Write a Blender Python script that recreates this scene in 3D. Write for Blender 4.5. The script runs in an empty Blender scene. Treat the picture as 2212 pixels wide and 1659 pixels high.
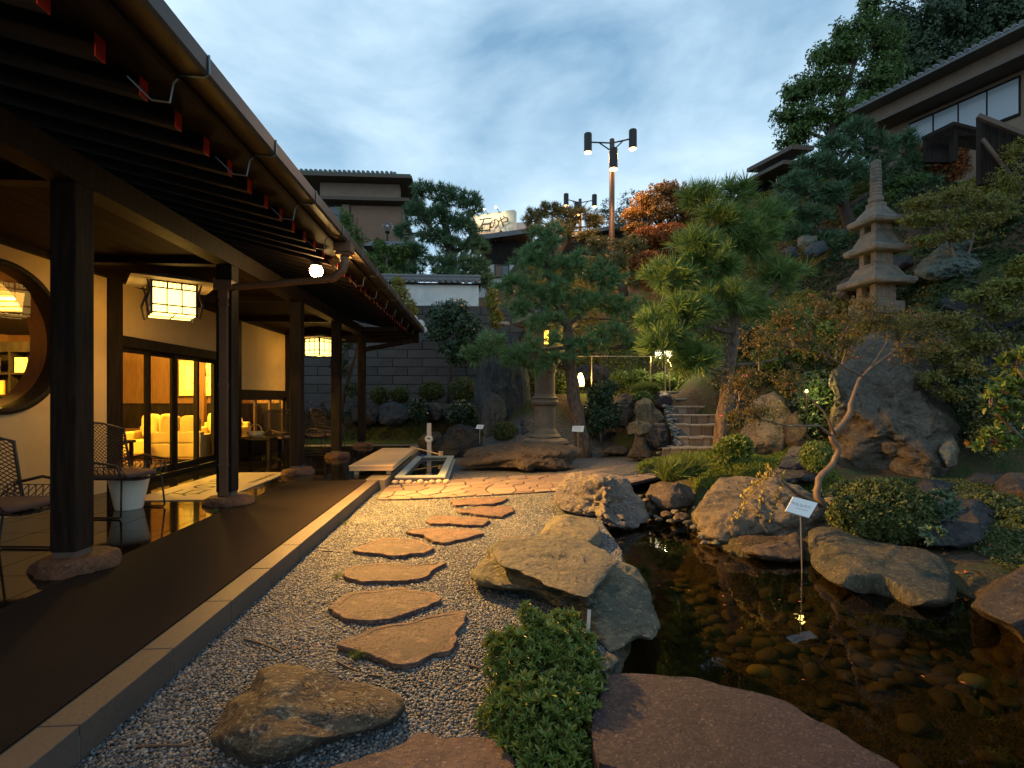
import bpy, bmesh, math, random
import numpy as np
from mathutils import Vector, Matrix, Euler
random.seed(7)
RNG = np.random.default_rng(7)
S = bpy.context.scene
R = math.radians

# ------------------------------------------------------------------ camera
F, CX, HY, EYE = 1090.0, 1106.0, 858.0, 1.418      # picture units of a 2212 wide frame; eye height in metres
YAW = math.atan((1106.0 - 1035.0) / F)             # the camera looks 3.7 degrees right of the veranda's line
cam = bpy.data.cameras.new('camera'); camo = bpy.data.objects.new('camera', cam)
S.collection.objects.link(camo); S.camera = camo
camo.location = (0, 0, EYE); camo.rotation_euler = (R(90), 0, -YAW)
cam.sensor_width = 36; cam.lens = 36 * F / 2212; cam.shift_y = (HY - 829.5) / 2212
cam.clip_start = 0.05; cam.clip_end = 1500
S.render.resolution_x, S.render.resolution_y = 1024, 768

# ------------------------------------------------------------------ dusk sky
W = bpy.data.worlds.new('World'); S.world = W; W.use_nodes = True
nt = W.node_tree; nt.nodes.clear()
def wn(t, **k):
    n = nt.nodes.new(t)
    for a, b in k.items(): setattr(n, a, b)
    return n
SUN_EL, SUN_AZ = 4.0, 205.0
sky = wn('ShaderNodeTexSky', sky_type='NISHITA', sun_disc=False)
sky.sun_elevation = R(SUN_EL); sky.sun_rotation = R(SUN_AZ); sky.altitude = 100; sky.air_density = 1.2; sky.dust_density = 0.6; sky.ozone_density = 3.0
tc = wn('ShaderNodeTexCoord')
mp = wn('ShaderNodeMapping'); mp.inputs['Scale'].default_value = (1.0, 1.0, 2.2); mp.inputs['Rotation'].default_value = (0.35, -0.35, 0.5)
n1 = wn('ShaderNodeTexNoise'); n1.inputs['Scale'].default_value = 2.1; n1.inputs['Detail'].default_value = 7; n1.inputs['Roughness'].default_value = 0.52; n1.inputs['Distortion'].default_value = 0.35
r1 = wn('ShaderNodeValToRGB'); r1.color_ramp.elements[0].position = 0.36; r1.color_ramp.elements[1].position = 0.66
n2 = wn('ShaderNodeTexNoise'); n2.inputs['Scale'].default_value = 5.5; n2.inputs['Detail'].default_value = 8; n2.inputs['Roughness'].default_value = 0.6
nt.links.new(tc.outputs['Generated'], mp.inputs['Vector']); nt.links.new(mp.outputs[0], n1.inputs['Vector']); nt.links.new(mp.outputs[0], n2.inputs['Vector'])
addn = wn('ShaderNodeMath', operation='MULTIPLY_ADD'); addn.inputs[1].default_value = 0.22
nt.links.new(n2.outputs['Fac'], addn.inputs[0]); nt.links.new(n1.outputs['Fac'], addn.inputs[2])
sub = wn('ShaderNodeMath', operation='SUBTRACT'); sub.inputs[1].default_value = 0.11
nt.links.new(addn.outputs[0], sub.inputs[0]); nt.links.new(sub.outputs[0], r1.inputs['Fac'])
# elevation: paler and brighter near the horizon
sep = wn('ShaderNodeSeparateXYZ'); nt.links.new(tc.outputs['Generated'], sep.inputs[0])
el = wn('ShaderNodeMapRange'); el.inputs['From Min'].default_value = 0.0; el.inputs['From Max'].default_value = 0.75
nt.links.new(sep.outputs['Z'], el.inputs['Value'])
cloud = wn('ShaderNodeMix', data_type='RGBA'); cloud.inputs[6].default_value = (0.60, 0.74, 0.83, 1); cloud.inputs[7].default_value = (0.36, 0.50, 0.62, 1)
nt.links.new(el.outputs[0], cloud.inputs[0])
clear = wn('ShaderNodeMix', data_type='RGBA'); clear.inputs[6].default_value = (0.37, 0.55, 0.68, 1); clear.inputs[7].default_value = (0.07, 0.17, 0.30, 1)
nt.links.new(el.outputs[0], clear.inputs[0])
mixc = wn('ShaderNodeMix', data_type='RGBA'); nt.links.new(r1.outputs[0], mixc.inputs[0]); nt.links.new(clear.outputs[2], mixc.inputs[6]); nt.links.new(cloud.outputs[2], mixc.inputs[7])
skyb = wn('ShaderNodeBackground'); skyb.inputs['Strength'].default_value = 0.05; nt.links.new(sky.outputs[0], skyb.inputs['Color'])
clb = wn('ShaderNodeBackground'); clb.inputs['Strength'].default_value = 1.95; nt.links.new(mixc.outputs[2], clb.inputs['Color'])
mixb = wn('ShaderNodeMixShader'); mixb.inputs[0].default_value = 0.86
nt.links.new(skyb.outputs[0], mixb.inputs[1]); nt.links.new(clb.outputs[0], mixb.inputs[2])
wo = wn('ShaderNodeOutputWorld'); nt.links.new(mixb.outputs[0], wo.inputs['Surface'])

sl = bpy.data.lights.new('sun', 'SUN'); sl.energy = 0.12; sl.angle = R(25); sl.color = (1.0, 0.93, 0.86)
so = bpy.data.objects.new('sun', sl); S.collection.objects.link(so); so.rotation_euler = (R(90 - 35), 0, R(180 - SUN_AZ)); so.location = (0, 0, 40)
S.view_settings.view_transform = 'Standard'; S.view_settings.look = 'None'; S.view_settings.exposure = 0.0; S.view_settings.gamma = 1.0
S.view_settings.use_curve_mapping = False
S.cycles.use_denoising = True; S.cycles.max_bounces = 7; S.cycles.diffuse_bounces = 3; S.cycles.glossy_bounces = 3; S.cycles.transparent_max_bounces = 12; S.cycles.transmission_bounces = 3
S.cycles.caustics_reflective = False; S.cycles.caustics_refractive = False; S.cycles.sample_clamp_indirect = 3.0; S.cycles.use_light_tree = True
S.cycles.use_adaptive_sampling = True; S.cycles.adaptive_threshold = 0.015

# ------------------------------------------------------------------ picture <-> world
FW = Vector((math.sin(YAW), math.cos(YAW), 0)); RT = Vector((math.cos(YAW), -math.sin(YAW), 0)); UP = Vector((0, 0, 1))
EYEV = Vector((0, 0, EYE))
def P(px, py, d):
    return EYEV + FW * d + RT * ((px - CX) / F * d) + UP * ((HY - py) / F * d)
def G(px, py, z=0.0):
    return P(px, py, (EYE - z) * F / (py - HY))
def XD(X, D, z=0.0):                       # camera-aligned metres
    return Vector((0, 0, z)) + FW * D + RT * X
def px_of(p):                              # world -> picture
    d = p[0] * FW.x + p[1] * FW.y; x = p[0] * RT.x + p[1] * RT.y
    return CX + F * x / d, HY - F * (p[2] - EYE) / d, d
FWn, RTn = np.array(FW), np.array(RT)
def Pn(px, py, d):
    px, py, d = map(np.asarray, (px, py, d))
    return np.array([0, 0, EYE]) + d[..., None] * FWn + ((px - CX) / F * d)[..., None] * RTn + ((HY - py) / F * d)[..., None] * np.array([0, 0, 1.0])

# ------------------------------------------------------------------ noise (numpy)
def _h(ix, iy, iz, seed):
    n = (ix * 374761393 + iy * 668265263 + iz * 2147483647 + seed * 1274126177) & 0xffffffff
    n = ((n ^ (n >> 13)) * 1274126177) & 0xffffffff
    n = (n ^ (n >> 16)) & 0xffffffff
    return n / 4294967295.0
def vnoise(p, seed=0):
    i = np.floor(p).astype(np.int64); f = p - i; f = f * f * (3 - 2 * f)
    r = 0
    for a in (0, 1):
        for b in (0, 1):
            for c in (0, 1):
                w = (f[:, 0] if a else 1 - f[:, 0]) * (f[:, 1] if b else 1 - f[:, 1]) * (f[:, 2] if c else 1 - f[:, 2])
                r = r + w * _h(i[:, 0] + a, i[:, 1] + b, i[:, 2] + c, seed)
    return r * 2 - 1
def fbm(p, o=4, seed=0, g=0.5):
    r, a = 0, 1.0
    for k in range(o):
        r = r + a * vnoise(p * (2.03 ** k), seed + k * 17); a *= g
    return r
def worley(p, seed=0):
    i = np.floor(p).astype(np.int64); f1 = np.full(len(p), 9.0); f2 = f1.copy()
    for a in (-1, 0, 1):
        for b in (-1, 0, 1):
            for c in (-1, 0, 1):
                j = i + (a, b, c)
                q = np.stack([j[:, k] + _h(j[:, 0], j[:, 1], j[:, 2], seed + 31 * k) for k in range(3)], 1)
                d = np.linalg.norm(q - p, axis=1)
                f2 = np.minimum(f2, np.maximum(f1, d)); f1 = np.minimum(f1, d)
    return f1, f2

# ------------------------------------------------------------------ materials
def M(name, base=(0.5, 0.5, 0.5), rough=0.7, metal=0.0, spec=0.5, emit=None, estr=0.0, noise=None, bump=None, coat=0.0, rnd=None, alpha=None, trans=0.0, space='Object', cracks=None):
    """noise=(scale, colour2, lo, hi, (sx,sy,sz)) blends a second colour; bump=(scale, strength, dist); rnd=colour for random per piece"""
    m = bpy.data.materials.new(name); m.use_nodes = True; n = m.node_tree.nodes; L = m.node_tree.links
    b = n['Principled BSDF']; b.inputs['Roughness'].default_value = rough; b.inputs['Metallic'].default_value = metal
    b.inputs['Specular IOR Level'].default_value = spec; b.inputs['Base Color'].default_value = (*base, 1)
    if coat: b.inputs['Coat Weight'].default_value = coat
    if emit: b.inputs['Emission Color'].default_value = (*emit, 1); b.inputs['Emission Strength'].default_value = estr
    tc = n.new('ShaderNodeTexCoord'); out = None
    if noise:
        for k, nz in enumerate(noise if isinstance(noise, list) else [noise]):
            mpn = n.new('ShaderNodeMapping'); L.new(tc.outputs[space], mpn.inputs['Vector']); mpn.inputs['Location'].default_value = (k * 3.7, k * 1.3, k * 7.1)
            if len(nz) > 4: mpn.inputs['Scale'].default_value = nz[4]
            t = n.new('ShaderNodeTexNoise'); t.inputs['Scale'].default_value = nz[0]; t.inputs['Detail'].default_value = 9; t.inputs['Roughness'].default_value = 0.66
            t.inputs['Distortion'].default_value = nz[5] if len(nz) > 5 else 0.0
            L.new(mpn.outputs[0], t.inputs['Vector'])
            r = n.new('ShaderNodeMapRange'); r.inputs['From Min'].default_value = nz[2]; r.inputs['From Max'].default_value = nz[3]; L.new(t.outputs['Fac'], r.inputs['Value'])
            mx = n.new('ShaderNodeMix'); mx.data_type = 'RGBA'; L.new(r.outputs[0], mx.inputs[0])
            if out: L.new(out, mx.inputs[6])
            else: mx.inputs[6].default_value = (*base, 1)
            mx.inputs[7].default_value = (*nz[1], 1); out = mx.outputs[2]
    crk = None
    if cracks:
        mpn = n.new('ShaderNodeMapping'); L.new(tc.outputs[space], mpn.inputs['Vector']); mpn.inputs['Scale'].default_value = cracks[2]
        t = n.new('ShaderNodeTexNoise'); t.inputs['Scale'].default_value = cracks[0]; t.inputs['Detail'].default_value = 5; t.inputs['Roughness'].default_value = 0.6; t.inputs['Distortion'].default_value = 0.8; L.new(mpn.outputs[0], t.inputs['Vector'])
        s1 = n.new('ShaderNodeMath'); s1.operation = 'SUBTRACT'; s1.inputs[1].default_value = 0.5; L.new(t.outputs['Fac'], s1.inputs[0]); s2 = n.new('ShaderNodeMath'); s2.operation = 'ABSOLUTE'; L.new(s1.outputs[0], s2.inputs[0])
        r = n.new('ShaderNodeMapRange'); r.inputs['From Max'].default_value = cracks[1]; L.new(s2.outputs[0], r.inputs['Value']); crk = r.outputs[0]
        mx = n.new('ShaderNodeMix'); mx.data_type = 'RGBA'; L.new(crk, mx.inputs[0]); mx.inputs[6].default_value = (*[c * .5 for c in base], 1)
        if out: L.new(out, mx.inputs[7])
        else: mx.inputs[7].default_value = (*base, 1)
        out = mx.outputs[2]
    if rnd:
        mode, col, amt = rnd
        if mode == 'island': g = n.new('ShaderNodeNewGeometry'); src = g.outputs['Random Per Island']
        else: g = n.new('ShaderNodeObjectInfo'); src = g.outputs['Random']
        ml = n.new('ShaderNodeMath'); ml.operation = 'MULTIPLY'; ml.inputs[1].default_value = amt; L.new(src, ml.inputs[0])
        mx = n.new('ShaderNodeMix'); mx.data_type = 'RGBA'; L.new(ml.outputs[0], mx.inputs[0])
        if out: L.new(out, mx.inputs[6])
        else: mx.inputs[6].default_value = (*base, 1)
        mx.inputs[7].default_value = (*col, 1); out = mx.outputs[2]
    if out: L.new(out, b.inputs['Base Color'])
    if bump:
        prev = None
        for bz in (bump if isinstance(bump, list) else [bump]):
            mpn = n.new('ShaderNodeMapping'); L.new(tc.outputs[space], mpn.inputs['Vector'])
            if len(bz) > 3: mpn.inputs['Scale'].default_value = bz[3]
            t = n.new('ShaderNodeTexNoise'); t.inputs['Scale'].default_value = bz[0]; t.inputs['Detail'].default_value = 8; t.inputs['Roughness'].default_value = 0.65
            L.new(mpn.outputs[0], t.inputs['Vector'])
            bp = n.new('ShaderNodeBump'); bp.inputs['Strength'].default_value = bz[1]; bp.inputs['Distance'].default_value = bz[2]; L.new(t.outputs['Fac'], bp.inputs['Height'])
            if prev: L.new(prev, bp.inputs['Normal'])
            prev = bp.outputs[0]
        if crk:
            bp = n.new('ShaderNodeBump'); bp.inputs['Strength'].default_value = 1.0; bp.inputs['Distance'].default_value = 0.02; L.new(crk, bp.inputs['Height']); L.new(prev, bp.inputs['Normal']); prev = bp.outputs[0]
        L.new(prev, b.inputs['Normal'])
    if trans:
        o = n['Material Output']; td = n.new('ShaderNodeBsdfTranslucent'); ms = n.new('ShaderNodeMixShader'); ms.inputs[0].default_value = trans
        if out: L.new(out, td.inputs['Color'])
        else: td.inputs['Color'].default_value = (*base, 1)
        L.new(b.outputs[0], ms.inputs[1]); L.new(td.outputs[0], ms.inputs[2]); L.new(ms.outputs[0], o.inputs['Surface'])
    return m

def leafmat(name, c1, c2, rough=0.5, trans=0.25, c3=None):
    nz = [(1.3, c3, 0.45, 0.62)] if c3 else None
    return M(name, c1, rough, rnd=('island', c2, 1.0), trans=trans, noise=nz, spec=0.35)
def glassmat(name, tint=(0.9, 0.92, 0.9), f0=0.04, rip=0, sc=5.0):
    m = bpy.data.materials.new(name); m.use_nodes = True; n = m.node_tree.nodes; L = m.node_tree.links; n.clear()
    o = n.new('ShaderNodeOutputMaterial'); t = n.new('ShaderNodeBsdfTransparent'); t.inputs[0].default_value = (*tint, 1)
    g = n.new('ShaderNodeBsdfGlossy'); g.inputs['Roughness'].default_value = 0.01; ge = n.new('ShaderNodeNewGeometry')
    d = n.new('ShaderNodeVectorMath'); d.operation = 'DOT_PRODUCT'; L.new(ge.outputs['Normal'], d.inputs[0]); L.new(ge.outputs['Incoming'], d.inputs[1])
    if rip:
        tc = n.new('ShaderNodeTexCoord'); x = n.new('ShaderNodeTexNoise'); x.inputs['Scale'].default_value = sc; x.inputs['Detail'].default_value = 2
        b = n.new('ShaderNodeBump'); b.inputs['Strength'].default_value = rip; b.inputs['Distance'].default_value = 0.05
        L.new(tc.outputs['Object'], x.inputs['Vector']); L.new(x.outputs['Fac'], b.inputs['Height']); L.new(b.outputs[0], g.inputs['Normal']); L.new(b.outputs[0], d.inputs[0])
    def mth(op, a, b=None):
        k = n.new('ShaderNodeMath'); k.operation = op
        for i, v in enumerate((a, b)):
            if v is None: continue
            if isinstance(v, (int, float)): k.inputs[i].default_value = v
            else: L.new(v, k.inputs[i])
        return k.outputs[0]
    ab = mth('ABSOLUTE', d.outputs['Value']); fr = mth('ADD', mth('MULTIPLY', mth('POWER', mth('SUBTRACT', 1.0, ab), 5.0), 1 - f0), f0)
    ms = n.new('ShaderNodeMixShader'); L.new(fr, ms.inputs[0]); L.new(t.outputs[0], ms.inputs[1]); L.new(g.outputs[0], ms.inputs[2]); L.new(ms.outputs[0], o.inputs[0])
    return m

def rockmat(name, c1, c2, c3, vein=None, sc=3.0, stretch=(1, 1, 1), bs=0.5, rough=0.8, speck=None, crack=0.006):
    c1, c2, c3 = ([v * .74 for v in c] for c in (c1, c2, c3)); c1, c2, c3 = tuple(c1), tuple(c2), tuple(c3)
    if vein: vein = tuple(v * .8 for v in vein)
    nz = [(sc, c2, 0.42, 0.6, stretch, 0.6), (sc * 3.1, c3, 0.52, 0.66, stretch, 0.3)]
    if vein: nz.append((sc * 1.7, vein, 0.60, 0.68, (stretch[0] * 1.2, stretch[1] * 1.2, stretch[2] * 2.2), 2.0))
    nz.append((sc * 7, tuple(x * 0.45 for x in c1), 0.54, 0.66, stretch)); nz.append((sc * 14, tuple(min(.6, x * 1.7) for x in c3), 0.58, 0.66))
    if speck: nz.append((sc * 11, speck, 0.56, 0.62))
    return M(name, c1, rough, noise=nz, bump=[(sc * 2.2, bs, 0.10, stretch), (sc * 7, min(1, bs * 1.3), 0.05, stretch), (sc * 22, bs, 0.016)], spec=0.3, cracks=(sc * 0.9, crack, stretch) if crack else None, rnd=('object', tuple(v * .8 for v in c2), .55))

MT = dict(
    olive=rockmat('rock_olive', (0.155, 0.135, 0.085), (0.07, 0.075, 0.055), (0.21, 0.18, 0.11), (0.25, 0.22, 0.15), 2.2, (2.5, 2.5, 0.7), .7),
    green=rockmat('rock_green', (0.20, 0.185, 0.125), (0.09, 0.105, 0.085), (0.29, 0.25, 0.16), (0.29, 0.26, 0.18), 2.2, (1, 1, 3.6), .8),
    gold=rockmat('rock_gold', (0.33, 0.28, 0.21), (0.17, 0.155, 0.15), (0.40, 0.31, 0.21), (0.55, 0.50, 0.44), 2.6, (1, 1, 1.5), 0.9),
    cream=rockmat('rock_cream', (0.27, 0.24, 0.16), (0.17, 0.16, 0.12), (0.33, 0.28, 0.19), (0.20, 0.12, 0.09), 2.6, (1, 1, 1.4), 0.7),
    veined=rockmat('rock_veined', (0.15, 0.115, 0.072), (0.060, 0.042, 0.036), (0.21, 0.17, 0.105), (0.36, 0.31, 0.19), 3.4, (0.6, 1.6, 2.2), 0.5, 0.7, speck=(0.30, 0.27, 0.19)),
    brown=rockmat('rock_brown', (0.13, 0.095, 0.065), (0.065, 0.052, 0.042), (0.18, 0.135, 0.09), None, 2.4, (1, 1, 1.6), 0.7),
    dark=rockmat('rock_dark', (0.055, 0.053, 0.052), (0.028, 0.028, 0.032), (0.12, 0.105, 0.09), (0.16, 0.15, 0.13), 2.0, (1, 1, 1.4), 0.7),
    blue=rockmat('rock_blue', (0.09, 0.108, 0.115), (0.048, 0.06, 0.07), (0.13, 0.14, 0.125), (0.23, 0.24, 0.23), 1.3, (3.2, 3.2, 0.5), 0.9),
    boulder=rockmat('rock_boulder', (0.25, 0.195, 0.13), (0.12, 0.105, 0.085), (0.33, 0.26, 0.16), (0.34, 0.28, 0.19), 1.5, (1, 1, 1.5), 1.0),
    purple=rockmat('rock_purple', (0.060, 0.039, 0.056), (0.030, 0.019, 0.029), (0.10, 0.068, 0.085), (0.13, 0.092, 0.105), 7, (1, 1, 1), 0.5, 0.42, speck=(0.22, 0.17, 0.175), crack=0),
    slabred=rockmat('stepping_red', (0.18, 0.115, 0.094), (0.095, 0.064, 0.056), (0.24, 0.165, 0.13), None, 3.5, (1, 1, 1), 0.4, 0.75, crack=0),
    slabtool=M('stepping_tooled', (0.105, 0.068, 0.058), 0.7, noise=[(3, (0.065, 0.046, 0.042), 0.42, 0.62), (11, (0.15, 0.10, 0.08), 0.54, 0.66), (45, (0.035, 0.026, 0.024), 0.52, 0.60)], bump=[(55, 1.0, 0.035), (8, 0.4, 0.03)], rnd=('object', (0.055, 0.042, 0.042), .5)),
    flag=M('flagstone', (0.14, 0.10, 0.082), 0.8, noise=(6, (0.12, 0.08, 0.065), 0.4, 0.65), bump=(20, 0.8, 0.03), rnd=('object', (0.21, 0.16, 0.125), 0.9)),
    treadlit=M('lit_tread', (0.30, 0.26, 0.20), 0.85, noise=(9, (0.2, 0.17, 0.13), 0.4, 0.65), bump=(16, 0.7, 0.03)),  # paler than the step stone: light on the step edges put into the colour
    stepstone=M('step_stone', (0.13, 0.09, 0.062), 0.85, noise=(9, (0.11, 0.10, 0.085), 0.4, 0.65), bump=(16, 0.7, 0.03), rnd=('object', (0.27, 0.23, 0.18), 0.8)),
    granite=M('granite_kerb', (0.095, 0.068, 0.050), 0.7, noise=[(2, (0.065, 0.05, 0.04), 0.4, 0.65), (70, (0.05, 0.04, 0.034), 0.5, 0.6), (110, (0.20, 0.16, 0.125), 0.62, 0.72)], bump=(180, 0.25, 0.004), rnd=('object', (0.075, 0.06, 0.05), 0.7)),
    lanternstone=M('lantern_granite', (0.20, 0.155, 0.11), 0.85, noise=[(3, (0.11, 0.09, 0.07), 0.42, 0.66), (40, (0.16, 0.15, 0.14), 0.55, 0.7)], bump=[(50, 0.6, 0.01), (6, .3, .03)]),
    pagodastone=M('pagoda_granite', (0.155, 0.128, 0.098), 0.88, noise=[(2.2, (0.085, 0.085, 0.07), 0.42, 0.60), (9, (0.055, 0.055, 0.052), 0.54, 0.66), (50, (0.24, 0.21, 0.17), 0.6, 0.72)], bump=[(45, 0.7, 0.012), (7, .35, .03)]),
    block=M('wall_block', (0.072, 0.062, 0.055), 0.9, noise=[(1.2, (0.035, 0.031, 0.03), 0.4, 0.65), (30, (0.16, 0.15, 0.135), 0.58, 0.75)], bump=(24, 0.8, 0.02), rnd=('object', (0.085, 0.075, 0.068), 0.7)),
    plaster=M('cream_plaster', (0.50, 0.36, 0.18), 0.92, noise=(5, (0.45, 0.32, 0.16), 0.4, 0.7), bump=(90, 0.25, 0.004)),
    whitewall=M('weathered_white_plaster', (0.62, 0.61, 0.58), 0.9, noise=(2.5, (0.50, 0.49, 0.46), 0.35, 0.7), bump=(60, 0.2, 0.006)),
    darkwood=M('dark_stained_timber', (0.008, 0.006, 0.005), 0.65, spec=.12, noise=(4, (0.022, 0.015, 0.011), 0.4, 0.65, (6, 6, 0.6)), bump=(20, 0.15, 0.004, (6, 6, 0.5))),
    rafter=M('rafter_timber', (0.012, 0.0075, 0.005), 0.8, spec=.12, noise=(6, (0.010, 0.007, 0.005), 0.4, 0.65, (0.5, 6, 6))),
    ceilwood=M('ceiling_board_timber', (0.018, 0.0095, 0.005), 0.85, spec=.1, noise=(3, (0.012, 0.007, 0.004), 0.35, 0.7, (12, 0.6, 6)), rnd=('object', (0.015, 0.008, 0.004), 0.8)),
    red=M('red_paint', (0.48, 0.03, 0.02), 0.5),
    midwood=M('brown_joinery', (0.16, 0.08, 0.035), 0.5, noise=(4, (0.10, 0.05, 0.025), 0.4, 0.7, (6, 6, 0.6))),
    palewood=M('pale_cypress', (0.62, 0.42, 0.22), 0.55, noise=[(3, (0.50, 0.32, 0.16), 0.4, 0.7, (14, 0.5, 14)), (2, (0.56, 0.40, 0.24), 0.3, 0.7)], bump=(10, 0.1, 0.003, (14, .5, 14))),
    whitewood=M('weathered_pale_post', (0.60, 0.50, 0.42), 0.7, noise=(5, (0.5, 0.41, 0.34), 0.4, 0.7, (8, 8, 1))),
    gutter=M('gutter_copper', (0.030, 0.021, 0.018), 0.45, metal=0.1, noise=(3, (0.03, 0.022, 0.02), 0.4, 0.7), bump=(4, 0.08, 0.02)),
    pipe=M('downpipe_copper', (0.15, 0.075, 0.035), 0.5, metal=0.15, noise=(4, (0.10, 0.05, 0.025), 0.4, 0.7)),
    bracket=M('bracket_metal', (0.14, 0.17, 0.17), 0.4, metal=0.6),
    tileroof=M('glazed_roof_tile', (0.085, 0.09, 0.095), 0.38, noise=(5, (0.05, 0.055, 0.06), 0.4, 0.7), rnd=('object', (0.12, 0.125, 0.13), 0.6)),
    tilegreen=M('greenish_copper_roof', (0.05, 0.085, 0.06), 0.6),
    floortile=M('polished_black_tile', (0.006, 0.005, 0.0045), 0.06, noise=(8, (0.009, 0.008, 0.007), 0.4, 0.7), spec=0.4),
    grout=M('floor_grout', (0.16, 0.13, 0.09), 0.8),
    carpet=M('brown_carpet', (0.012, 0.0085, 0.0078), 0.98, noise=[(1.2, (0.019, 0.013, 0.011), 0.35, 0.7), (160, (0.010, 0.007, 0.006), 0.45, 0.65)], bump=(220, 0.8, 0.006), spec=0.1),
    paper=M('lit_paper', (0.9, 0.8, 0.6), 0.9, emit=(1.0, 0.66, 0.17), estr=4.2),
    paper_soft=M('lit_paper_soft', (0.9, 0.75, 0.5), 0.9, emit=(1.0, 0.50, 0.08), estr=1.6),
    bulb=M('bulb_glow', (1, 1, 1), 0.5, emit=(1.0, 0.62, 0.22), estr=120.0),
    bulb_o=M('orange_bulb_glow', (1, 1, 1), 0.5, emit=(1.0, 0.42, 0.12), estr=9.0),
    bulb_y=M('yellow_lamp_glow', (1, 1, 1), 0.5, emit=(1.0, 0.62, 0.06), estr=5.0),
    bulb_w=M('white_lamp_glow', (1, 1, 1), 0.5, emit=(1.0, 0.86, 0.55), estr=5.0),
    iron=M('black_iron', (0.02, 0.017, 0.015), 0.45, metal=0.4),
    polebrown=M('brown_pole', (0.07, 0.042, 0.032), 0.5, metal=0.2),
    brass=M('brass_rail', (0.45, 0.35, 0.20), 0.28, metal=0.9),
    steel=M('brushed_rod', (0.35, 0.30, 0.24), 0.35, metal=0.8),
    wicker=M('brown_wicker', (0.045, 0.028, 0.018), 0.55),
    cushion=M('dusky_cushion', (0.10, 0.055, 0.045), 0.9, bump=(200, 0.3, 0.003)),
    sofa=M('cream_upholstery', (0.6, 0.44, 0.17), 0.9, bump=(150, 0.3, 0.004)),
    white=M('white_enamel', (0.72, 0.70, 0.66), 0.5),
    potwhite=M('white_ceramic', (0.62, 0.56, 0.46), 0.35),
    mat=M('beige_doormat', (0.42, 0.33, 0.20), 0.95, noise=(60, (0.34, 0.27, 0.17), 0.4, 0.7), bump=(150, 0.5, 0.005)),
    ink=M('dark_lettering', (0.03, 0.025, 0.02), 0.8),
    inkgrey=M('grey_lettering', (0.25, 0.25, 0.25), 0.8),
    scroll=M('paper_scroll', (0.80, 0.62, 0.34), 0.9),
    scrollin=M('cream_paper', (0.88, 0.78, 0.55), 0.9),
    glass=glassmat('window_glass'),
    globe=M('pale_globe', (0.5, 0.52, 0.52), 0.15),
    rim=M('pale_green_stone_rim', (0.36, 0.40, 0.35), 0.45, noise=(4, (0.30, 0.34, 0.31), 0.4, 0.7)),
    mortar=M('mortar', (0.22, 0.19, 0.15), 0.95, bump=(60, 0.5, 0.01)),
    cobble=M('river_cobble', (0.42, 0.36, 0.28), 0.6, noise=(8, (0.32, 0.27, 0.21), 0.4, 0.7), rnd=('object', (0.50, 0.33, 0.20), 0.9)),
    darkjoint=M('dark_joint', (0.02, 0.018, 0.016), 0.95),
    pondcobble=M('mossy_pond_cobble', (0.12, 0.09, 0.045), 0.8, noise=(9, (0.10, 0.085, 0.04), 0.4, 0.65), bump=(20, 0.5, 0.02), rnd=('object', (0.06, 0.055, 0.035), 0.9)),
    pondgold=M('yellow_pond_cobble', (0.30, 0.26, 0.10), 0.8, noise=(9, (0.2, 0.17, 0.05), 0.45, 0.6)),
    bark=M('pine_bark', (0.17, 0.115, 0.075), 0.9, noise=[(9, (0.06, 0.045, 0.035), 0.46, 0.58, (2.4, 2.4, 0.8)), (30, (0.24, 0.17, 0.11), 0.55, 0.7)], bump=[(10, 1.0, 0.08, (2.4, 2.4, 0.9)), (40, 0.6, 0.02)]),
    barkdark=M('dark_branch_bark', (0.06, 0.042, 0.032), 0.9, noise=(9, (0.035, 0.026, 0.02), 0.4, 0.6, (2, 2, 1)), bump=(20, 0.7, 0.03)),
    barksmooth=M('smooth_tan_bark', (0.11, 0.072, 0.045), 0.6, noise=(5, (0.17, 0.115, 0.075), 0.42, 0.62, (2, 2, 1)), bump=(14, 0.3, 0.02)),
    needle=leafmat('pine_needle', (0.055, 0.14, 0.052), (0.15, 0.26, 0.09), 0.45, 0.15),
    needle_lit=leafmat('lit_pine_needle', (0.07, 0.155, 0.035), (0.18, 0.26, 0.065), 0.45, 0.2),  # brighter needle copy, the spotlight's warm light put into its colour
    needle_blue=leafmat('dark_pine_needle', (0.045, 0.105, 0.055), (0.105, 0.18, 0.08), 0.5, 0.15),
    needle_brown=leafmat('brownish_pine_needle', (0.09, 0.11, 0.04), (0.20, 0.16, 0.06), 0.5, 0.15),
    azalea=leafmat('azalea_leaf', (0.075, 0.15, 0.022), (0.21, 0.24, 0.06), 0.38, 0.2),
    azalea_dull=leafmat('dull_azalea_leaf', (0.045, 0.08, 0.018), (0.11, 0.12, 0.032), 0.5, 0.2),
    camellia=leafmat('glossy_dark_leaf', (0.022, 0.055, 0.024), (0.055, 0.09, 0.045), 0.28, 0.1),
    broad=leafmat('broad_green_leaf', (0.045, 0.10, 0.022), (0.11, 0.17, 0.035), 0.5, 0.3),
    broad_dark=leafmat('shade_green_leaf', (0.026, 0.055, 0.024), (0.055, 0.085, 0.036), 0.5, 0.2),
    lime=leafmat('yellow_green_leaf', (0.12, 0.14, 0.02), (0.22, 0.20, 0.03), 0.5, 0.3),
    maple_o=leafmat('orange_maple_leaf', (0.19, 0.075, 0.018), (0.30, 0.17, 0.03), 0.5, 0.35, (0.09, 0.055, 0.022)),
    maple_r=leafmat('red_shrub_leaf', (0.22, 0.060, 0.014), (0.30, 0.12, 0.025), 0.5, 0.3),
    autumn=leafmat('autumn_green_leaf', (0.09, 0.14, 0.022), (0.22, 0.20, 0.035), 0.5, 0.3, (0.18, 0.10, 0.03)),
    myrtle=leafmat('myrtle_leaf', (0.11, 0.075, 0.022), (0.19, 0.13, 0.03), 0.5, 0.3, (0.075, 0.12, 0.025)),
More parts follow.
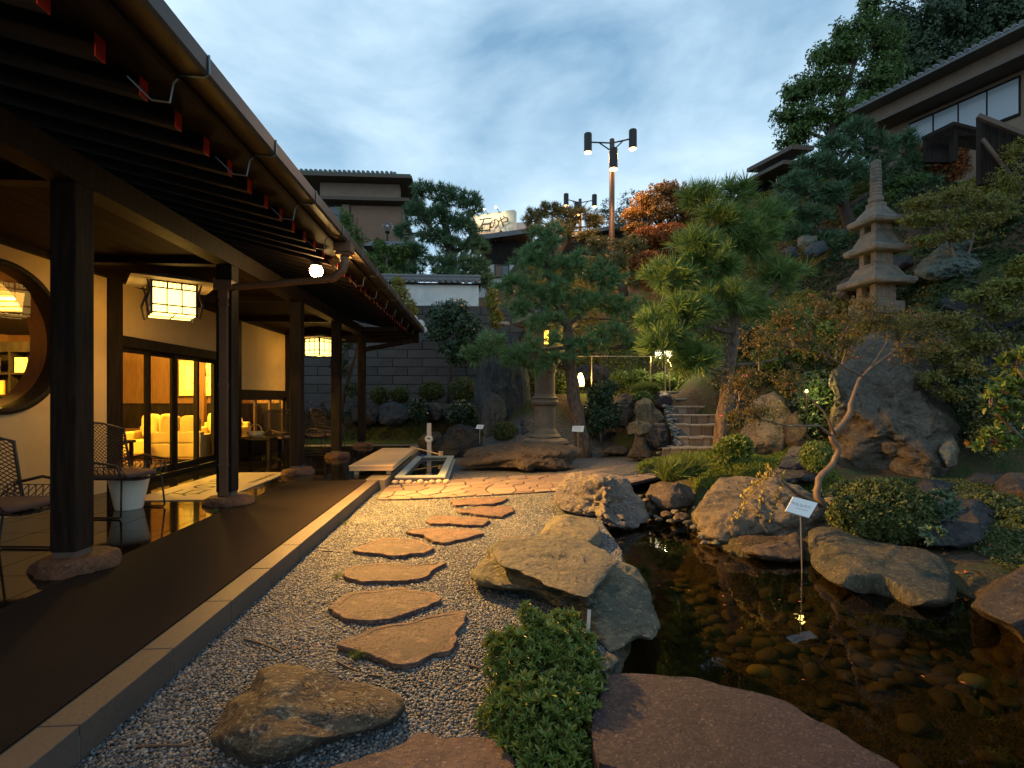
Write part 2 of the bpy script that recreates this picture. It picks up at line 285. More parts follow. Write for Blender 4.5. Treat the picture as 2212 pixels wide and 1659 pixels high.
    pink=M('pink_blossom', (0.60, 0.10, 0.22), 0.7),
    grass=leafmat('grass_blade', (0.07, 0.12, 0.02), (0.14, 0.17, 0.035), 0.5, 0.3),
    moss=leafmat('moss_sprig', (0.07, 0.13, 0.018), (0.16, 0.20, 0.03), 0.7, 0.3),
    litter=leafmat('fallen_leaf', (0.20, 0.10, 0.04), (0.30, 0.09, 0.03), 0.8, 0.1),
    twig=M('fallen_twig', (0.07, 0.045, 0.03), 0.8),
    stucco=M('brown_stucco', (0.20, 0.14, 0.10), 0.9, noise=(3, (0.16, 0.115, 0.08), 0.4, 0.7), bump=(40, 0.3, 0.01)),
    brick=M('fine_brown_brick', (0.22, 0.13, 0.085), 0.9, noise=(3, (0.17, 0.10, 0.07), 0.4, 0.7, (1, 1, 14)), bump=(3, 0.9, 0.03, (0.6, 0.6, 22))),
    eave=M('pale_brown_eave', (0.09, 0.065, 0.05), 0.8),
    darkglass=M('dark_window_glass', (0.02, 0.03, 0.04), 0.06, spec=0.8),
    blind=M('window_blind', (0.26, 0.31, 0.36), 0.6, spec=0.6, coat=0.6),
    signface=M('cream_sign_face', (0.80, 0.70, 0.52), 0.7),
    pinkpaint=M('pale_roof_soffit', (0.5, 0.33, 0.24), 0.8),
    rope=M('straw', (0.5, 0.36, 0.18), 0.9),
    bluecloth=M('blue_cloth', (0.03, 0.06, 0.22), 0.8),
    book_r=M('red_cover', (0.5, 0.06, 0.03), 0.6), book_w=M('cream_cover', (0.75, 0.62, 0.42), 0.6), book_o=M('ochre_cover', (0.6, 0.35, 0.1), 0.6),
)
MT['water'] = glassmat('pond_water', (0.36, 0.32, 0.19), 0.03, 0.02, 6.0)
MT['bathwater'] = glassmat('bath_water', (0.30, 0.33, 0.30), 0.03, 0.01, 5.0)
# ------------------------------------------------------------------ object helpers
COL = S.collection
SH = [0.0]
ORG = {}
def link_obj(name, data, parent=None, loc=None):
    o = bpy.data.objects.new(name, data); COL.objects.link(o)
    if parent is not None: o.parent = parent
    if loc is not None: o.location = loc
    return o
def tag(o, label=None, cat=None, group=None, kind=None):
    if label: o['label'] = label
    if cat: o['category'] = cat
    if group: o['group'] = group
    if kind: o['kind'] = kind
    return o
def thing(name, label, cat, loc=(0, 0, 0), group=None):
    loc = Vector(loc) + Vector((0, SH[0], 0)); o = link_obj(name, None, None, loc); ORG[o.name] = Vector(loc); o.empty_display_size = 0.1
    return tag(o, label, cat, group)
def org(o): return ORG.get(o.name, Vector((0, 0, 0))) if o is not None else Vector((0, 0, 0))
def mesh_from(name, V, Fc, mats, smooth=False, mi=None):
    me = bpy.data.meshes.new(name)
    V = np.asarray(V, dtype=np.float64)
    if isinstance(Fc, np.ndarray):
        k = Fc.shape[1]; nf = len(Fc)
        me.vertices.add(len(V)); me.vertices.foreach_set('co', V.astype(np.float32).ravel())
        me.loops.add(nf * k); me.loops.foreach_set('vertex_index', Fc.astype(np.int32).ravel())
        me.polygons.add(nf); me.polygons.foreach_set('loop_start', np.arange(0, nf * k, k, dtype=np.int32))
        me.polygons.foreach_set('loop_total', np.full(nf, k, dtype=np.int32)); me.update(calc_edges=True)
    else:
        me.from_pydata([tuple(v) for v in V], [], Fc); me.update()
    for m in (mats if isinstance(mats, (list, tuple)) else [mats]): me.materials.append(MT[m] if isinstance(m, str) else m)
    if smooth: me.polygons.foreach_set('use_smooth', [True] * len(me.polygons))
    if mi is not None: me.polygons.foreach_set('material_index', np.asarray(mi, dtype=np.int32))
    return me
def put(name, V, Fc, mats, parent=None, smooth=False, mi=None, origin=None):
    """mesh object from world coordinates; its origin at its base, or at its parent's frame"""
    V = np.asarray(V, dtype=np.float64) + np.array([0, SH[0], 0])
    if parent is not None: o0 = np.array(org(parent))
    elif origin is not None: o0 = np.array(origin)
    else:
        a, b = V.min(0), V.max(0); o0 = np.array([(a[0] + b[0]) / 2, (a[1] + b[1]) / 2, a[2]])
    if parent is not None and parent.type == 'MESH':
        me = mesh_from(name, V - o0, Fc, mats, smooth, mi); return link_obj(name, me, parent)
    me = mesh_from(name, V - o0, Fc, mats, smooth, mi)
    o = link_obj(name, me, parent, None if parent is not None else Vector(o0))
    if parent is None: ORG[o.name] = Vector(o0)
    else: ORG[o.name] = org(parent)
    return o
def bevel(o, w=0.005, seg=2):
    m = o.modifiers.new('bevel', 'BEVEL'); m.width = w; m.segments = seg; m.limit_method = 'ANGLE'; m.angle_limit = R(40)
    return o
class MB:
    def __init__(s): s.v = []; s.f = []; s.m = []; s.cur = 0
    def add(s, V, Fc):
        n = len(s.v); s.v += [tuple(x) for x in V]; s.f += [tuple(i + n for i in f) for f in Fc]; s.m += [s.cur] * len(Fc); return s
    def box(s, x0, x1, y0, y1, z0, z1, mat=None):
        V = [Vector((x, y, z)) for x in (x0, x1) for y in (y0, y1) for z in (z0, z1)]
        if mat is not None: V = [mat @ v for v in V]
        return s.add(V, [(0, 1, 3, 2), (4, 6, 7, 5), (0, 4, 5, 1), (2, 3, 7, 6), (0, 2, 6, 4), (1, 5, 7, 3)])
    def bar(s, a, b, w, h=None, up=(0, 0, 1)):
        a, b = Vector(a), Vector(b); h = h or w; d = (b - a).normalized(); sd = d.cross(Vector(up))
        if sd.length < 1e-4: sd = d.cross(Vector((0, 1, 0)))
        sd.normalize(); u = sd.cross(d)
        V = [p + sd * (i * w / 2) + u * (j * h / 2) for p in (a, b) for i, j in ((-1, -1), (1, -1), (1, 1), (-1, 1))]
        return s.add(V, [(3, 2, 1, 0), (4, 5, 6, 7), (0, 1, 5, 4), (1, 2, 6, 5), (2, 3, 7, 6), (3, 0, 4, 7)])
    def tube(s, pts, rad, seg=8, cap=True):
        pts = [Vector(p) for p in pts]; n = len(pts); rad = rad if isinstance(rad, (list, tuple, np.ndarray)) else [rad] * n
        V = []; prev = None
        for i, p in enumerate(pts):
            t = (pts[min(i + 1, n - 1)] - pts[max(i - 1, 0)]).normalized()
            if prev is None:
                a = t.cross(Vector((0, 0, 1)))
                if a.length < 1e-3: a = t.cross(Vector((1, 0, 0)))
            else: a = prev - t * prev.dot(t)
            a.normalize(); prev = a; b = t.cross(a)
            for k in range(seg):
                th = 2 * math.pi * k / seg; V.append(p + (a * math.cos(th) + b * math.sin(th)) * rad[i])
        Fc = [(i * seg + k, i * seg + (k + 1) % seg, (i + 1) * seg + (k + 1) % seg, (i + 1) * seg + k) for i in range(n - 1) for k in range(seg)]
        if cap: Fc += [tuple(range(seg - 1, -1, -1)), tuple((n - 1) * seg + k for k in range(seg))]
        return s.add(V, Fc)
    def lathe(s, prof, c=(0, 0, 0), seg=24, wob=None, mat=None):
        c = Vector(c); V = []
        for r, z in prof:
            for k in range(seg):
                th = 2 * math.pi * k / seg; rr = r * (wob(th, z) if wob else 1)
                q = Vector((rr * math.cos(th), rr * math.sin(th), z))
                V.append(c + (mat @ q if mat is not None else q))
        n = len(prof)
        Fc = [(i * seg + k, i * seg + (k + 1) % seg, (i + 1) * seg + (k + 1) % seg, (i + 1) * seg + k) for i in range(n - 1) for k in range(seg)]
        Fc += [tuple(range(seg - 1, -1, -1)), tuple((n - 1) * seg + k for k in range(seg))]
        return s.add(V, Fc)
    def prism(s, poly, z0, z1, mat=None):
        n = len(poly); V = [Vector((p[0], p[1], z0)) for p in poly] + [Vector((p[0], p[1], z1)) for p in poly]
        if mat is not None: V = [mat @ v for v in V]
        return s.add(V, [tuple(range(n - 1, -1, -1)), tuple(range(n, 2 * n))] + [(i, (i + 1) % n, n + (i + 1) % n, n + i) for i in range(n)])
    def build(s, name, mats, parent=None, smooth=False, bev=0, origin=None):
        o = put(name, s.v, s.f, mats, parent, smooth, s.m if isinstance(mats, (list, tuple)) else None, origin)
        if bev: bevel(o, bev)
        return o
def box(name, mat, b, parent=None, bev=0): return MB().box(*b).build(name, mat, parent, bev=bev)
def copy_tree(root, loc, rz=0, label=None):
    r = root.copy(); COL.objects.link(r); r.location = loc; r.rotation_euler = (0, 0, rz)
    if label: r['label'] = label
    def rec(src, dst):
        for ch in list(src.children):
            c = ch.copy(); COL.objects.link(c); c.parent = dst; rec(ch, c)
    rec(root, r); return r
def lamp(name, kind, loc, energy, color, parent=None, aim=None, size=0.05, angle=None, blend=0.5):
    l = bpy.data.lights.new(name, kind); l.energy = energy; l.color = color
    if kind == 'AREA': l.size = size
    else: l.shadow_soft_size = size
    if kind == 'SPOT': l.spot_size = R(angle or 90); l.spot_blend = blend
    o = bpy.data.objects.new(name, l); COL.objects.link(o); loc = Vector(loc) + Vector((0, SH[0], 0)); aim = None if aim is None else Vector(aim) + Vector((0, SH[0], 0))
    o.location = Vector(loc) - (org(parent) if parent is not None else Vector((0, 0, 0)))
    if parent is not None: o.parent = parent
    if aim is not None: o.rotation_euler = (Vector(aim) - Vector(loc)).to_track_quat('-Z', 'Y').to_euler()
    return o
def text_mesh(name, s, size, mat, parent, frame, ext=0.002, ax='CENTER'):
    """flat lettering, frame = world matrix with the text in its xy plane"""
    c = bpy.data.curves.new(name, 'FONT'); c.body = s; c.size = size; c.align_x = ax; c.align_y = 'CENTER'; c.extrude = ext
    t = bpy.data.objects.new(name + '_tmp', c); COL.objects.link(t)
    dg = bpy.context.evaluated_depsgraph_get(); me = bpy.data.meshes.new_from_object(t.evaluated_get(dg))
    bpy.data.objects.remove(t); me.materials.clear(); me.materials.append(MT[mat])
    me.transform(Matrix.Translation(Vector((0, SH[0], 0)) - org(parent)) @ frame)
    o = link_obj(name, me, parent); return o

# ------------------------------------------------------------------ rocks
_ico = {}
def ico(s):
    if s not in _ico:
        bm = bmesh.new(); bmesh.ops.create_icosphere(bm, subdivisions=s, radius=1)
        _ico[s] = (np.array([v.co[:] for v in bm.verts]), np.array([[v.index for v in f.verts] for f in bm.faces])); bm.free()
    return _ico[s]
def radial(poly, th):
    """distance from the polygon's centroid to its outline for each angle"""
    p = np.array(poly, float); q = np.roll(p, -1, 0)
    cr = p[:, 0] * q[:, 1] - q[:, 0] * p[:, 1]; A = cr.sum() / 2
    c = ((p + q) * cr[:, None]).sum(0) / (6 * A)
    d = np.stack([np.cos(th), np.sin(th)], 1); r = np.zeros(len(th)) + 1e-3
    for a, b in zip(p - c, q - c):
        e = b - a; den = d[:, 0] * e[1] - d[:, 1] * e[0]; den = np.where(abs(den) < 1e-9, 1e-9, den)
        t = (a[0] * e[1] - a[1] * e[0]) / den; s = (a[0] * d[:, 1] - a[1] * d[:, 0]) / den
        ok = (t > 0) & (s >= -1e-6) & (s <= 1 + 1e-6); r = np.where(ok, np.maximum(r, t), r)
    return c, r
rock_n = [0]
def rock(label, poly, dn, df, th, mat='dark', sub=4, amp=0.05, fr=1.6, parent=None, name='rock', group=None, strata=0, blocky=0.8, sq=0.9, cat='rock', facet=1.0, nplane=16):
    """boulder whose outline fills poly seen from the photograph's place: dn/df depth of its foot/top, th = half thickness in metres"""
    rock_n[0] += 1; sd = rock_n[0] * 13
    s, Fc = ico(sub); s = s.copy(); s0 = s.copy()
    gp = np.random.default_rng(sd)
    for _ in range(int(nplane)):
        n_ = gp.normal(size=3) * (1, 1.3, 1); n_ /= np.linalg.norm(n_); o_ = gp.uniform(.62, .9) if abs(n_[1]) > .45 else gp.uniform(.82, .97)
        t_ = s @ n_; s = s - np.where(t_ > o_, t_ - o_, 0)[:, None] * n_
    ang = np.arctan2(-s[:, 2], s[:, 0]); rho = np.sqrt(s[:, 0] ** 2 + s[:, 2] ** 2)
    tab = np.linspace(-math.pi, math.pi, 361); c, rr = radial(poly, tab)
    k = np.array([1, 2, 3, 2, 1]) / 9; rr = np.convolve(np.concatenate([rr[-3:-1], rr, rr[1:3]]), k, 'valid')
    r = np.interp(ang, tab, rr)
    px = c[0] + r * rho ** sq * np.cos(ang); py = c[1] + r * rho ** sq * np.sin(ang)
    y0, y1 = min(p[1] for p in poly), max(p[1] for p in poly)
    dep = dn + (df - dn) * np.clip((y1 - py) / (y1 - y0), 0, 1) + np.sign(s[:, 1]) * np.abs(s[:, 1]) ** blocky * th
    V = Pn(px, py, dep)
    cen = V.mean(0); nrm = V - cen; nrm /= np.linalg.norm(nrm, axis=1)[:, None] + 1e-9
    q = V * fr + sd * 1.37
    f1, f2 = worley(q * 1.3, sd)
    dsp = amp * (0.7 * fbm(q, 5, sd) + facet * 0.9 * (f1 - 0.5) + 0.35 * (1 - np.abs(fbm(q * 2.7, 3, sd + 5))) - 0.25)
    if strata:
        t = V[:, 2] * strata + 0.35 * fbm(q * 0.7, 2, sd) ; w = t - np.floor(t); dsp += (amp * 0.5 if strata < 4 else amp * 1.0) * (np.minimum(w * 5, 1) - 0.35 * w - 0.5)
    fine = fbm(q * 5.5, 4, sd + 9, .6); dsp += amp * 0.32 * fine - amp * .35 * np.clip(.10 - np.abs(fbm(q * 1.9, 3, sd + 21)), 0, 1) * 6
    ed = 0.45 + 0.55 * np.abs(s0[:, 1])
    V = V + nrm * (dsp * ed)[:, None]
    o = put(name, V, Fc, mat, parent, smooth=True)
    if parent is None: tag(o, label, cat, group)
    return o

def inside(poly, x, y):
    x = np.asarray(x); y = np.asarray(y); r = np.zeros(x.shape, bool); n = len(poly)
    for i in range(n):
        (x0, y0), (x1, y1) = poly[i][:2], poly[(i + 1) % n][:2]
        c = ((y0 > y) != (y1 > y)) & (x < (x1 - x0) * (y - y0) / ((y1 - y0) or 1e-9) + x0); r ^= c
    return r
def dist_poly(poly, x, y):
    d = np.full(np.shape(x), 1e9); n = len(poly)
    for i in range(n):
        ax, ay = poly[i][:2]; bx, by = poly[(i + 1) % n][:2]
        ex, ey = bx - ax, by - ay; t = np.clip(((x - ax) * ex + (y - ay) * ey) / (ex * ex + ey * ey + 1e-9), 0, 1)
        d = np.minimum(d, np.hypot(x - ax - t * ex, y - ay - t * ey))
    return d
def resample(poly, n, jit=0.0, seed=0, z=None):
    p = np.array([q[:2] for q in poly], float); q = np.roll(p, -1, 0); L = np.linalg.norm(q - p, axis=1); cum = np.concatenate([[0], np.cumsum(L)])
    t = np.linspace(0, cum[-1], n, endpoint=False); i = np.searchsorted(cum, t, side='right') - 1; u = (t - cum[i]) / L[i]
    r = p[i] * (1 - u)[:, None] + q[i] * u[:, None]
    r = 0.5 * r + 0.25 * np.roll(r, 1, 0) + 0.25 * np.roll(r, -1, 0)
    if jit:
        c = r.mean(0); w = fbm(np.c_[r * 9, np.full(n, seed * 3.3)], 3, seed) * jit; r = r + (r - c) / np.linalg.norm(r - c, axis=1)[:, None] * w[:, None]
    return r
def slab(name, label, poly, z0, z1, mats, inset=0.0, jit=0.012, n=72, seed=1, parent=None, cat='stepping stone', group=None, under=0.06, dome=0.006):
    """flat stone: rough edge, chamfered rim, and an inner tooled field when inset > 0; poly in world xy"""
    r = resample(poly, n, jit, seed); c = r.mean(0); rings = []
    zn = fbm(np.c_[r * 5, np.zeros(n)], 3, seed) * 0.006
    nz2 = 1 + 0.02 * fbm(np.c_[r * 25, np.ones(n)], 2, seed + 3)
    rings.append((c + (r - c) * (1 - under), np.full(n, z0)))
    rings.append((c + (r - c) * nz2[:, None], np.full(n, z0 * 0.4 + z1 * 0.6)))
    rings.append((c + (r - c) * 0.992, z1 - 0.004 + zn))
    rings.append((c + (r - c) * 0.980, z1 + zn * 0.6))
    if inset:
        rr = resample(r, n, 0); rings.append((c + (rr - c) * (1 - inset), z1 + zn * 0.3)); rings.append((c + (rr - c) * (1 - inset - 0.015), z1 - 0.003 + zn * 0.2))
        rings += [(c + (rr - c) * k, z1 - 0.003 + zn * 0.2) for k in (0.55, 0.25)]
    else: rings += [(c + (r - c) * k, z1 + dome * (1 - k) + zn * 0.6) for k in (0.8, 0.55, 0.28)]
    V = [np.c_[a, b] for a, b in rings] + [np.array([[c[0], c[1], rings[-1][1].mean()]])]; V = np.concatenate(V)
    Fc, mi = [], []
    for i in range(len(rings) - 1):
        for k in range(n):
            Fc.append((i * n + k, i * n + (k + 1) % n, (i + 1) * n + (k + 1) % n, (i + 1) * n + k)); mi.append(1 if inset and i >= 4 else 0)
    b = (len(rings) - 1) * n
    for k in range(n): Fc.append((b + k, b + (k + 1) % n, len(V) - 1)); mi.append(1 if inset else 0)
    area = np.sum(r[:, 0] * np.roll(r[:, 1], -1) - np.roll(r[:, 0], -1) * r[:, 1])
    if area < 0: Fc = [tuple(reversed(f)) for f in Fc]
    o = put(name, V, Fc, mats, parent, smooth=False, mi=mi)
    
    if parent is None: tag(o, label, cat, group)
    return o

# ------------------------------------------------------------------ leaves
def tmpl_needles(n=60, L=0.2, w=0.005, spread=1.25, seed=0):
    g = np.random.default_rng(seed); V, Fc = [], []
    for i in range(n):
        th = g.uniform(0, 2 * math.pi); ph = spread * g.uniform(0.1, 1) ** 0.7; l = L * g.uniform(0.75, 1.05)
        d = np.array([math.sin(ph) * math.cos(th), math.sin(ph) * math.sin(th), math.cos(ph)])
        sd = np.cross(d, g.normal(size=3)); sd /= np.linalg.norm(sd); o = np.array([0, 0, g.uniform(-0.3, 0.15) * L])
        b = o + d * 0.01; drop = np.array([0, 0, -0.0]); m = b + d * l * 0.55; k = len(V)
        V += [b - sd * w * 0.5, b + sd * w * 0.5, m + sd * w * 0.5, m - sd * w * 0.5, b + d * l + drop]
        Fc += [(k, k + 1, k + 2), (k, k + 2, k + 3), (k + 3, k + 2, k + 4)]
    return np.array(V), np.array(Fc)
def tmpl_leaf(L=0.05, w=0.022):
    V = np.array([(0, 0, 0), (w * .5, L * .35, .12 * L), (w * .42, L * .7, .1 * L), (0, L, -.05 * L), (-w * .42, L * .7, .1 * L), (-w * .5, L * .35, .12 * L), (0, L * .5, 0.0)])
    return V, np.array([(0, 1, 6), (1, 2, 6), (2, 3, 6), (3, 4, 6), (4, 5, 6), (5, 0, 6)])
def tmpl_quadleaf(L=0.1, w=0.05):
    V = np.array([(0, 0, 0), (w * .5, L * .45, .1 * L), (0, L, 0), (-w * .5, L * .45, .1 * L)])
    return V, np.array([(0, 1, 2), (0, 2, 3)])
def tmpl_multi(base, n, rad, tilt, seed, up=0.0, rise=0.0):
    """whorl or clump of n leaves"""
    g = np.random.default_rng(seed); bv, bf = base; V, Fc = [], []
    for i in range(n):
        a = 2 * math.pi * i / n * 1.0 + g.uniform(-.3, .3) + (i // 6) * 0.5; t = tilt + g.uniform(-.3, .3)
        Mx = Matrix.Rotation(a, 3, 'Z') @ Matrix.Rotation(t, 3, 'X') @ Matrix.Rotation(g.uniform(-.5, .5), 3, 'Y')
        v = bv * g.uniform(.75, 1.15) @ np.array(Mx).T + np.array([g.uniform(-rad, rad), g.uniform(-rad, rad), up * g.uniform(-1, 1) + rise * i / n])
        Fc.append(bf + len(V) * len(bv)); V.append(v)
    return np.concatenate(V), np.concatenate(Fc)
def frames(dirs, g, tw=True):
    """rotation matrices whose z axis is dirs"""
    d = dirs / (np.linalg.norm(dirs, axis=1)[:, None] + 1e-9); a = g.normal(size=d.shape); a -= d * (a * d).sum(1)[:, None]; a /= np.linalg.norm(a, axis=1)[:, None]
    b = np.cross(d, a); return np.stack([a, b, d], 2)
def scatter(tm, pos, rot, scl):
    V, Fc = tm; W_ = np.einsum('nij,vj->nvi', rot, V) * np.asarray(scl)[:, None, None] + pos[:, None, :]
    n = len(pos); FF = Fc[None] + (np.arange(n) * len(V))[:, None, None]
    return W_.reshape(-1, 3), FF.reshape(-1, Fc.shape[1])
def scatter_multi(tms, pos, rot, scl):
    VV, FF, off = [], [], 0
    for k, tm in enumerate(tms):
        s = slice(k, None, len(tms))
        if len(pos[s]) == 0: continue
        v, f = scatter(tm, pos[s], rot[s], np.asarray(scl)[s]); VV.append(v); FF.append(f + off); off += len(v)
    return np.concatenate(VV), np.concatenate(FF)
TUFT = {k: [tmpl_needles(n, L, w, sp, s) for s in range(4)] for k, (n, L, w, sp) in dict(big=(60, 0.26, 0.010, 1.3), mid=(36, 0.23, 0.013, 1.3), far=(22, 0.26, 0.021, 1.3)).items()}
LEAFT = dict(
    rosette=[tmpl_multi(tmpl_leaf(0.050, 0.0125), 9, 0.002, 0.8, s, 0, 0.012) for s in range(4)],
    clump=[tmpl_multi(tmpl_quadleaf(0.07, 0.04), 6, 0.05, 0.5, s, 0.04) for s in range(4)],
    fine=[tmpl_multi(tmpl_quadleaf(0.04, 0.02), 7, 0.04, 0.7, s, 0.03) for s in range(4)],
    large=[tmpl_multi(tmpl_leaf(0.10, 0.04), 7, 0.01, 0.9, s, 0, 0.02) for s in range(4)],
    far=[tmpl_multi(tmpl_quadleaf(0.20, 0.12), 7, 0.2, 0.3, s, 0.12) for s in range(4)],
    single=[tmpl_quadleaf(0.05, 0.028)],
    grass=[tmpl_multi((np.array([(-.004, 0, 0), (.004, 0, 0), (.003, .02, .12), (-.003, .02, .12), (0, .09, .2)]), np.array([(0, 1, 2), (0, 2, 3), (3, 2, 4)])), 14, 0.03, 0.0, s) for s in range(3)],
)
def pad_points(pads, n, g, shell=0.6, depth_r=None):
    """points in ellipsoids given in picture units: (px, py, rx, ry, d[, rd metres])"""
    w = np.array([p[2] * p[3] * (p[4] ** 2) for p in pads], float); cnt = np.maximum(1, (w / w.sum() * n).astype(int))
    Pos, Dir, Id = [], [], []
    for k, (p, c) in enumerate(zip(pads, cnt)):
        v = g.normal(size=(c, 3)); v /= np.linalg.norm(v, axis=1)[:, None]
        r = g.uniform(shell, 1, c)[:, None] if shell < 1 else 1
        q = v * r; d = p[4]; rx, rz = p[2] * d / F, p[3] * d / F; ry = p[5] if len(p) > 5 else 0.5 * (rx + rz)
        base = np.array(P(p[0], p[1], d))
        Pos.append(base + q[:, :1] * rx * RTn + q[:, 1:2] * ry * FWn + q[:, 2:3] * rz * np.array([0, 0, 1.0]))
        Dir.append(v[:, :1] * RTn + v[:, 1:2] * FWn + v[:, 2:3] * np.array([0, 0, 1.0])); Id += [k] * c
    return np.concatenate(Pos), np.concatenate(Dir), np.array(Id)
def bez(a, b, sag, g, n=6):
    a, b = Vector(a), Vector(b); m = (a + b) / 2 + Vector((g.uniform(-1, 1), g.uniform(-1, 1), g.uniform(-.4, 1))) * sag * (b - a).length
    return [a * (1 - t) ** 2 + m * 2 * t * (1 - t) + b * t * t for t in np.linspace(0, 1, n)]
def plant(name, label, cat, trunk, pads, kind, mat, n, seed=1, bark='bark', scl=(0.8, 1.2), shell=0.55, upb=0.5, tuft=None, group=None, bsag=0.18, extra=None, twigs=1.0, loc=None, cut=None):
    """trunk: list of paths [(px,py,d,r)...], first is the main stem; pads: foliage ellipsoids"""
    g = np.random.default_rng(seed)
    base = P(*trunk[0][0][:3]) if trunk else Vector(pad_points(pads, 10, g)[0].mean(0))
    th = thing(name, label, cat, base, group)
    pos, dr, pid = pad_points(pads, n, g, shell)
    mb = MB(); nodes = []
    for path in trunk:
        pts = [P(*p[:3]) for p in path]; rd = [p[3] for p in path]
        # refine
        R_, Q = [], []
        for i in range(len(pts) - 1):
            for t in (0, .33, .67):
                wob = Vector((g.uniform(-1, 1), g.uniform(-1, 1), 0)) * rd[i] * 0.25 * (1 if 0 < t else 0)
                Q.append(pts[i].lerp(pts[i + 1], t) + wob); R_.append(rd[i] * (1 - t) + rd[i + 1] * t)
        Q.append(pts[-1]); R_.append(rd[-1]); mb.tube(Q, R_, 10); nodes += list(zip(Q, R_))
    if trunk:
        NP = np.array([tuple(q) for q, _ in nodes]); NR = np.array([r for _, r in nodes])
        for k in range(len(pads)):
            c = P(*pads[k][:2], pads[k][4]) - Vector((0, 0, pads[k][3] * pads[k][4] / F * 0.45))
            cost = np.linalg.norm(NP - np.array(c), axis=1) + np.maximum(0, NP[:, 2] - c.z) * 1.2
            j = int(cost.argmin()); r0 = max(min(NR[j] * 0.5, 0.05), 0.012)
            pts = bez(NP[j], c, bsag, g); mb.tube(pts, np.linspace(r0, r0 * 0.45, len(pts)), 6, False)
            sel = np.where(pid == k)[0]; m = int(min(len(sel), max(3, 9 * twigs)))
            if twigs <= 0: continue
            for i in g.choice(sel, m, replace=False):
                st = pts[int(g.integers(2, len(pts)))]; q = bez(st, pos[i], 0.15, g, 4); mb.tube(q, np.linspace(r0 * 0.42, 0.004, 4), 4, False)
    if mb.v: mb.build('trunk', bark, th, smooth=True)
    up = np.zeros_like(dr); up[:, 2] = upb
    rot = frames(dr * (1 - upb * 0.5) + up + g.normal(size=dr.shape) * 0.25, g)
    s = g.uniform(scl[0], scl[1], len(pos))
    if cut is not None:
        keep = cut(pos); pos, rot, s = pos[keep], rot[keep], s[keep]
    tm = TUFT[tuft] if tuft else LEAFT[kind]
    V, Fc = scatter_multi(tm, pos, rot, s)
    put('foliage', V, Fc, mat, th)
    if extra:                                     # second sort of leaf or flowers
        k2, m2, n2, s2, nm = extra
        p2, d2, _ = pad_points(pads, n2, g, 0.85); V, Fc = scatter_multi(LEAFT[k2], p2, frames(d2 + (0, 0, .3), g), g.uniform(.8, 1.2, len(p2)) * s2)
        put(nm, V, Fc, m2, th)
    return th
# ================================================================== ground, pond, gravel
def sm(a, b, x):
    t = np.clip((x - a) / (b - a), 0, 1); return t * t * (3 - 2 * t)
def gpoly(pts, z=0.0):                                  # picture outline laid on level z -> camera-aligned (X, D)
    r = []
    for px, py in pts:
        d = (EYE - z) * F / (py - HY); r.append(((px - CX) / F * d, d))
    return r
def wpoly(pts, z=0.0): return [tuple(G(px, py, z))[:2] for px, py in pts]
WATER = -0.10
POND = gpoly([(1300, 1490), (1345, 1400), (1365, 1310), (1340, 1210), (1300, 1150), (1345, 1105), (1372, 1078), (1352, 1046), (1440, 1030), (1500, 1062), (1490, 1110), (1530, 1165), (1600, 1200), (1740, 1205), (1800, 1232), (1900, 1258), (2070, 1270), (2140, 1305), (2350, 1440), (2900, 2000), (1900, 2300), (1330, 2300), (1290, 1700)], WATER)
GRAVEL = [(-3, -1.5), (0.8, -1.5), (0.95, 1.5), (0.75, 2.3), (0.60, 3.0), (0.9, 4.2), (1.2, 5.2), (1.0, 6.6), (1.6, 7.2), (2.6, 7.2), (3.1, 9.5), (3.4, 11.4), (3.1, 12.2), (1.0, 13.4), (-1.5, 13.6), (-3, 13.6)]
def height(X, D):
    X = np.asarray(X, float); D = np.asarray(D, float)
    rt = sm(-1.6, 0.9, X)
    h = sm(12.2, 14.0, D) * 1.5 * rt
    h = h + np.maximum(0, D - 15) * 0.66 * rt * (1 - 0.6 * sm(24, 40, D)) * sm(15, 17, D)
    h = h + np.clip(X - 4.7, 0, 6.5) * 0.86 * sm(7.8, 10.4, D)
    h = h + 0.9 * sm(15.2, 16.1, D) * (1 - rt) + 4.0 * sm(19.6, 20.4, D) * (1 - rt) + np.maximum(0, D - 20) * 0.25 * (1 - rt) * (1 - 0.7 * sm(28, 45, D))
    h = h + 0.40 * np.exp(-(((X - 3.75) / 1.35) ** 2 + ((D - 8.9) / 1.5) ** 2)) + 0.16 * sm(4.2, 5.6, X) * sm(3.5, 6, D)
    h = np.minimum(h, 9.5)
    dd = dist_poly(POND, X, D); ins = inside(POND, X, D)
    near = np.where(ins, -1, 1) * dd
    h = np.where(near < 0.10, h * sm(-0.05, 0.10, near), h)
    h = h - 0.44 * sm(0.02, -0.30, near) - 0.04 * sm(0.15, 0.0, near)
    return h
def sm2(a, b, x): return sm(a, b, x)
# a proper falling ramp for the pond edge
_sm = sm
def sm(a, b, x):
    if a > b: return 1 - _sm(b, a, x)
    return _sm(a, b, x)
gx = np.unique(np.concatenate([np.linspace(-400, -14, 14), np.arange(-14, -3, .45), np.arange(-3, 7.5, .1), np.arange(7.5, 26, .35), np.linspace(26, 400, 14)]))
gd = np.unique(np.concatenate([np.linspace(-60, -1, 8), np.arange(-1, 9.5, .1), np.arange(9.5, 30, .25), np.linspace(30, 600, 16)]))
XX, DD = np.meshgrid(gx, gd); X_, D_ = XX.ravel(), DD.ravel()
ZZ = height(X_, D_)
und = ~((X_ < 1.4) & (D_ < 13)) & ~inside(POND, X_, D_)
ZZ = ZZ + np.where(und, 0.035 * fbm(np.c_[X_ * 1.1, D_ * 1.1, X_ * 0], 3, 5), 0)
under_floor = ((X_ * RTn[0] + D_ * FWn[0]) < -1.55) & (D_ < 14.5)
ZZ = np.where(under_floor, -0.06, ZZ)
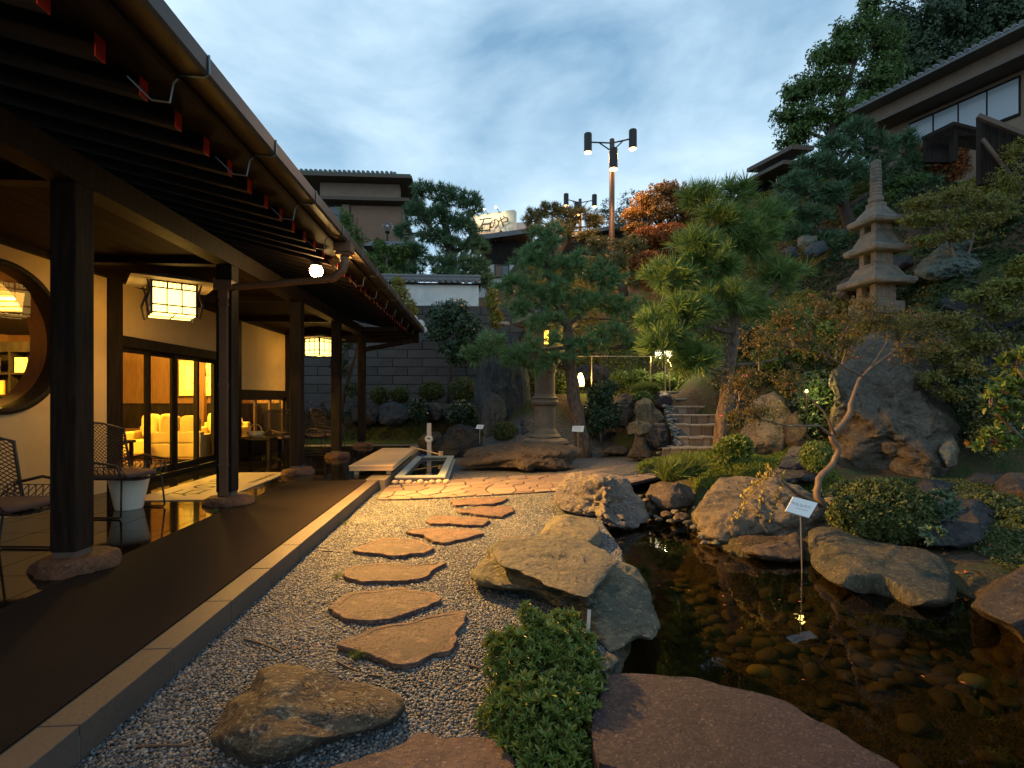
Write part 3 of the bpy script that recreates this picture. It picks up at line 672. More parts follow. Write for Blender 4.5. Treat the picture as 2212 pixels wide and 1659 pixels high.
GV = np.c_[X_ * RTn[0] + D_ * FWn[0], X_ * RTn[1] + D_ * FWn[1], ZZ]
nx, nd = len(gx), len(gd); ii = (np.arange(nd - 1)[:, None] * nx + np.arange(nx - 1)[None]).ravel()
GF = np.stack([ii, ii + 1, ii + nx + 1, ii + nx], 1)
gm = bpy.data.materials.new('garden_ground'); gm.use_nodes = True
def ground_nodes(m):
    n, L = m.node_tree.nodes, m.node_tree.links; b = n['Principled BSDF']; b.inputs['Roughness'].default_value = 0.95; b.inputs['Specular IOR Level'].default_value = 0.2
    tc = n.new('ShaderNodeTexCoord')
    def noise(s, d=5):
        t = n.new('ShaderNodeTexNoise'); t.inputs['Scale'].default_value = s; t.inputs['Detail'].default_value = d; L.new(tc.outputs['Object'], t.inputs['Vector']); return t.outputs['Fac']
    def ramp(x, a, b_):
        r = n.new('ShaderNodeMapRange'); r.inputs['From Min'].default_value = a; r.inputs['From Max'].default_value = b_; L.new(x, r.inputs['Value']); return r.outputs[0]
    def mix(f, a, b_):
        x = n.new('ShaderNodeMix'); x.data_type = 'RGBA'; L.new(f, x.inputs[0])
        for i, c in ((6, a), (7, b_)):
            if isinstance(c, tuple): x.inputs[i].default_value = (*c, 1)
            else: L.new(c, x.inputs[i])
        return x.outputs[2]
    soil = mix(ramp(noise(3), .4, .65), (0.04, 0.028, 0.018), (0.075, 0.045, 0.027)); soil = mix(ramp(noise(40), .55, .7), soil, (0.17, 0.11, 0.06))
    moss = mix(ramp(noise(9), .4, .6), (0.025, 0.045, 0.012), (0.05, 0.06, 0.018))
    base = mix(ramp(noise(1.1), .40, .60), soil, moss)
    v = n.new('ShaderNodeTexVoronoi'); v.inputs['Scale'].default_value = 75; L.new(tc.outputs['Object'], v.inputs['Vector'])
    sp = n.new('ShaderNodeSeparateColor'); L.new(v.outputs['Color'], sp.inputs[0])
    rp = n.new('ShaderNodeValToRGB'); L.new(sp.outputs[0], rp.inputs[0]); e = rp.color_ramp.elements
    e[0].color = (0.07, 0.075, 0.08, 1); e[1].color = (0.34, 0.31, 0.26, 1); k = rp.color_ramp.elements.new(.5); k.color = (0.16, 0.165, 0.165, 1)
    edge = n.new('ShaderNodeMapRange'); edge.inputs['From Min'].default_value = 0.30; edge.inputs['From Max'].default_value = 0.65; L.new(v.outputs['Distance'], edge.inputs['Value'])
    grav = mix(edge.outputs[0], rp.outputs[0], (0.05, 0.05, 0.05))
    at = n.new('ShaderNodeAttribute'); at.attribute_name = 'gravel'; c = mix(at.outputs['Fac'], base, grav)
    a2 = n.new('ShaderNodeAttribute'); a2.attribute_name = 'pond'; c = mix(a2.outputs['Fac'], c, mix(ramp(noise(14), .4, .6), (0.075, 0.058, 0.028), (0.04, 0.034, 0.018)))
    L.new(c, b.inputs['Base Color'])
    bp = n.new('ShaderNodeBump'); bp.inputs['Strength'].default_value = 0.9; bp.inputs['Distance'].default_value = 0.01; bp.invert = True; L.new(v.outputs['Distance'], bp.inputs['Height'])
    b2 = n.new('ShaderNodeBump'); b2.inputs['Strength'].default_value = 0.8; b2.inputs['Distance'].default_value = 0.04; L.new(noise(22, 8), b2.inputs['Height']); L.new(bp.outputs[0], b2.inputs['Normal']); L.new(b2.outputs[0], b.inputs['Normal'])
ground_nodes(gm)
ground = put('ground', GV, GF, gm, smooth=True, origin=(0, 0, 0)); tag(ground, kind='structure')
dg_ = np.where(inside(GRAVEL, X_, D_), 1, -1) * dist_poly(GRAVEL, X_, D_)
for nm, val in (('gravel', sm(-0.06, 0.06, dg_)), ('pond', sm(-0.02, -0.12, ZZ))):
    a = ground.data.attributes.new(nm, 'FLOAT', 'POINT'); a.data.foreach_set('value', val.astype(np.float32))
# water
PW = [tuple(XD(x, d))[:2] for x, d in POND]; c_ = np.mean(PW, 0)
pw = []
for i in range(len(PW)):
    a, b, c = np.array(PW[i - 1]), np.array(PW[i]), np.array(PW[(i + 1) % len(PW)])
    t = c - a; nrm = np.array([t[1], -t[0]]); nrm /= np.linalg.norm(nrm)
    if inside(PW, *(b + nrm * 0.02)): nrm = -nrm
    pw.append(b + nrm * 0.12)
wv = [(*p, WATER) for p in pw]
water = put('pond_water', wv, [tuple(range(len(wv)))], 'water', origin=(c_[0], c_[1], WATER)); tag(water, kind='structure')
if water.data.polygons[0].normal.z < 0: water.data.flip_normals()
# cobbles on the pond floor
g = np.random.default_rng(3)
cob = []
for k in range(5):
    s, Fc = ico(2); v = s * (1, 0.70, 0.30) * (1 + 0.22 * fbm(s * 1.5 + k * 9, 3, k))[:, None]; cob.append(mesh_from('cobble', v, Fc, 'pondcobble', True))
cobg = mesh_from('cobble', ico(2)[0] * (1, .75, .42), ico(2)[1], 'pondgold', True)
pts = []; tries = 0
while len(pts) < 150 and tries < 60000:
    tries += 1
    px, py = g.uniform(1290, 2230), g.uniform(1110, 1680); z = WATER - .33; d = (EYE - z) * F / (py - HY); X = (px - CX) / F * d
    if not inside(POND, X, d) or height(X, d) > WATER - .12: continue
    # the middle of the pool is bare and dark
    if py > 1390 + (px - 1500) * .21 and g.uniform() < 0.97: continue
    if any((X - a) ** 2 + (d - b) ** 2 < (0.085 + 0.01 * d) ** 2 for a, b in pts): continue
    pts.append((X, d))
for X, d in pts:
    o = link_obj('cobble', cob[int(g.integers(5))], ground, XD(X, d, float(height(X, d)) + 0.01)); s = g.uniform(.055, .10) * (1 + 0.05 * d); o.scale = (s, s, s * g.uniform(.8, 1.3)); o.rotation_euler = (g.uniform(-.3, .3), g.uniform(-.3, .3), g.uniform(0, 6.3))
for px, py, s in ((1640, 1450, .08), (2105, 1472, .09), (2130, 1330, .06)):
    p = G(px, py, WATER - .2); o = link_obj('cobble', cobg, ground, p); o.scale = (s, s, s); o['label'] = 'pale yellow cobble'
# pebbles: real stones close by, the ground's own relief farther off
pb = M('pebble', (0.2, 0.2, 0.2), 0.62, spec=0.45); n_, L_ = pb.node_tree.nodes, pb.node_tree.links
oi = n_.new('ShaderNodeObjectInfo'); rp = n_.new('ShaderNodeValToRGB'); L_.new(oi.outputs['Random'], rp.inputs[0]); L_.new(rp.outputs[0], n_['Principled BSDF'].inputs['Base Color'])
cr = rp.color_ramp; cr.interpolation = 'CONSTANT'; pal = [(0.041, 0.059, 0.072), (0.087, 0.101, 0.111), (0.028, 0.035, 0.041), (0.131, 0.134, 0.132), (0.062, 0.074, 0.083), (0.162, 0.148, 0.119), (0.038, 0.048, 0.061), (0.106, 0.117, 0.125), (0.075, 0.060, 0.051), (0.212, 0.221, 0.215), (0.053, 0.065, 0.079)]
cr.elements[0].color = (*pal[0], 1); cr.elements[1].position = 1 / len(pal); cr.elements[1].color = (*pal[1], 1)
for k in range(2, len(pal)): e = cr.elements.new(k / len(pal)); e.color = (*pal[k], 1)
g = np.random.default_rng(11); st = 0.0112
qx, qd = np.meshgrid(np.arange(-2.2, 1.6, st), np.arange(1.15, 7.4, st)); qx, qd = qx.ravel(), qd.ravel()
qx = qx + g.uniform(-.6, .6, len(qx)) * st; qd = qd + g.uniform(-.6, .6, len(qd)) * st
wx = qx * RTn[0] + qd * FWn[0]
fpx = CX + F * qx / qd; k = inside(GRAVEL, qx, qd) & ~inside(POND, qx, qd) & (wx > -1.545) & (fpx > -40) & (fpx < 1700) & (HY + F * EYE / qd < 1760)
k &= (g.uniform(size=len(qx)) < np.clip(1.25 - (qd - 4.2) * .22, 0.35, 1))
qx, qd = qx[k], qd[k]; N = len(qx)
me = bpy.data.meshes.new('gravel'); me.vertices.add(N)
pz = g.uniform(-0.004, 0.005, N) + 0.006 * fbm(np.c_[qx * 2.2, qd * 2.2, qx * 0], 2, 4)
me.vertices.foreach_set('co', np.c_[qx * RTn[0] + qd * FWn[0], qx * RTn[1] + qd * FWn[1], pz].astype(np.float32).ravel())
s0 = g.uniform(0.0045, 0.0082, N) * (1 + 0.5 * (g.uniform(size=N) > .93))
for nm, val in (('rot', np.c_[g.uniform(-.5, .5, N), g.uniform(-.5, .5, N), g.uniform(0, 6.3, N)]), ('scl', np.c_[s0 * g.uniform(1, 1.45, N), s0, s0 * g.uniform(.55, .8, N)])):
    a = me.attributes.new(nm, 'FLOAT_VECTOR', 'POINT'); a.data.foreach_set('vector', val.astype(np.float32).ravel())
grv = link_obj('gravel', me); tag(grv, kind='stuff', label='blue grey and tan pebbles spread between kerb and pond', cat='gravel'); me.materials.append(pb)
ng = bpy.data.node_groups.new('pebbles', 'GeometryNodeTree'); ng.interface.new_socket('Geometry', in_out='INPUT', socket_type='NodeSocketGeometry'); ng.interface.new_socket('Geometry', in_out='OUTPUT', socket_type='NodeSocketGeometry')
N_ = ng.nodes; gi, go = N_.new('NodeGroupInput'), N_.new('NodeGroupOutput'); ic = N_.new('GeometryNodeMeshIcoSphere'); ic.inputs['Radius'].default_value = 1; ic.inputs['Subdivisions'].default_value = 2
ss = N_.new('GeometryNodeSetShadeSmooth'); smn = N_.new('GeometryNodeSetMaterial'); smn.inputs['Material'].default_value = pb; ip = N_.new('GeometryNodeInstanceOnPoints')
ar = N_.new('GeometryNodeInputNamedAttribute'); ar.data_type = 'FLOAT_VECTOR'; ar.inputs['Name'].default_value = 'rot'; as_ = N_.new('GeometryNodeInputNamedAttribute'); as_.data_type = 'FLOAT_VECTOR'; as_.inputs['Name'].default_value = 'scl'
k_ = ng.links.new; k_(ic.outputs[0], ss.inputs[0]); k_(ss.outputs[0], smn.inputs[0]); k_(smn.outputs[0], ip.inputs['Instance']); k_(gi.outputs[0], ip.inputs['Points'])
e2r = N_.new('FunctionNodeEulerToRotation'); k_(ar.outputs['Attribute'], e2r.inputs[0]); k_(e2r.outputs[0], ip.inputs['Rotation']); k_(as_.outputs['Attribute'], ip.inputs['Scale']); k_(ip.outputs[0], go.inputs[0])
md = grv.modifiers.new('pebbles', 'NODES'); md.node_group = ng

# ------------------------------------------------------------------ crazy paving path
def clip_half(poly, mx, my, nx_, ny_):
    out = []
    for i in range(len(poly)):
        a, b = poly[i], poly[(i + 1) % len(poly)]; da = (a[0] - mx) * nx_ + (a[1] - my) * ny_; db = (b[0] - mx) * nx_ + (b[1] - my) * ny_
        if da <= 0: out.append(a)
        if (da < 0 < db) or (db < 0 < da): t = da / (da - db); out.append((a[0] + (b[0] - a[0]) * t, a[1] + (b[1] - a[1]) * t))
    return out
def voronoi(region, step, seed, stretch=1.0):
    g = np.random.default_rng(seed); rx = [p[0] for p in region]; ry = [p[1] for p in region]; sd = []
    y = min(ry) - step
    while y < max(ry) + step:
        x = min(rx) - step * 2
        while x < max(rx) + step: sd.append((x + g.uniform(-.42, .42) * step * stretch, y + g.uniform(-.42, .42) * step)); x += step * stretch
        y += step
    sd = np.array(sd); res = []
    for s in sd:
        nb = sd[np.argsort(((sd - s) ** 2).sum(1))[1:22]]; p = list(region)
        for q in nb:
            p = clip_half(p, (s[0] + q[0]) / 2, (s[1] + q[1]) / 2, q[0] - s[0], q[1] - s[1])
            if len(p) < 3: break
        if len(p) >= 3:
            A = abs(sum(p[i][0] * p[(i + 1) % len(p)][1] - p[(i + 1) % len(p)][0] * p[i][1] for i in range(len(p)))) / 2
            if A > step * step * 0.12: res.append(p)
    return res
def shrink(p, k):
    cx = sum(q[0] for q in p) / len(p); cy = sum(q[1] for q in p) / len(p); r = []
    for q in p:
        l = math.hypot(q[0] - cx, q[1] - cy) or 1e-6; f = max(0.2, 1 - k / l); r.append((cx + (q[0] - cx) * f, cy + (q[1] - cy) * f))
    return r
PATH = wpoly([(813, 1079), (905, 1077), (1015, 1071), (1205, 1060), (1300, 1052), (1362, 1043), (1440, 1026), (1466, 992), (1430, 994), (1327, 1008), (1219, 1023), (995, 1034), (834, 1049)], 0.02)
pb_ = MB(); pb_.prism(PATH, -0.03, 0.014); path = pb_.build('paving_path', 'darkjoint'); tag(path, kind='structure')
for p in voronoi(PATH, 0.24, 5, 1.35):
    q = shrink(p, 0.016); zt = 0.024 + random.uniform(-.003, .004)
    MB().prism(q, 0.0, zt).build('flagstone', 'flag', path, bev=0.004)

# ------------------------------------------------------------------ veranda floor, kerb, carpet
FZ = 0.144
fl = MB(); fl.box(-12, -1.702, -2, 13.64, -0.05, FZ - 0.008); fl.box(-1.702, -1.45, 7.92, 13.64, -0.05, FZ - 0.008)
floor = fl.build('veranda_floor', 'grout'); tag(floor, kind='structure')
tiles = {}
for iu in range(6):
    for iv in range(-2, 23):
        x1 = -2.96 + 0.6 * 2 - iu * 0.6; x0 = x1 - 0.6
        y0 = 0.22 + iv * 0.6; y1 = y0 + 0.6
        if x0 < -5.0: x0 = -4.99
        if y1 > 13.62: continue
        if x1 > -2.3 and y1 < 7.8: continue
        if y1 < 1.5: continue
        key = (round(x1 - x0, 3))
        if key not in tiles: tiles[key] = mesh_from('floor_tile', *(lambda w: ([(a * w, b * .6, c) for a in (.004 / w, 1 - .004 / w) for b in (.006, 1 - .006) for c in (0, .009)], [(0, 1, 3, 2), (4, 6, 7, 5), (0, 4, 5, 1), (2, 3, 7, 6), (0, 2, 6, 4), (1, 5, 7, 3)]))(x1 - x0), 'floortile')
        link_obj('floor_tile', tiles[key], floor, Vector((x0, y0, FZ - 0.009)) - org(floor))
MB().box(-12, -1.45, 13.64, 13.84, -0.05, FZ).build('edge_stone', 'granite', floor, bev=0.006)
kerb = MB().box(-1.70, -1.551, -1.5, 7.90, -0.08, 0.10).build('veranda_kerb', 'mortar'); tag(kerb, kind='structure')
for k in range(-5, 10):
    y0 = 2.065 + 0.6 * k; MB().box(-1.703, -1.547, y0 + .0025, min(y0 + .5975, 7.91), -0.02, FZ + 0.001 + random.uniform(-.001, .001)).build('kerb_block', 'granite', kerb, bev=0.004)
cp = MB().box(-2.86, -1.706, -1.5, 7.84, FZ - .001, FZ + 0.008).build('carpet_runner', 'carpet'); tag(cp, 'long dark brown carpet runner laid along the veranda beside the stone kerb', 'carpet'); bevel(cp, 0.004)

# ================================================================== the inn
inn = thing('inn_building', 'dark timber inn with red tipped rafters, round window and lit lounge', 'building', (-5, 6, FZ))
def B(name, mat, *b, bev=0): return box(name, mat, b, inn, bev)
WU = -5.0
# plaster with the round window
SH[0] = 0.34
cv, cz, rr = 5.29, 2.05, 0.76; v0, v1, z0, z1 = 3.9, 6.79, FZ, 3.02; seg = 64; V, Fc = [], []
for k in range(seg):
    th = 2 * math.pi * k / seg; c, s = math.cos(th), math.sin(th)
    t = min((v1 - cv) / c if c > 1e-6 else (v0 - cv) / c if c < -1e-6 else 9, (z1 - cz) / s if s > 1e-6 else (z0 - cz) / s if s < -1e-6 else 9)
    for x in (WU, WU - 0.14): V += [(x, cv + rr * c, cz + rr * s), (x, cv + t * c, cz + t * s)]
for k in range(seg):
    a, b = 4 * k, 4 * ((k + 1) % seg); Fc += [(a, a + 1, b + 1, b), (a + 2, b + 2, b + 3, a + 3), (a, b, b + 2, a + 2)]
# square corners
for (cy_, cz_) in ((v1, z1), (v0, z1), (v0, z0), (v1, z0)):
    n = len(V); th = math.atan2(cz_ - cz, cy_ - cv); k = int((th % (2 * math.pi)) / (2 * math.pi) * seg); a, b = 4 * (k % seg), 4 * ((k + 1) % seg)
    for x, o in ((WU, 1), (WU - .14, 3)): V.append((x, cy_, cz_)); Fc.append((a + o, n, b + o)); n += 1
put('plaster_wall', V, Fc, 'plaster', inn)
B('plaster_wall', 'plaster', WU - .14, WU, -2, 3.9, FZ, 3.02)
RM = Matrix(((0, 0, 1, 0), (1, 0, 0, 0), (0, 1, 0, 0), (0, 0, 0, 1)))
rf = MB(); prof = [(0.76, -.16), (0.76, .0), (0.775, .03), (0.80, .035), (0.825, .02), (0.83, -.0)]
fr = MB(); fr.lathe([(0.745, -.15), (0.745, .02), (.755, .04), (.80, .04), (.815, .03), (.815, -.02), (.76, -.03), (.76, -.15)], (WU, cv, cz), 72, mat=Matrix(((0, 0, 1), (1, 0, 0), (0, 1, 0))))
fr.f = [f for f in fr.f if len(f) == 4]; wr = fr.build('round_window', 'darkwood', inn, smooth=True)
ln = MB(); ln.lathe([(0.745, -.34), (0.745, -.15)], (WU, cv, cz), 72, mat=Matrix(((0, 0, 1), (1, 0, 0), (0, 1, 0)))); ln.f = [f for f in ln.f if len(f) == 4]; ln.build('lining', 'midwood', wr, smooth=True)
pn = MB(); pn.lathe([(0.744, -.05), (0.001, -.05)], (WU, cv, cz), 48, mat=Matrix(((0, 0, 1), (1, 0, 0), (0, 1, 0)))); pn.f = [f for f in pn.f if len(f) == 4]; pn.build('pane', 'glass', wr)
for a, b in ((6.79, 7.06), (9.73, 9.98), (13.07, 13.36)): B('wall_post', 'darkwood', WU - .16, WU + .03, a, b, FZ, 3.04, bev=.006)
B('wall_board', 'darkwood', WU - .12, WU - .01, 9.98, 10.55, FZ, 3.02)
B('wall_post', 'darkwood', WU - .14, WU + .02, 10.48, 10.62, FZ, 3.04, bev=.005)
B('plaster_wall', 'plaster', WU - .12, WU - .01, 7.06, 9.73, 2.28, 3.02); B('plaster_wall', 'plaster', WU - .12, WU - .01, 10.62, 13.07, 1.58, 3.02)
B('lintel', 'darkwood', WU - .15, WU + .02, 7.06, 9.73, 2.13, 2.285, bev=.005); B('lintel', 'darkwood', WU - .14, WU + .02, 10.62, 13.07, 1.40, 1.582, bev=.005)
B('sill', 'darkwood', WU - .14, WU + .05, 7.06, 9.73, FZ, FZ + .07, bev=.005)
B('wainscot', 'darkwood', WU - .12, WU - .0, 10.62, 13.07, FZ, .52)
B('wall_beam', 'darkwood', WU - .12, WU + .06, -2, 13.4, 3.022, 3.16)
bd = [7.06, 7.72, 8.39, 9.06, 9.73]
for i in range(4):
    a, b = bd[i] - (.02 if i else 0), bd[i + 1] + (.02 if i < 3 else 0); x = WU - .04 - .045 * (i % 2)
    d = MB(); z0_, z1_ = FZ + .072, 2.128
    d.box(x - .018, x + .018, a, a + .06, z0_, z1_); d.box(x - .018, x + .018, b - .06, b, z0_, z1_); d.box(x - .017, x + .017, a + .06, b - .06, z0_, z0_ + .10); d.box(x - .017, x + .017, a + .06, b - .06, z1_ - .07, z1_)
    dr = d.build('sliding_door', 'darkwood', inn); MB().box(x - .003, x + .003, a + .06, b - .06, z0_ + .10, z1_ - .07).build('pane', 'glass', dr)
for i in range(3):
    a = 10.66 + i * .80; b = a + .80
    d = MB()
    for q in ((a, a + .05), (b - .05, b)): d.box(WU - .09, WU - .05, *q, .52, 1.40)
    d.box(WU - .09, WU - .05, a + .05, b - .05, .52, .57); d.box(WU - .09, WU - .05, a + .05, b - .05, 1.35, 1.40)
    w = d.build('low_window', 'midwood', inn); MB().box(WU - .073, WU - .067, a + .05, b - .05, .57, 1.35).build('pane', 'glass', w)
SH[0] = 0.0
# pillars on boulders
PV = [3.87 + 2.32 * k for k in range(-1, 5)]
for k, v in enumerate(PV):
    zb = FZ + .095
    p = MB().box(-3.11, -2.93, v, v + .18, zb + .05, 3.0).build('pillar', 'darkwood', inn, bev=.008)
    MB().box(-3.10, -2.94, v + .01, v + .17, zb - .01, zb + .05).build('shoe', 'granite', p)
    s, Fc = ico(4); q = s * (.28 if k < 3 else .25, .24, .17); q = q * (1 + .16 * fbm(s * 1.6 + k * 5, 4, k))[:, None]; q[:, 2] = np.clip(q[:, 2], -.12, .100 + .010 * s[:, 0])
    put('base_stone', q + (-3.0, v + .09, FZ - .0), Fc, 'rockbase', p, smooth=True) if 'rockbase' in MT else put('base_stone', q + (-3.0, v + .09, FZ), Fc, MT.setdefault('rockbase', rockmat('base_stone_red', (.30, .14, .075), (.19, .10, .06), (.33, .21, .13), (.40, .32, .24), 7, bs=.6)), p, smooth=True)
for x0, x1 in ((-3.12, -2.92),): B('eave_beam', 'darkwood', x0, x1, -2, 14.1, 2.99, 3.20)
for v in PV: B('cross_beam', 'darkwood', -4.94, -3.12, v + .03, v + .15, 3.0, 3.085)
for k in range(9):
    x0 = -4.94 + k * .2045; B('ceiling_board', 'ceilwood', x0 + .003, x0 + .2015, -2, 14.0, 3.088, 3.104)
# rafters with red ends
RS = 0.24; rz0 = 3.20
def rzf(u): return rz0 + (-2.0 - u) * RS
cap = None
for k in range(-5, 34):
    v = 2.80 + .347 * k
    m = MB(); m.add([(-2.0, v - .035, rz0), (-2.0, v + .035, rz0), (-2.0, v + .035, rz0 + .115), (-2.0, v - .035, rz0 + .115), (-5.0, v - .035, rzf(-5)), (-5.0, v + .035, rzf(-5)), (-5.0, v + .035, rzf(-5) + .115), (-5.0, v - .035, rzf(-5) + .115)],
          [(0, 1, 2, 3), (7, 6, 5, 4), (0, 4, 5, 1), (1, 5, 6, 2), (2, 6, 7, 3), (3, 7, 4, 0)])
    r = m.build('rafter', 'rafter', inn); MB().box(-2.0, -1.994, v - .035, v + .035, rz0, rz0 + .115).build('painted_end', 'red', r)
def roofstrip(name, mat, u0, u1, o0, o1, v0_=-2, v1_=14.4):
    m = MB(); m.add([(u, v, rzf(u) + o) for v in (v0_, v1_) for u, o in ((u0, o0), (u1, o0), (u1, o1), (u0, o1))], [(0, 1, 2, 3), (7, 6, 5, 4), (0, 4, 5, 1), (1, 5, 6, 2), (2, 6, 7, 3), (3, 7, 4, 0)])
    return m.build(name, mat, inn)
roofstrip('soffit', 'rafter', -7.5, -1.72, .117, .15)
roof = roofstrip('roof', 'tileroof', -7.5, -1.66, .152, .235)
tm_ = MB(); tm_.lathe([(.055, 0), (.055, .30)], (0, 0, 0), 12, mat=Matrix(((0, 0, -1), (1, 0, 0), (0, 1, 0)))); 
for k in range(55):
    v = .2 + k * .258; u = -1.60; z = rzf(-1.6) + .222
    t = MB(); t.tube([(u, v, z), (u - .34, v, z + .34 * RS)], .055, 10); t.box(u - .09, u - .01, v + .05, v + .21, z - .03, z - .005); t.build('eave_tile', 'tileroof', roof)
# fascia and gutter, with wire brackets
B('fascia', 'rafter', -1.735, -1.7005, -2, 14.4, 3.235, 3.33)
gt = MB()
for v0_, v1_ in ((-2, 6.16), (6.18, 14.45)):
    prof = [(-1.70, 3.262), (-1.565, 3.255), (-1.55, 3.278), (-1.548, 3.372), (-1.556, 3.372), (-1.56, 3.283), (-1.57, 3.267), (-1.69, 3.272), (-1.69, 3.365), (-1.70, 3.365)]
    n = len(prof); gt.add([(x, v, z) for v in (v0_, v1_) for x, z in prof], [(i, (i + 1) % n, n + (i + 1) % n, n + i) for i in range(n)] + [tuple(range(n)), tuple(range(2 * n - 1, n - 1, -1))])
gut = gt.build('gutter', 'gutter', inn)
for k in range(-2, 14):
    v = 3.0 + .955 * k
    m = MB(); m.tube([(-1.545, v, 3.378), (-1.543, v, 3.27), (-1.57, v, 3.25), (-1.70, v, 3.256)], .006, 6)
    m.tube([(-1.70, v, 3.256), (-1.74, v, 3.21), (-1.76, v, 3.10), (-1.86, v, 3.11), (-1.99, v, 3.24)], .006, 6); m.build('bracket', 'bracket', gut)
# rain outlet, elbow and downpipe
pp = MB(); dv = 6.30
pp.box(-1.72, -1.52, dv - .22, dv - .02, 3.15, 3.254); pp.box(-1.70, -1.54, dv - .20, dv - .04, 3.11, 3.15)
for i, (x, z, w) in enumerate(((-1.62, 3.13, .07), (-1.62, 3.05, .062), (-1.66, 2.98, .055), (-1.76, 2.92, .05), (-1.86, 2.90, .05))): pass
pp.tube([(-1.62, dv - .12, 3.12), (-1.61, dv - .12, 3.03), (-1.64, dv - .12, 2.94), (-1.74, dv - .12, 2.85), (-1.88, dv - .12, 2.825), (-2.4, dv - .11, 2.775), (-3.0, dv - .10, 2.715)], [.055, .052, .052, .047, .043, .040, .040], 12)
pp.build('rain_elbow', 'pipe', inn, smooth=False)
dp = MB(); dp.box(-3.12, -2.91, dv - .16, dv - .045, 2.69, 2.80); dp.box(-3.07, -2.955, dv - .15, dv - .05, 2.58, 2.69); dp.box(-3.06, -2.965, dv - .145, dv - .055, .25, 2.58)
for z in (2.5, 1.55, .6): dp.box(-3.068, -2.957, dv - .15, dv - .05, z, z + .03)
dp.build('downpipe', 'pipe', inn, bev=.004)
# far end of the roof
for z, u0 in ((2.72, -3.1),):
    m = MB(); m.bar((-3.0, 13.1, 2.62), (-1.75, 13.15, 2.86), .10, .11); m.build('bracket_arm', 'darkwood', inn)
for v in (12.2, 12.75, 13.3, 13.85): MB().box(-2.93, -1.95, v, v + .09, 3.0, 3.09).build('outrigger', 'darkwood', inn)
MB().box(-6.5, -1.70, 14.35, 14.43, 2.95, 3.35).build('verge_board', 'rafter', inn)
for (u, v, z, s) in ((-1.66, 14.35, 3.47, .13), (-1.80, 14.15, 3.58, .10), (-1.58, 14.5, 3.33, .10)):
    MB().lathe([(s * .8, -.05), (s, -.03), (s, .03), (s * .5, .05)], (u, v, z), 16, mat=Matrix(((1, 0, 0), (0, 0, -1), (0, 1, 0)))).build('ornament_tile', 'whitewall', inn)
# lounge behind the doors
SH[0] = 0.34
I = lambda name, mat, *b, bev=0: B(name, mat, *b, bev=bev)
I('lounge_floor', 'midwood', -11.9, WU - .15, 2, 13.4, FZ - .004, FZ + .004); I('lounge_ceiling', 'ceilwood', -12, WU - .15, 2, 13.4, 3.0, 3.04)
I('lounge_wall', 'midwood', -12, -11.95, 2, 13.4, FZ, 3.0); I('lounge_wall', 'plaster', -12, WU - .15, 1.95, 2.0, FZ, 3.0)
I('lounge_wall', 'midwood', -12, WU - .15, 13.3, 13.36, 1.30, 3.0); I('lounge_wall', 'darkwood', -12, WU - .15, 13.3, 13.36, FZ, 1.30); I('wall_rail', 'midwood', -12, WU - .15, 13.26, 13.30, 1.26, 1.34)
I('lounge_post', 'midwood', -6.62, -6.44, 8.9, 9.08, FZ, 3.0); I('cabinet', 'midwood', -9.2, -6.6, 12.9, 13.25, FZ, .62)
I('lounge_post', 'midwood', -7.2, -7.05, 13.1, 13.25, FZ, 3.0)
for k in range(4): 
    s_ = MB().box(-10.8, -7.2, 7.4 + k * .55, 7.62 + k * .55, 2.96, 2.985).build('ceiling_light', 'paper_soft', inn)
# shelf with books behind the round window
sh = MB(); sx0, sx1, sy = -10.1, -7.75, 9.6
for z in (1.05, 1.45, 1.86, 2.28): sh.box(sx0, sx1, sy, sy + .35, z - .02, z + .02)
for x in np.linspace(sx0, sx1, 6): sh.box(x - .02, x + .02, sy + .001, sy + .349, 1.07, 2.26)
sh.box(sx0, sx1, sy + .33, sy + .36, 1.0, 2.28); sh.box(sx0, sx1, sy + .01, sy + .35, 2.3, 2.45)
sh.build('lounge_shelf', 'darkwood', inn)
g = random.Random(5)
for bi, (x, z, w, h, mt) in enumerate(((-9.55, 1.88, .22, .30, 'book_w'), (-9.05, 1.88, .22, .27, 'book_w'), (-8.55, 1.88, .20, .28, 'book_w'), (-9.6, 1.47, .17, .27, 'book_w'), (-9.13, 1.47, .24, .28, 'book_r'), (-8.9, 1.47, .10, .26, 'book_o'), (-8.5, 1.47, .2, .2, 'book_w'), (-9.1, 1.07, .26, .22, 'book_w'), (-8.6, 1.07, .2, .24, 'book_o'))):
    o = MB().box(x - w / 2, x + w / 2, sy + .06, sy + .10, z, z + h).build('display_book', mt); tag(o, None, 'book', 'books and boxes on the lounge shelf'); o['label'] = ('cream book on the top shelf, left one behind the round window', 'cream book on the top shelf, middle one behind the round window', 'cream book on the top shelf, right one beside the window rim', 'cream booklet at the left of the middle lounge shelf', 'red boxed gift on the middle lounge shelf', 'narrow ochre box touching the red boxed gift', 'small cream box at the right of the middle lounge shelf', 'wide cream packet on the lowest lounge shelf', 'ochre packet at the right of the lowest lounge shelf')[bi]
# calligraphy panel
cal = thing('calligraphy_panel', 'framed paper panel with brushed characters on the lounge back wall', 'artwork', (-7.3, 13.2, 1.48))
MB().box(-7.72, -6.80, 13.20, 13.24, 1.46, 2.36).build('frame', 'scroll', cal); MB().box(-7.56, -6.95, 13.19, 13.199, 1.60, 2.22).build('sheet', 'scrollin', cal)
FRM = lambda x, y, z: Matrix.Translation((x, y, z)) @ Matrix.Rotation(R(90), 4, 'X')
text_mesh('brushed_character', '福', .25, 'ink', cal, FRM(-7.08, 13.185, 2.04)); text_mesh('brushed_character', '月', .25, 'ink', cal, FRM(-7.08, 13.185, 1.74)); text_mesh('brushed_character', 'し', .2, 'ink', cal, FRM(-7.38, 13.185, 1.84))
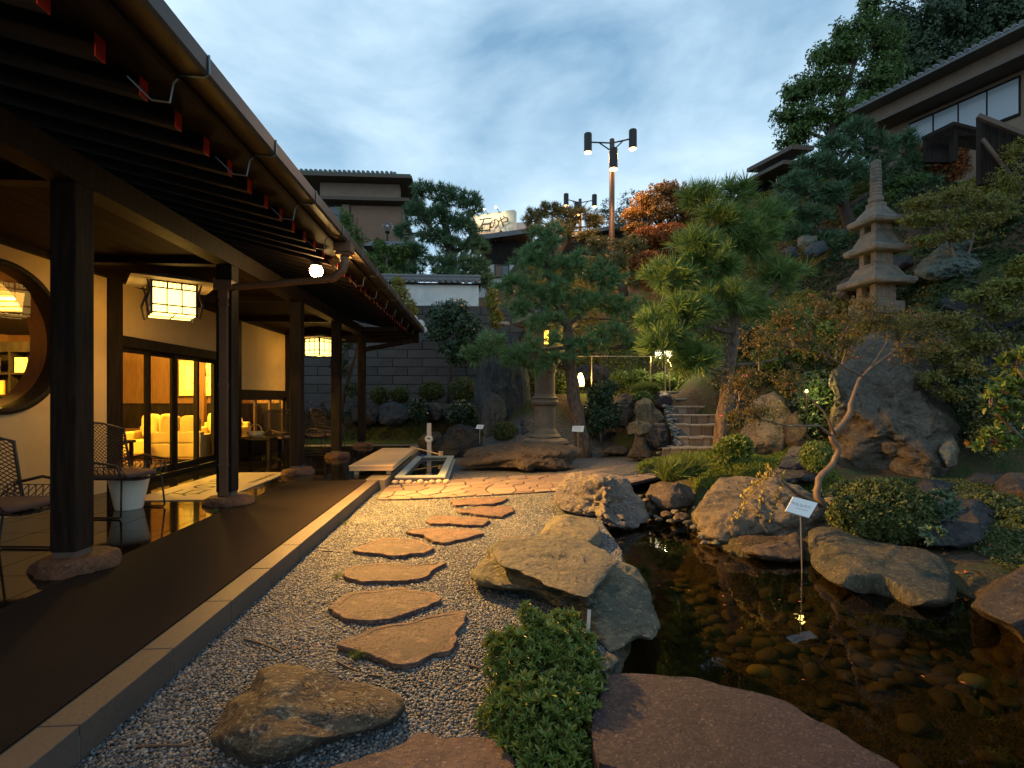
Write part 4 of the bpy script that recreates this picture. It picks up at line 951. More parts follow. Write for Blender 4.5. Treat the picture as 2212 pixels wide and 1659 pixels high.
# sofas
def sofa(label, x0, x1, y0, y1, back, ncush):
    t = thing('sofa', label, 'sofa', ((x0 + x1) / 2, (y0 + y1) / 2, FZ)); z = FZ
    def b(n, *a, bv=.03): box(n, 'sofa', a, t, bv)
    b('seat', x0, x1, y0, y1, z + .12, z + .40)
    if back == 'front': b('backrest', x0, x1, y0, y0 + .16, z + .40, z + .62); yc = (y0 + .2, y0 + .36)
    else: b('backrest', x0, x1, y1 - .18, y1, z + .40, z + .66); yc = (y1 - .4, y1 - .2)
    b('armrest', x0 - .01, x0 + .15, y0 - .01, y1 + .01, z + .38, z + .56); b('armrest', x1 - .15, x1 + .01, y0 - .01, y1 + .01, z + .38, z + .56)
    w = (x1 - x0 - .3) / ncush
    for i in range(ncush):
        m = MB(); xx = x0 + .15 + i * w; s, Fc = ico(3); q = np.sign(s) * np.abs(s) ** .45 * (w * .48, .10, .26)
        put('cushion', q + (xx + w / 2, sum(yc) / 2, z + .66), Fc, 'sofa', t, smooth=True)
    for i, (x, y) in enumerate(((x0 + .06, y0 + .06), (x1 - .06, y0 + .06), (x0 + .06, y1 - .06), (x1 - .06, y1 - .06))): box('foot', 'darkwood', (x - .03, x + .03, y - .03, y + .03, z, z + .12), t)
    return t
sofa('cream sofa with its back to the glass sliding doors', -6.3, -5.28, 9.6, 10.5, 'front', 2)
sofa('cream sofa with two cushions at the left end of the sliding doors', -7.3, -6.3, 10.3, 11.2, 'rear', 2)
sofa('cream armchair farthest inside the lounge beside the back wall', -6.75, -5.7, 11.9, 12.7, 'rear', 1)
tb = thing('low_table', 'low dark table between the cream sofas in the lounge', 'table', (-6.1, 9.2, FZ))
box('table_top', 'darkwood', (-7.05, -6.35, 8.75, 9.45, .58, .63), tb)
for x in (-7.0, -6.4):
    for y in (8.8, 9.4): box('leg', 'darkwood', (x - .025, x + .025, y - .025, y + .025, FZ, .58), tb)
fl_ = thing('folding_paper_lamp', 'pleated glowing paper lamp seen through the low window', 'lamp', (-6.2, 12.6, FZ))
m = MB(); m.lathe([(.20, .1), (.34, .55), (.22, 1.1), (.30, 1.5)], (-6.2, 12.6, FZ), 12); m.build('lamp_shade', 'paper_soft', fl_); MB().lathe([(.15, 0), (.15, .1)], (-6.2, 12.6, FZ), 12).build('base', 'darkwood', fl_)
lamp('lounge_light', 'POINT', (-6.8, 8.3, 2.6), 1100, (1, .54, .065), inn, size=.15); lamp('lounge_light', 'POINT', (-6.4, 11.6, 2.6), 1300, (1, .54, .065), inn, size=.15)
lamp('lounge_light', 'POINT', (-8.8, 7.2, 2.5), 1300, (1, .52, .06), inn, size=.15)

SH[0] = 0.0
# hanging veranda lanterns
def lantern(x, y, rz, label, power):
    t = thing('hanging_lantern', label, 'lantern', (x, y, 2.46)); t.rotation_euler = (0, 0, rz); O = Vector((x, y, 2.46)); t_ = []
    def mk(nm, mb, mt, parent=t, **k): mb.v = [tuple(Vector(v) + O) for v in mb.v]; return mb.build(nm, mt, parent, **k)
    h, w, e = .42, .24, .012
    m = MB()
    for sx in (-1, 1):
        for sy in (-1, 1):
            m.box(sx * w - e, sx * w + e, sy * w - e, sy * w + e, -.01, h)
    for z in (0.02, .12, .33, h - .01):
        for s_ in (-1, 1): m.box(-w, w, s_ * w - e * .7, s_ * w + e * .7, z - .008, z + .008); m.box(s_ * w - e * .7, s_ * w + e * .7, -w, w, z - .0081, z + .0081)
    for q in (-.08, .08):
        for s_ in (-1, 1): m.box(q - .006, q + .006, s_ * w - e * .6, s_ * w + e * .6, .02, h); m.box(s_ * w - e * .6, s_ * w + e * .6, q - .006, q + .006, .02, h)
    for q in np.linspace(-.21, .21, 10):
        for s_ in (-1, 1): m.box(q - .003, q + .003, s_ * w - .006, s_ * w + .006, .34, h - .02); m.box(s_ * w - .006, s_ * w + .006, q - .003, q + .003, .34, h - .02)
    for q in (-.16, 0, .16):
        for s_ in (-1, 1):
            for a, b in (((q - .07, .03), (q - .045, .035)), ((q + .045, .035), (q + .07, .03))): pass
    m.box(-w, w, -.006, .006, -.006, .006); m.box(-.006, .006, -w, w, -.0061, .0061)
    mk('lattice_frame', m, 'iron')
    m = MB()
    for s_ in (-1, 1): m.box(-w + .01, w - .01, s_ * (w - .008) - .002, s_ * (w - .008) + .002, .01, h - .02); m.box(s_ * (w - .008) - .002, s_ * (w - .008) + .002, -w + .012, w - .012, .01, h - .02)
    m.box(-w + .013, w - .013, -w + .013, w - .013, .003, .007); mk('paper_panel', m, 'paper')
    for sx in (-1, 1):
        for sy in (-1, 1):
            a = w + .028; mk('scroll_bracket', MB().tube([(sx * (a + .02), sy * (a + .02), h - .01), (sx * (a - .01), sy * (a - .01), h * .7), (sx * (a + .03), sy * (a + .03), h * .35), (sx * (a + .0), sy * (a + .0), -.03)], [.008, .013, .016, .013], 6), 'iron')
    m = MB(); p = .46; m.add([(-p, -p, h), (p, -p, h), (p, p, h), (-p, p, h), (-.1, -.1, h + .12), (.1, -.1, h + .12), (.1, .1, h + .12), (-.1, .1, h + .12)], [(3, 2, 1, 0), (0, 1, 5, 4), (1, 2, 6, 5), (2, 3, 7, 6), (3, 0, 4, 7), (4, 5, 6, 7)]); mk('shade', m, 'shade')
    mk('hanging_rod', MB().tube([(0, 0, h + .1), (0, 0, .63)], .008, 6), 'iron')
    lamp('lantern_light', 'SPOT', (x, y, 2.33), power * 4, (1, .50, .075), None, aim=(x, y, 0), size=.15, angle=165, blend=.8)
    for k in range(4):
        a = rz + math.pi / 2 * k; lamp('lantern_glow', 'AREA', (x + .27 * math.cos(a), y + .27 * math.sin(a), 2.6), power * .5, (1, .50, .075), aim=(x + 2 * math.cos(a), y + 2 * math.sin(a), 1.7), size=.3)
    return t
MT['shade'] = M('lantern_shade', (.55, .42, .25), .6, rnd=None)
lantern(-4.0, 6.86, R(37), 'lit paper lantern hanging nearest, in front of the glass doors', 12)
lantern(-4.0, 12.95, R(62), 'lit paper lantern hanging far along the veranda, turned cornerwise', 12)

# spotlight under the eave
es = thing('eave_spotlight', 'glaring warm spotlight fixed under the tiled eave', 'spotlight', (-2.2, 6.99, 3.13))
MB().tube([(-2.2, 6.99, 3.20), (-2.2, 6.99, 3.32)], .012, 8).build('stem', 'iron', es)
MB().lathe([(.04, .12), (.07, .11), (.075, 0.06)], (-2.2, 6.99, 3.13), 16).build('housing', 'iron', es)
s, Fc = ico(3); put('bulb', s * .085 + (-2.2, 6.99, 3.125), Fc, 'bulb', es, smooth=True)
lamp('spot_beam', 'SPOT', (-2.2, 6.96, 2.93), 2700, (1, .50, .11), es, aim=(0.1, 6.3, 0), size=.05, angle=105, blend=1)
lamp('spot_spill', 'SPOT', (-2.2, 6.96, 2.935), 2700, (1, .50, .11), es, aim=(3.4, 5.2, 0), size=.05, angle=120, blend=.6)

e2 = thing('eave_spotlight', 'second warm spotlight under the eave above the front of the gravel', 'spotlight', (-2.2, 1.7, 3.13))
MB().tube([(-2.2, 1.7, 3.20), (-2.2, 1.7, 3.32)], .012, 8).build('stem', 'iron', e2); MB().lathe([(.028, .07), (.05, .06), (.06, 0.0)], (-2.2, 1.7, 3.13), 16).build('housing', 'iron', e2)
s, Fc = ico(3); put('bulb', s * .05 + (-2.2, 1.7, 3.095), Fc, 'bulb', e2, smooth=True)
lamp('spot_beam', 'SPOT', (-2.2, 1.7, 2.98), 70, (1, .50, .13), e2, aim=(-1.2, 2.6, 0), size=.05, angle=130, blend=1)
# ================================================================== rocks
def Z(sc, ox, oy): return lambda pts: [(ox + x * sc, oy + y * sc) for x, y in pts]
z3, z7, z6 = Z(.4, 0, 995.5), Z(.4, 663.6, 995.5), Z(.4, 1327, 1128)
zb, z5 = Z(.27, 995.4, 630.4), Z(.24, 597, 630.4)
zc, z4 = Z(.296, 1559.5, 730), Z(.296, 1559.5, 331.8)
rock('low veined brown boulder in the gravel, nearest the kerb at the front', z3([(1110, 1500), (1180, 1380), (1230, 1300), (1350, 1240), (1400, 1130), (1500, 1100), (1650, 1097), (1780, 1110), (1900, 1180), (2000, 1200), (2157, 1270), (2195, 1335), (2140, 1400), (2060, 1440), (1900, 1490), (1740, 1545), (1600, 1610), (1450, 1670), (1290, 1660), (1200, 1590), (1130, 1550)]), 1.98, 2.46, .25, 'veined', 6, .03, 2.4, strata=0, blocky=.9, nplane=7)
big = thing('layered_rock', 'largest flat topped layered rock reaching from the gravel into the pond', 'rock', tuple(G(1180, 1300, 0)))
rock(None, z7([(875, 620), (900, 570), (960, 520), (990, 470), (1030, 440), (1150, 405), (1290, 400), (1400, 415), (1500, 435), (1600, 480), (1700, 510), (1800, 580), (1860, 650), (1880, 720), (1895, 800), (1945, 925), (1880, 975), (1800, 980), (1740, 1020), (1640, 1055), (1590, 1010), (1510, 930), (1450, 840), (1380, 800), (1250, 750), (1170, 700), (1110, 690), (1020, 700), (940, 680)]), 2.86, 4.25, .29, 'green', 6, .065, 2.2, parent=big, name='lower_layer', strata=8, blocky=.75)
rock(None, z7([(985, 440), (1100, 400), (1290, 392), (1450, 425), (1600, 480), (1698, 552), (1600, 650), (1515, 742), (1440, 722), (1300, 675), (1160, 628), (1130, 595), (1040, 575), (995, 520)]), 3.02, 4.06, .10, 'cream', 6, .032, 3.4, parent=big, name='top_layer', blocky=.35, sq=.7, strata=14)
rock('smooth rounded olive rock between the layered rock and the jagged golden rock', z7([(1240, 400), (1270, 335), (1340, 295), (1430, 285), (1520, 310), (1590, 350), (1612, 400), (1585, 465), (1450, 470), (1350, 440)]), 4.65, 5.3, .35, 'cream', 5, .03, 1.6)
rock('jagged golden rock lit warmly at the pond end of the stepping stones', z7([(1347, 230), (1360, 160), (1395, 90), (1470, 50), (1520, 80), (1600, 60), (1680, 82), (1740, 120), (1760, 180), (1810, 230), (1862, 310), (1840, 345), (1760, 375), (1640, 375), (1580, 350), (1540, 315), (1450, 290), (1370, 262)]), 5.85, 6.6, .42, 'gold', 6, .14, 1.9, blocky=.8, facet=1.5)
rock('dark rounded rock on the bank just below the grassy mound', z7([(1815, 180), (1850, 130), (1920, 106), (2010, 112), (2080, 145), (2095, 200), (2050, 248), (1960, 278), (1885, 268), (1840, 222)]), 6.5, 7.1, .4, 'brown', 5, .05, 1.8)
rock('broad brown rock behind the white plant sign, overhanging the water', [(1497, 1115), (1515, 1070), (1560, 1035), (1610, 1022), (1680, 1032), (1740, 1050), (1772, 1085), (1775, 1135), (1755, 1165), (1735, 1200), (1690, 1215), (1640, 1200), (1580, 1190), (1535, 1185), (1505, 1160)], 5.1, 6.3, .5, 'boulder', 6, .12, 1.5, strata=3, facet=1.3)
rock('low tan ledge rock at the waterline under the broad brown rock', zc([(60, 1545), (170, 1510), (300, 1480), (430, 1410), (560, 1395), (640, 1440), (660, 1660), (500, 1650), (300, 1625), (160, 1590)]), 4.75, 5.3, .32, 'brown', 5, .06, 1.8)
rock('long smooth olive boulder standing in the pond right of the white plant sign', z6([(1035, 50), (1090, 28), (1200, 28), (1290, 75), (1420, 95), (1540, 128), (1700, 140), (1790, 185), (1850, 270), (1872, 345), (1868, 440), (1800, 466), (1600, 458), (1450, 436), (1300, 395), (1150, 315), (1060, 235)]), 3.78, 4.9, .42, 'olive', 6, .045, 1.3, blocky=.8)
rock('pale pitted rock cut off by the right edge beside the water', z6([(1905, 455), (2000, 375), (2100, 300), (2212, 240), (2380, 200), (2560, 260), (2650, 500), (2560, 760), (2350, 740), (2212, 660), (2100, 585), (2000, 520)]), 2.95, 3.9, .4, 'brown', 6, .05, 1.6)
rock('huge upright boulder below the stone pagoda, lit warm on its left', zc([(768, 700), (780, 500), (815, 300), (850, 130), (930, 10), (1100, -40), (1300, -30), (1430, 50), (1540, 190), (1630, 370), (1680, 520), (1705, 690), (1735, 830), (1690, 960), (1560, 1040), (1400, 1090), (1250, 1075), (1050, 1055), (900, 1070), (790, 1030), (765, 860)]), 8.4, 9.3, .85, 'boulder', 6, .20, 1.15, facet=1.5, strata=1.5, nplane=22)
rock('small cream faced rock tucked against the right foot of the huge boulder', zc([(1560, 800), (1620, 720), (1690, 720), (1735, 820), (1720, 930), (1640, 965), (1570, 900)]), 8.0, 8.3, .3, 'cream', 4, .06, 2)
rock('tall brownish rock between the stairs and the huge boulder', zc([(110, 700), (140, 600), (230, 440), (380, 380), (470, 440), (520, 560), (600, 700), (620, 860), (480, 900), (300, 890), (150, 870), (110, 780)]), 9.6, 10.2, .6, 'boulder', 5, .12, 1.2)
rock('narrow brown rock leaning against the left side of the huge boulder', zc([(440, 640), (490, 540), (570, 520), (650, 600), (690, 740), (700, 880), (620, 900), (500, 870)]), 9.2, 9.6, .35, 'brown', 4, .09, 1.5)
rock('small purplish rock with blue cracks beside the leafy round shrub', zc([(400, 950), (440, 880), (500, 795), (620, 782), (660, 850), (700, 930), (640, 975), (500, 985)]), 7.6, 8.1, .3, 'purple', 5, .08, 2)
rock('flat grey rock lying behind the broad brown rock', zc([(270, 990), (400, 950), (560, 960), (700, 965), (760, 1010), (700, 1060), (520, 1060), (330, 1040)]), 6.9, 7.5, .3, 'dark', 4, .05, 1.5)
rock('pale flat stone wedged at the crape myrtle foot', zc([(740, 1170), (800, 1155), (880, 1185), (860, 1225), (780, 1215)]), 5.6, 5.8, .12, 'cream', 3, .02, 2)
rock('dark brown rock right of the clipped round azalea', zc([(1480, 1250), (1560, 1190), (1650, 1170), (1880, 1155), (2080, 1200), (2180, 1330), (2150, 1480), (1900, 1540), (1650, 1500), (1520, 1400)]), 5.2, 5.9, .5, 'dark', 5, .09, 1.4)
rock('brown and blue rounded rock at the right edge under the large leaved branches', zc([(1960, 1140), (1990, 1050), (2060, 990), (2204, 965), (2400, 1000), (2450, 1200), (2300, 1330), (2150, 1260), (2050, 1180)]), 6.2, 6.9, .5, 'brown', 5, .08, 1.4)
rock('big shadowed dark rock with a pale ridge right of the pagoda', z4([(1525, 1045), (1650, 960), (1790, 890), (1980, 868), (2204, 930), (2500, 1000), (2600, 1500), (2300, 2000), (1950, 2050), (1800, 1800), (1780, 1500), (1700, 1250), (1600, 1120)]), 8.9, 10.6, .9, 'dark', 6, .22, .9)
rock('greenish white quartz rock on the slope right of the pagoda', z4([(1400, 890), (1430, 790), (1540, 690), (1680, 598), (1830, 610), (2000, 700), (2150, 800), (2180, 900), (2000, 930), (1700, 930), (1500, 930)]), 10.7, 11.6, 1.0, MT.setdefault('quartz', rockmat('rock_quartz', (.24, .29, .25), (.12, .17, .15), (.30, .27, .13), (.36, .38, .34), 1.8, (1, 1, 1.6), .9)), 6, .22, 1.5)
rock('dark violet rock tucked just behind the pagoda', z4([(1235, 850), (1245, 745), (1390, 708), (1480, 760), (1440, 850), (1340, 880)]), 12.6, 13, .5, 'dark', 4, .09, 1.4)
rock('dark mossy rock left of the pagoda base', z4([(830, 1000), (850, 930), (930, 905), (1010, 950), (1020, 1040), (930, 1090), (850, 1070)]), 11.6, 12, .5, 'dark', 4, .09, 1.4)
rock('pale squared rock uphill behind the large pine', z4([(540, 680), (560, 610), (640, 590), (700, 600), (690, 700), (620, 720)]), 14, 14.3, .4, 'cream', 4, .06, 1.6)
rock('blue grey pointed rock beside the pale squared uphill rock', z4([(580, 740), (600, 690), (680, 630), (750, 640), (770, 710), (680, 770), (610, 780)]), 13.4, 13.8, .4, 'blue', 4, .08, 1.6)
rock('dark blue rock under the large pine, left of the other uphill rocks', z4([(430, 720), (470, 670), (540, 680), (570, 750), (480, 780)]), 13.4, 13.7, .4, 'dark', 4, .07, 1.6)
# middle distance
rock('long flat ledge rock lying across the gravel before the stone lantern', zb([(-20, 1400), (10, 1330), (60, 1260), (160, 1235), (300, 1210), (480, 1185), (700, 1192), (900, 1230), (992, 1250), (960, 1315), (885, 1370), (895, 1420), (800, 1435), (560, 1437), (350, 1420), (250, 1392), (120, 1402)]), 9.6, 10.3, .5, 'brown', 6, .10, 1.4, strata=4)
stn = rock('tall blue grey standing stone left of the stone lantern', zb([(112, 760), (130, 580), (190, 390), (290, 285), (390, 262), (475, 300), (515, 440), (545, 700), (575, 880), (582, 1050), (560, 1150), (400, 1190), (200, 1215), (160, 1150), (120, 950)]), 14, 14.3, .45, 'blue', 6, .09, .9, name='standing_stone', blocky=.5, cat='standing stone')
rock('arched low slab leaning at the foot of the tall standing stone', zb([(165, 860), (190, 800), (230, 780), (300, 815), (362, 880), (372, 1160), (300, 1190), (200, 1200), (160, 1060)]), 13.5, 13.7, .22, 'blue', 5, .04, 1.2, blocky=.4)
rock('pale tan stone resting behind the top of the standing stone', zb([(285, 262), (330, 235), (385, 240), (400, 268), (340, 275)]), 15.4, 15.6, .2, 'cream', 3, .04, 2)
rock('wrinkled grey rock between the standing stone and the lantern', zb([(455, 1040), (480, 985), (540, 972), (600, 1000), (610, 1100), (590, 1190), (460, 1200), (430, 1140)]), 13.2, 13.5, .35, 'blue', 5, .09, 2.2)
rock('large dark rock behind the wooden post at the foot bath', z5([(1400, 1400), (1480, 1310), (1560, 1225), (1680, 1183), (1790, 1230), (1860, 1300), (1850, 1400), (1740, 1480), (1580, 1510), (1440, 1500)]), 12.1, 12.6, .5, 'dark', 5, .10, 1.3)
rock('small dark rock left of the wooden post at the foot bath', z5([(1265, 1330), (1350, 1262), (1470, 1262), (1500, 1330), (1440, 1420), (1340, 1450), (1280, 1400)]), 12.6, 12.9, .4, 'dark', 4, .08, 1.5)
rock('large pale shouldered rock in the planting bank behind the foot bath', z5([(893, 1090), (950, 1010), (1060, 985), (1150, 1010), (1212, 1060), (1205, 1140), (1130, 1200), (1000, 1210), (905, 1180)]), 15.6, 16.0, .5, 'blue', 5, .10, 1.3)
rock('grey rock partly behind the last pillar', z5([(655, 1060), (690, 1000), (770, 990), (830, 985), (900, 1010), (925, 1080), (890, 1180), (760, 1230), (680, 1180)]), 15.4, 15.9, .5, 'dark', 5, .10, 1.3)
rock('twin humped brown rock in the bank under the clipped shrubs', z5([(1350, 1070), (1365, 1010), (1440, 995), (1490, 1040), (1500, 1120), (1450, 1170), (1370, 1150)]), 15.5, 15.8, .4, 'dark', 4, .08, 1.4)
rock('small grey rock right of the twin humped rock', z5([(1480, 1050), (1530, 1010), (1585, 1030), (1590, 1110), (1540, 1140), (1490, 1110)]), 15.5, 15.7, .35, 'dark', 4, .07, 1.5)
rock('low grey rock farthest left under the bank, seen between pillars', z5([(275, 1010), (330, 980), (430, 990), (470, 1050), (440, 1120), (330, 1130), (270, 1080)]), 15.8, 16.1, .4, 'dark', 4, .08, 1.4)
rock('dark rock behind the pine trunk', zb([(745, 900), (770, 850), (860, 845), (950, 870), (990, 940), (985, 1060), (900, 1130), (780, 1120), (745, 1020)]), 13.6, 14, .5, 'dark', 5, .10, 1.3)
rock('broad shadowed rock right of the pine trunk', zb([(980, 1080), (1080, 1040), (1200, 1060), (1270, 1140), (1240, 1210), (1080, 1220), (990, 1180)]), 12.9, 13.2, .45, 'dark', 4, .09, 1.3)
rock('upright brown rock left of the pointed rock near the stairs', zb([(1225, 900), (1250, 820), (1310, 795), (1380, 830), (1395, 960), (1360, 1090), (1260, 1080), (1220, 1000)]), 12.7, 13.0, .4, 'brown', 5, .10, 1.4)
rock('pointed grey green rock beside the stairs', zb([(1385, 960), (1400, 880), (1470, 848), (1530, 880), (1600, 960), (1645, 1030), (1600, 1090), (1450, 1090), (1390, 1060)]), 12.2, 12.6, .4, 'olive', 5, .10, 1.4)
rock('round maroon rock beside the upper stairs', zb([(1520, 880), (1540, 810), (1600, 790), (1660, 815), (1690, 870), (1660, 935), (1590, 945), (1535, 925)]), 13.4, 13.6, .3, 'purple', 4, .06, 1.6)
rock('leaning grey rock beside the lowest stairs', zb([(1430, 1060), (1560, 1035), (1640, 1060), (1665, 1150), (1680, 1220), (1600, 1270), (1500, 1260), (1450, 1180)]), 11.6, 12.1, .4, 'dark', 5, .10, 1.5)
rs = thing('mushroom_rock', 'mushroom shaped rock, wide cap on a narrow waist, left of the stairs', 'rock', tuple(P(*zb([(1430, 1310)])[0], 11.4)))
rock(None, zb([(1303, 1095), (1340, 1050), (1420, 1028), (1510, 1035), (1540, 1080), (1500, 1140), (1420, 1165), (1330, 1150)]), 11.3, 11.6, .35, 'olive', 5, .06, 1.6, parent=rs, name='cap')
rock(None, zb([(1325, 1325), (1350, 1270), (1385, 1210), (1395, 1130), (1480, 1130), (1490, 1220), (1530, 1300), (1540, 1330), (1430, 1345)]), 11.2, 11.4, .25, 'brown', 5, .03, 1.4, parent=rs, name='waist')
rock('low flat reddish rock on the gravel left of the mushroom shaped rock', zb([(1100, 1290), (1180, 1245), (1300, 1225), (1350, 1240), (1345, 1290), (1230, 1305)]), 11.9, 12.2, .35, 'brown', 4, .05, 1.6)
rock('big dark rock under the handrail', zb([(920, 640), (960, 590), (1050, 575), (1150, 590), (1210, 660), (1190, 750), (1050, 760), (940, 740)]), 15.4, 15.9, .6, 'dark', 5, .12, 1.2)
rock('grey rock at the top right of the stairs', zb([(1770, 740), (1800, 670), (1880, 650), (1960, 680), (2060, 690), (2080, 760), (1960, 790), (1820, 780)]), 15.2, 15.6, .5, 'blue', 4, .10, 1.4)
rock('bluish rock right of the middle stairs behind the large pine trunk', zb([(2060, 880), (2120, 800), (2200, 780), (2300, 860), (2330, 1000), (2240, 1060), (2120, 1040)]), 11.6, 12.0, .4, 'blue', 4, .10, 1.4)
rock('mossy rock half covered in grass on the pond mound', z7([(2070, 290), (2110, 240), (2200, 215), (2290, 250), (2280, 330), (2180, 350), (2090, 330)]), 6.1, 6.4, .3, 'olive', 4, .06, 1.8)
def smalls(label, grp, spots, mats, d0=None, seed=1, cat='stone'):
    g = random.Random(seed); ORD = 'first second third fourth fifth sixth seventh eighth ninth tenth eleventh twelfth thirteenth fourteenth fifteenth sixteenth seventeenth eighteenth nineteenth twentieth'.split()
    rank = {s: i for i, s in enumerate(sorted(spots))}; rmed = sorted(r for _, _, r in spots)[len(spots) // 2]
    for x, y, r in spots:
        d = (EYE - (-0.02)) * F / (y + r * .5 - HY) if d0 is None else d0
        pl = [(x + r * (1 + g.uniform(-.2, .2)) * math.cos(a), y + r * .62 * (1 + g.uniform(-.2, .2)) * math.sin(a)) for a in np.linspace(0, 6.28, 9)[:-1]]
        mt_ = g.choice(mats); hue = dict(cream='cream', blue='blue grey', gold='golden', brown='brown')[mt_]; sz = 'larger' if r > rmed else 'small'
        rock('%s %s stone %s, %s from the left' % (sz, hue, label, ORD[rank[x, y, r]]), pl, d, d + r * 1.0 * d / F, r * 1.1 * d / F, mt_, 3, .012, 5, group=grp, name='stone', cat=cat, blocky=1, sq=1)
smalls('heaped at the golden rock foot', 'small stones beside the golden rock', [z7([(x, y)])[0] + (r * .4,) for x, y, r in ((1800, 190, 16), (1830, 210, 20), (1862, 255, 24), (1845, 290, 16), (1880, 300, 14), (1905, 240, 18), (1940, 290, 36), (1985, 275, 26), (2020, 305, 44), (1900, 318, 22), (2055, 335, 30), (2100, 300, 26), (1850, 320, 14), (1960, 325, 22), (2085, 360, 22), (2130, 375, 26), (2130, 410, 24), (2140, 440, 20))], ['cream', 'blue', 'gold', 'brown'], seed=4)
smalls('at the foot of the stair gully', 'pale stones at the stairs foot', [zb([(x, y)])[0] + (r * .27,) for x, y, r in ((1440, 1325, 30), (1500, 1330, 22), (1540, 1335, 34), (1590, 1325, 24), (1470, 1345, 20), (1585, 1290, 26), (1620, 1310, 20), (1400, 1340, 22))], ['cream', 'blue', 'gold'], 11.1, seed=6)
gg = np.random.default_rng(8); s_, F_ = ico(2); VV, FF = [], []
for i in range(150):
    t = gg.uniform(0, 1); q = np.array(P(1441 + 30 * t + gg.uniform(-9, 9), 872 + 108 * t + gg.uniform(-3, 3), 13.3 - 1.9 * t)); r = gg.uniform(.025, .06)
    VV.append(s_ * (r, r * gg.uniform(.6, 1), r * .7) * (1 + .15 * fbm(s_ * 2 + i, 2, i))[:, None] + q); FF.append(F_ + i * len(s_))
MT['gully'] = M('gully_pebble', (.30, .26, .20), .8, rnd=('island', (.10, .11, .115), 1.0)); tag(put('gully_pebbles', np.concatenate(VV), np.concatenate(FF), 'gully', smooth=True), 'pale pebbles filling the gully along the left side of the stairs', 'pebbles', kind='stuff')
smalls('on the far pond waterline', 'cobbles along the far pond edge', [(1512, 1120, 11), (1520, 1143, 9), (1545, 1172, 10), (1500, 1098, 9), (1360, 1112, 8), (1420, 1118, 7), (1465, 1120, 12), (1440, 1112, 8)], ['cream', 'brown', 'blue'], seed=9)
rock('small green grey rock at the pond edge between the bush and the layered rock', [(1290, 1420), (1285, 1385), (1275, 1365), (1240, 1350), (1215, 1340), (1240, 1375), (1250, 1410), (1270, 1450), (1300, 1470), (1330, 1455), (1345, 1430), (1325, 1410)], 2.55, 2.95, .13, 'green', 5, .03, 3)

# ------------------------------------------------------------------ stepping stones, purple slab
SS = [('thin stepping stone farthest from the viewer, right before the paving path', [(765, 212), (870, 198), (1085, 195), (1070, 212), (1000, 232), (800, 238)]),
      ('second farthest stepping stone, notched on its right end', [(810, 258), (870, 262), (915, 245), (1085, 240), (1115, 250), (1105, 270), (1060, 300), (960, 290), (815, 275)]),
      ('orange lit oblong stepping stone, third from the path', [(632, 320), (690, 292), (820, 300), (985, 305), (995, 325), (940, 345), (850, 345), (650, 335)]),
      ('kite shaped stepping stone with a long left tip, fourth from the path', [(522, 380), (580, 365), (760, 360), (915, 370), (958, 390), (870, 415), (740, 440), (680, 430), (620, 400)]),
      ('rounded stepping stone closest to the kerb in the lit patch', [(250, 480), (300, 455), (400, 412), (600, 425), (690, 465), (640, 495), (480, 508), (280, 492)]),
      ('long stepping stone with a raised right corner, sixth from the path', [(188, 600), (215, 575), (350, 553), (520, 562), (620, 560), (748, 548), (690, 590), (620, 632), (480, 652), (300, 650), (215, 635)]),
      ('oval stepping stone with a toothed left tip, seventh from the path', [(118, 790), (165, 745), (220, 710), (330, 700), (480, 683), (620, 700), (690, 710), (735, 745), (640, 795), (560, 815), (460, 848), (370, 862), (200, 855)]),
      ('large pointed stepping stone beside the leafy bush', [(163, 985), (330, 900), (540, 870), (770, 812), (855, 808), (860, 870), (800, 960), (800, 1010), (720, 1045), (500, 1098), (340, 1060)]),
      ('nearest stepping stone, cut off by the bottom edge', [(60, 1690), (300, 1585), (520, 1530), (560, 1490), (640, 1467), (730, 1500), (850, 1490), (1000, 1487), (1050, 1500), (1120, 1620), (1150, 1750), (900, 1900), (300, 1900)])]
for k, (lb, pl) in enumerate(SS):
    slab('stepping_stone', lb, wpoly(z7(pl), 0.038), -0.02, 0.038, ['slabred', 'slabtool'], inset=.16 if 3 < k < 8 else 0.0, jit=.026 if k < 8 else .016, n=96, seed=k + 2, group='stepping stones across the gravel')
sl_pts = z6([(-60, 835), (0, 812), (55, 812), (180, 812), (310, 820), (430, 830), (560, 870), (740, 905), (850, 930), (940, 965), (1060, 1050), (1200, 1110), (1310, 1180), (1400, 1240), (1540, 1330), (1900, 1700), (1500, 2100), (300, 2100), (330, 1480), (0, 1330), (-110, 1290), (-130, 1050)])
slab('bridge_slab', 'thick purple granite slab at the pond edge in the bottom right foreground', wpoly(sl_pts, 0.14), -0.12, 0.14, ['purple'], 0, .012, 140, 21, cat='stone slab', under=.05)

# ================================================================== plants
az_p = [(1165, 1560, 105, 100, 2.12), (1245, 1480, 62, 70, 2.28), (1120, 1430, 66, 66, 2.35), (1180, 1390, 72, 55, 2.42), (1225, 1400, 60, 48, 2.45), (1235, 1560, 55, 75, 2.1), (1095, 1540, 60, 70, 2.2), (1200, 1640, 80, 70, 1.95), (1128, 1620, 60, 60, 2.05), (1262, 1480, 38, 45, 2.4)]
plant('azalea_bush', 'bright green leafy azalea bush between the stepping stones and purple slab', 'bush', [[(1190, 1650, 2.12, .02), (1180, 1500, 2.2, .014), (1160, 1400, 2.35, .01)]], az_p, 'rosette', 'azalea', 3000, 5, 'barkdark', (.5, .95), .5, .65, bsag=.1,)
ups = [(1135, 1330, 10, 22, 2.44), (1230, 1345, 14, 22, 2.5), (1285, 1440, 14, 20, 2.42), (1065, 1390, 14, 20, 2.4), (1205, 1335, 14, 18, 2.5), (1160, 1345, 16, 18, 2.46)]
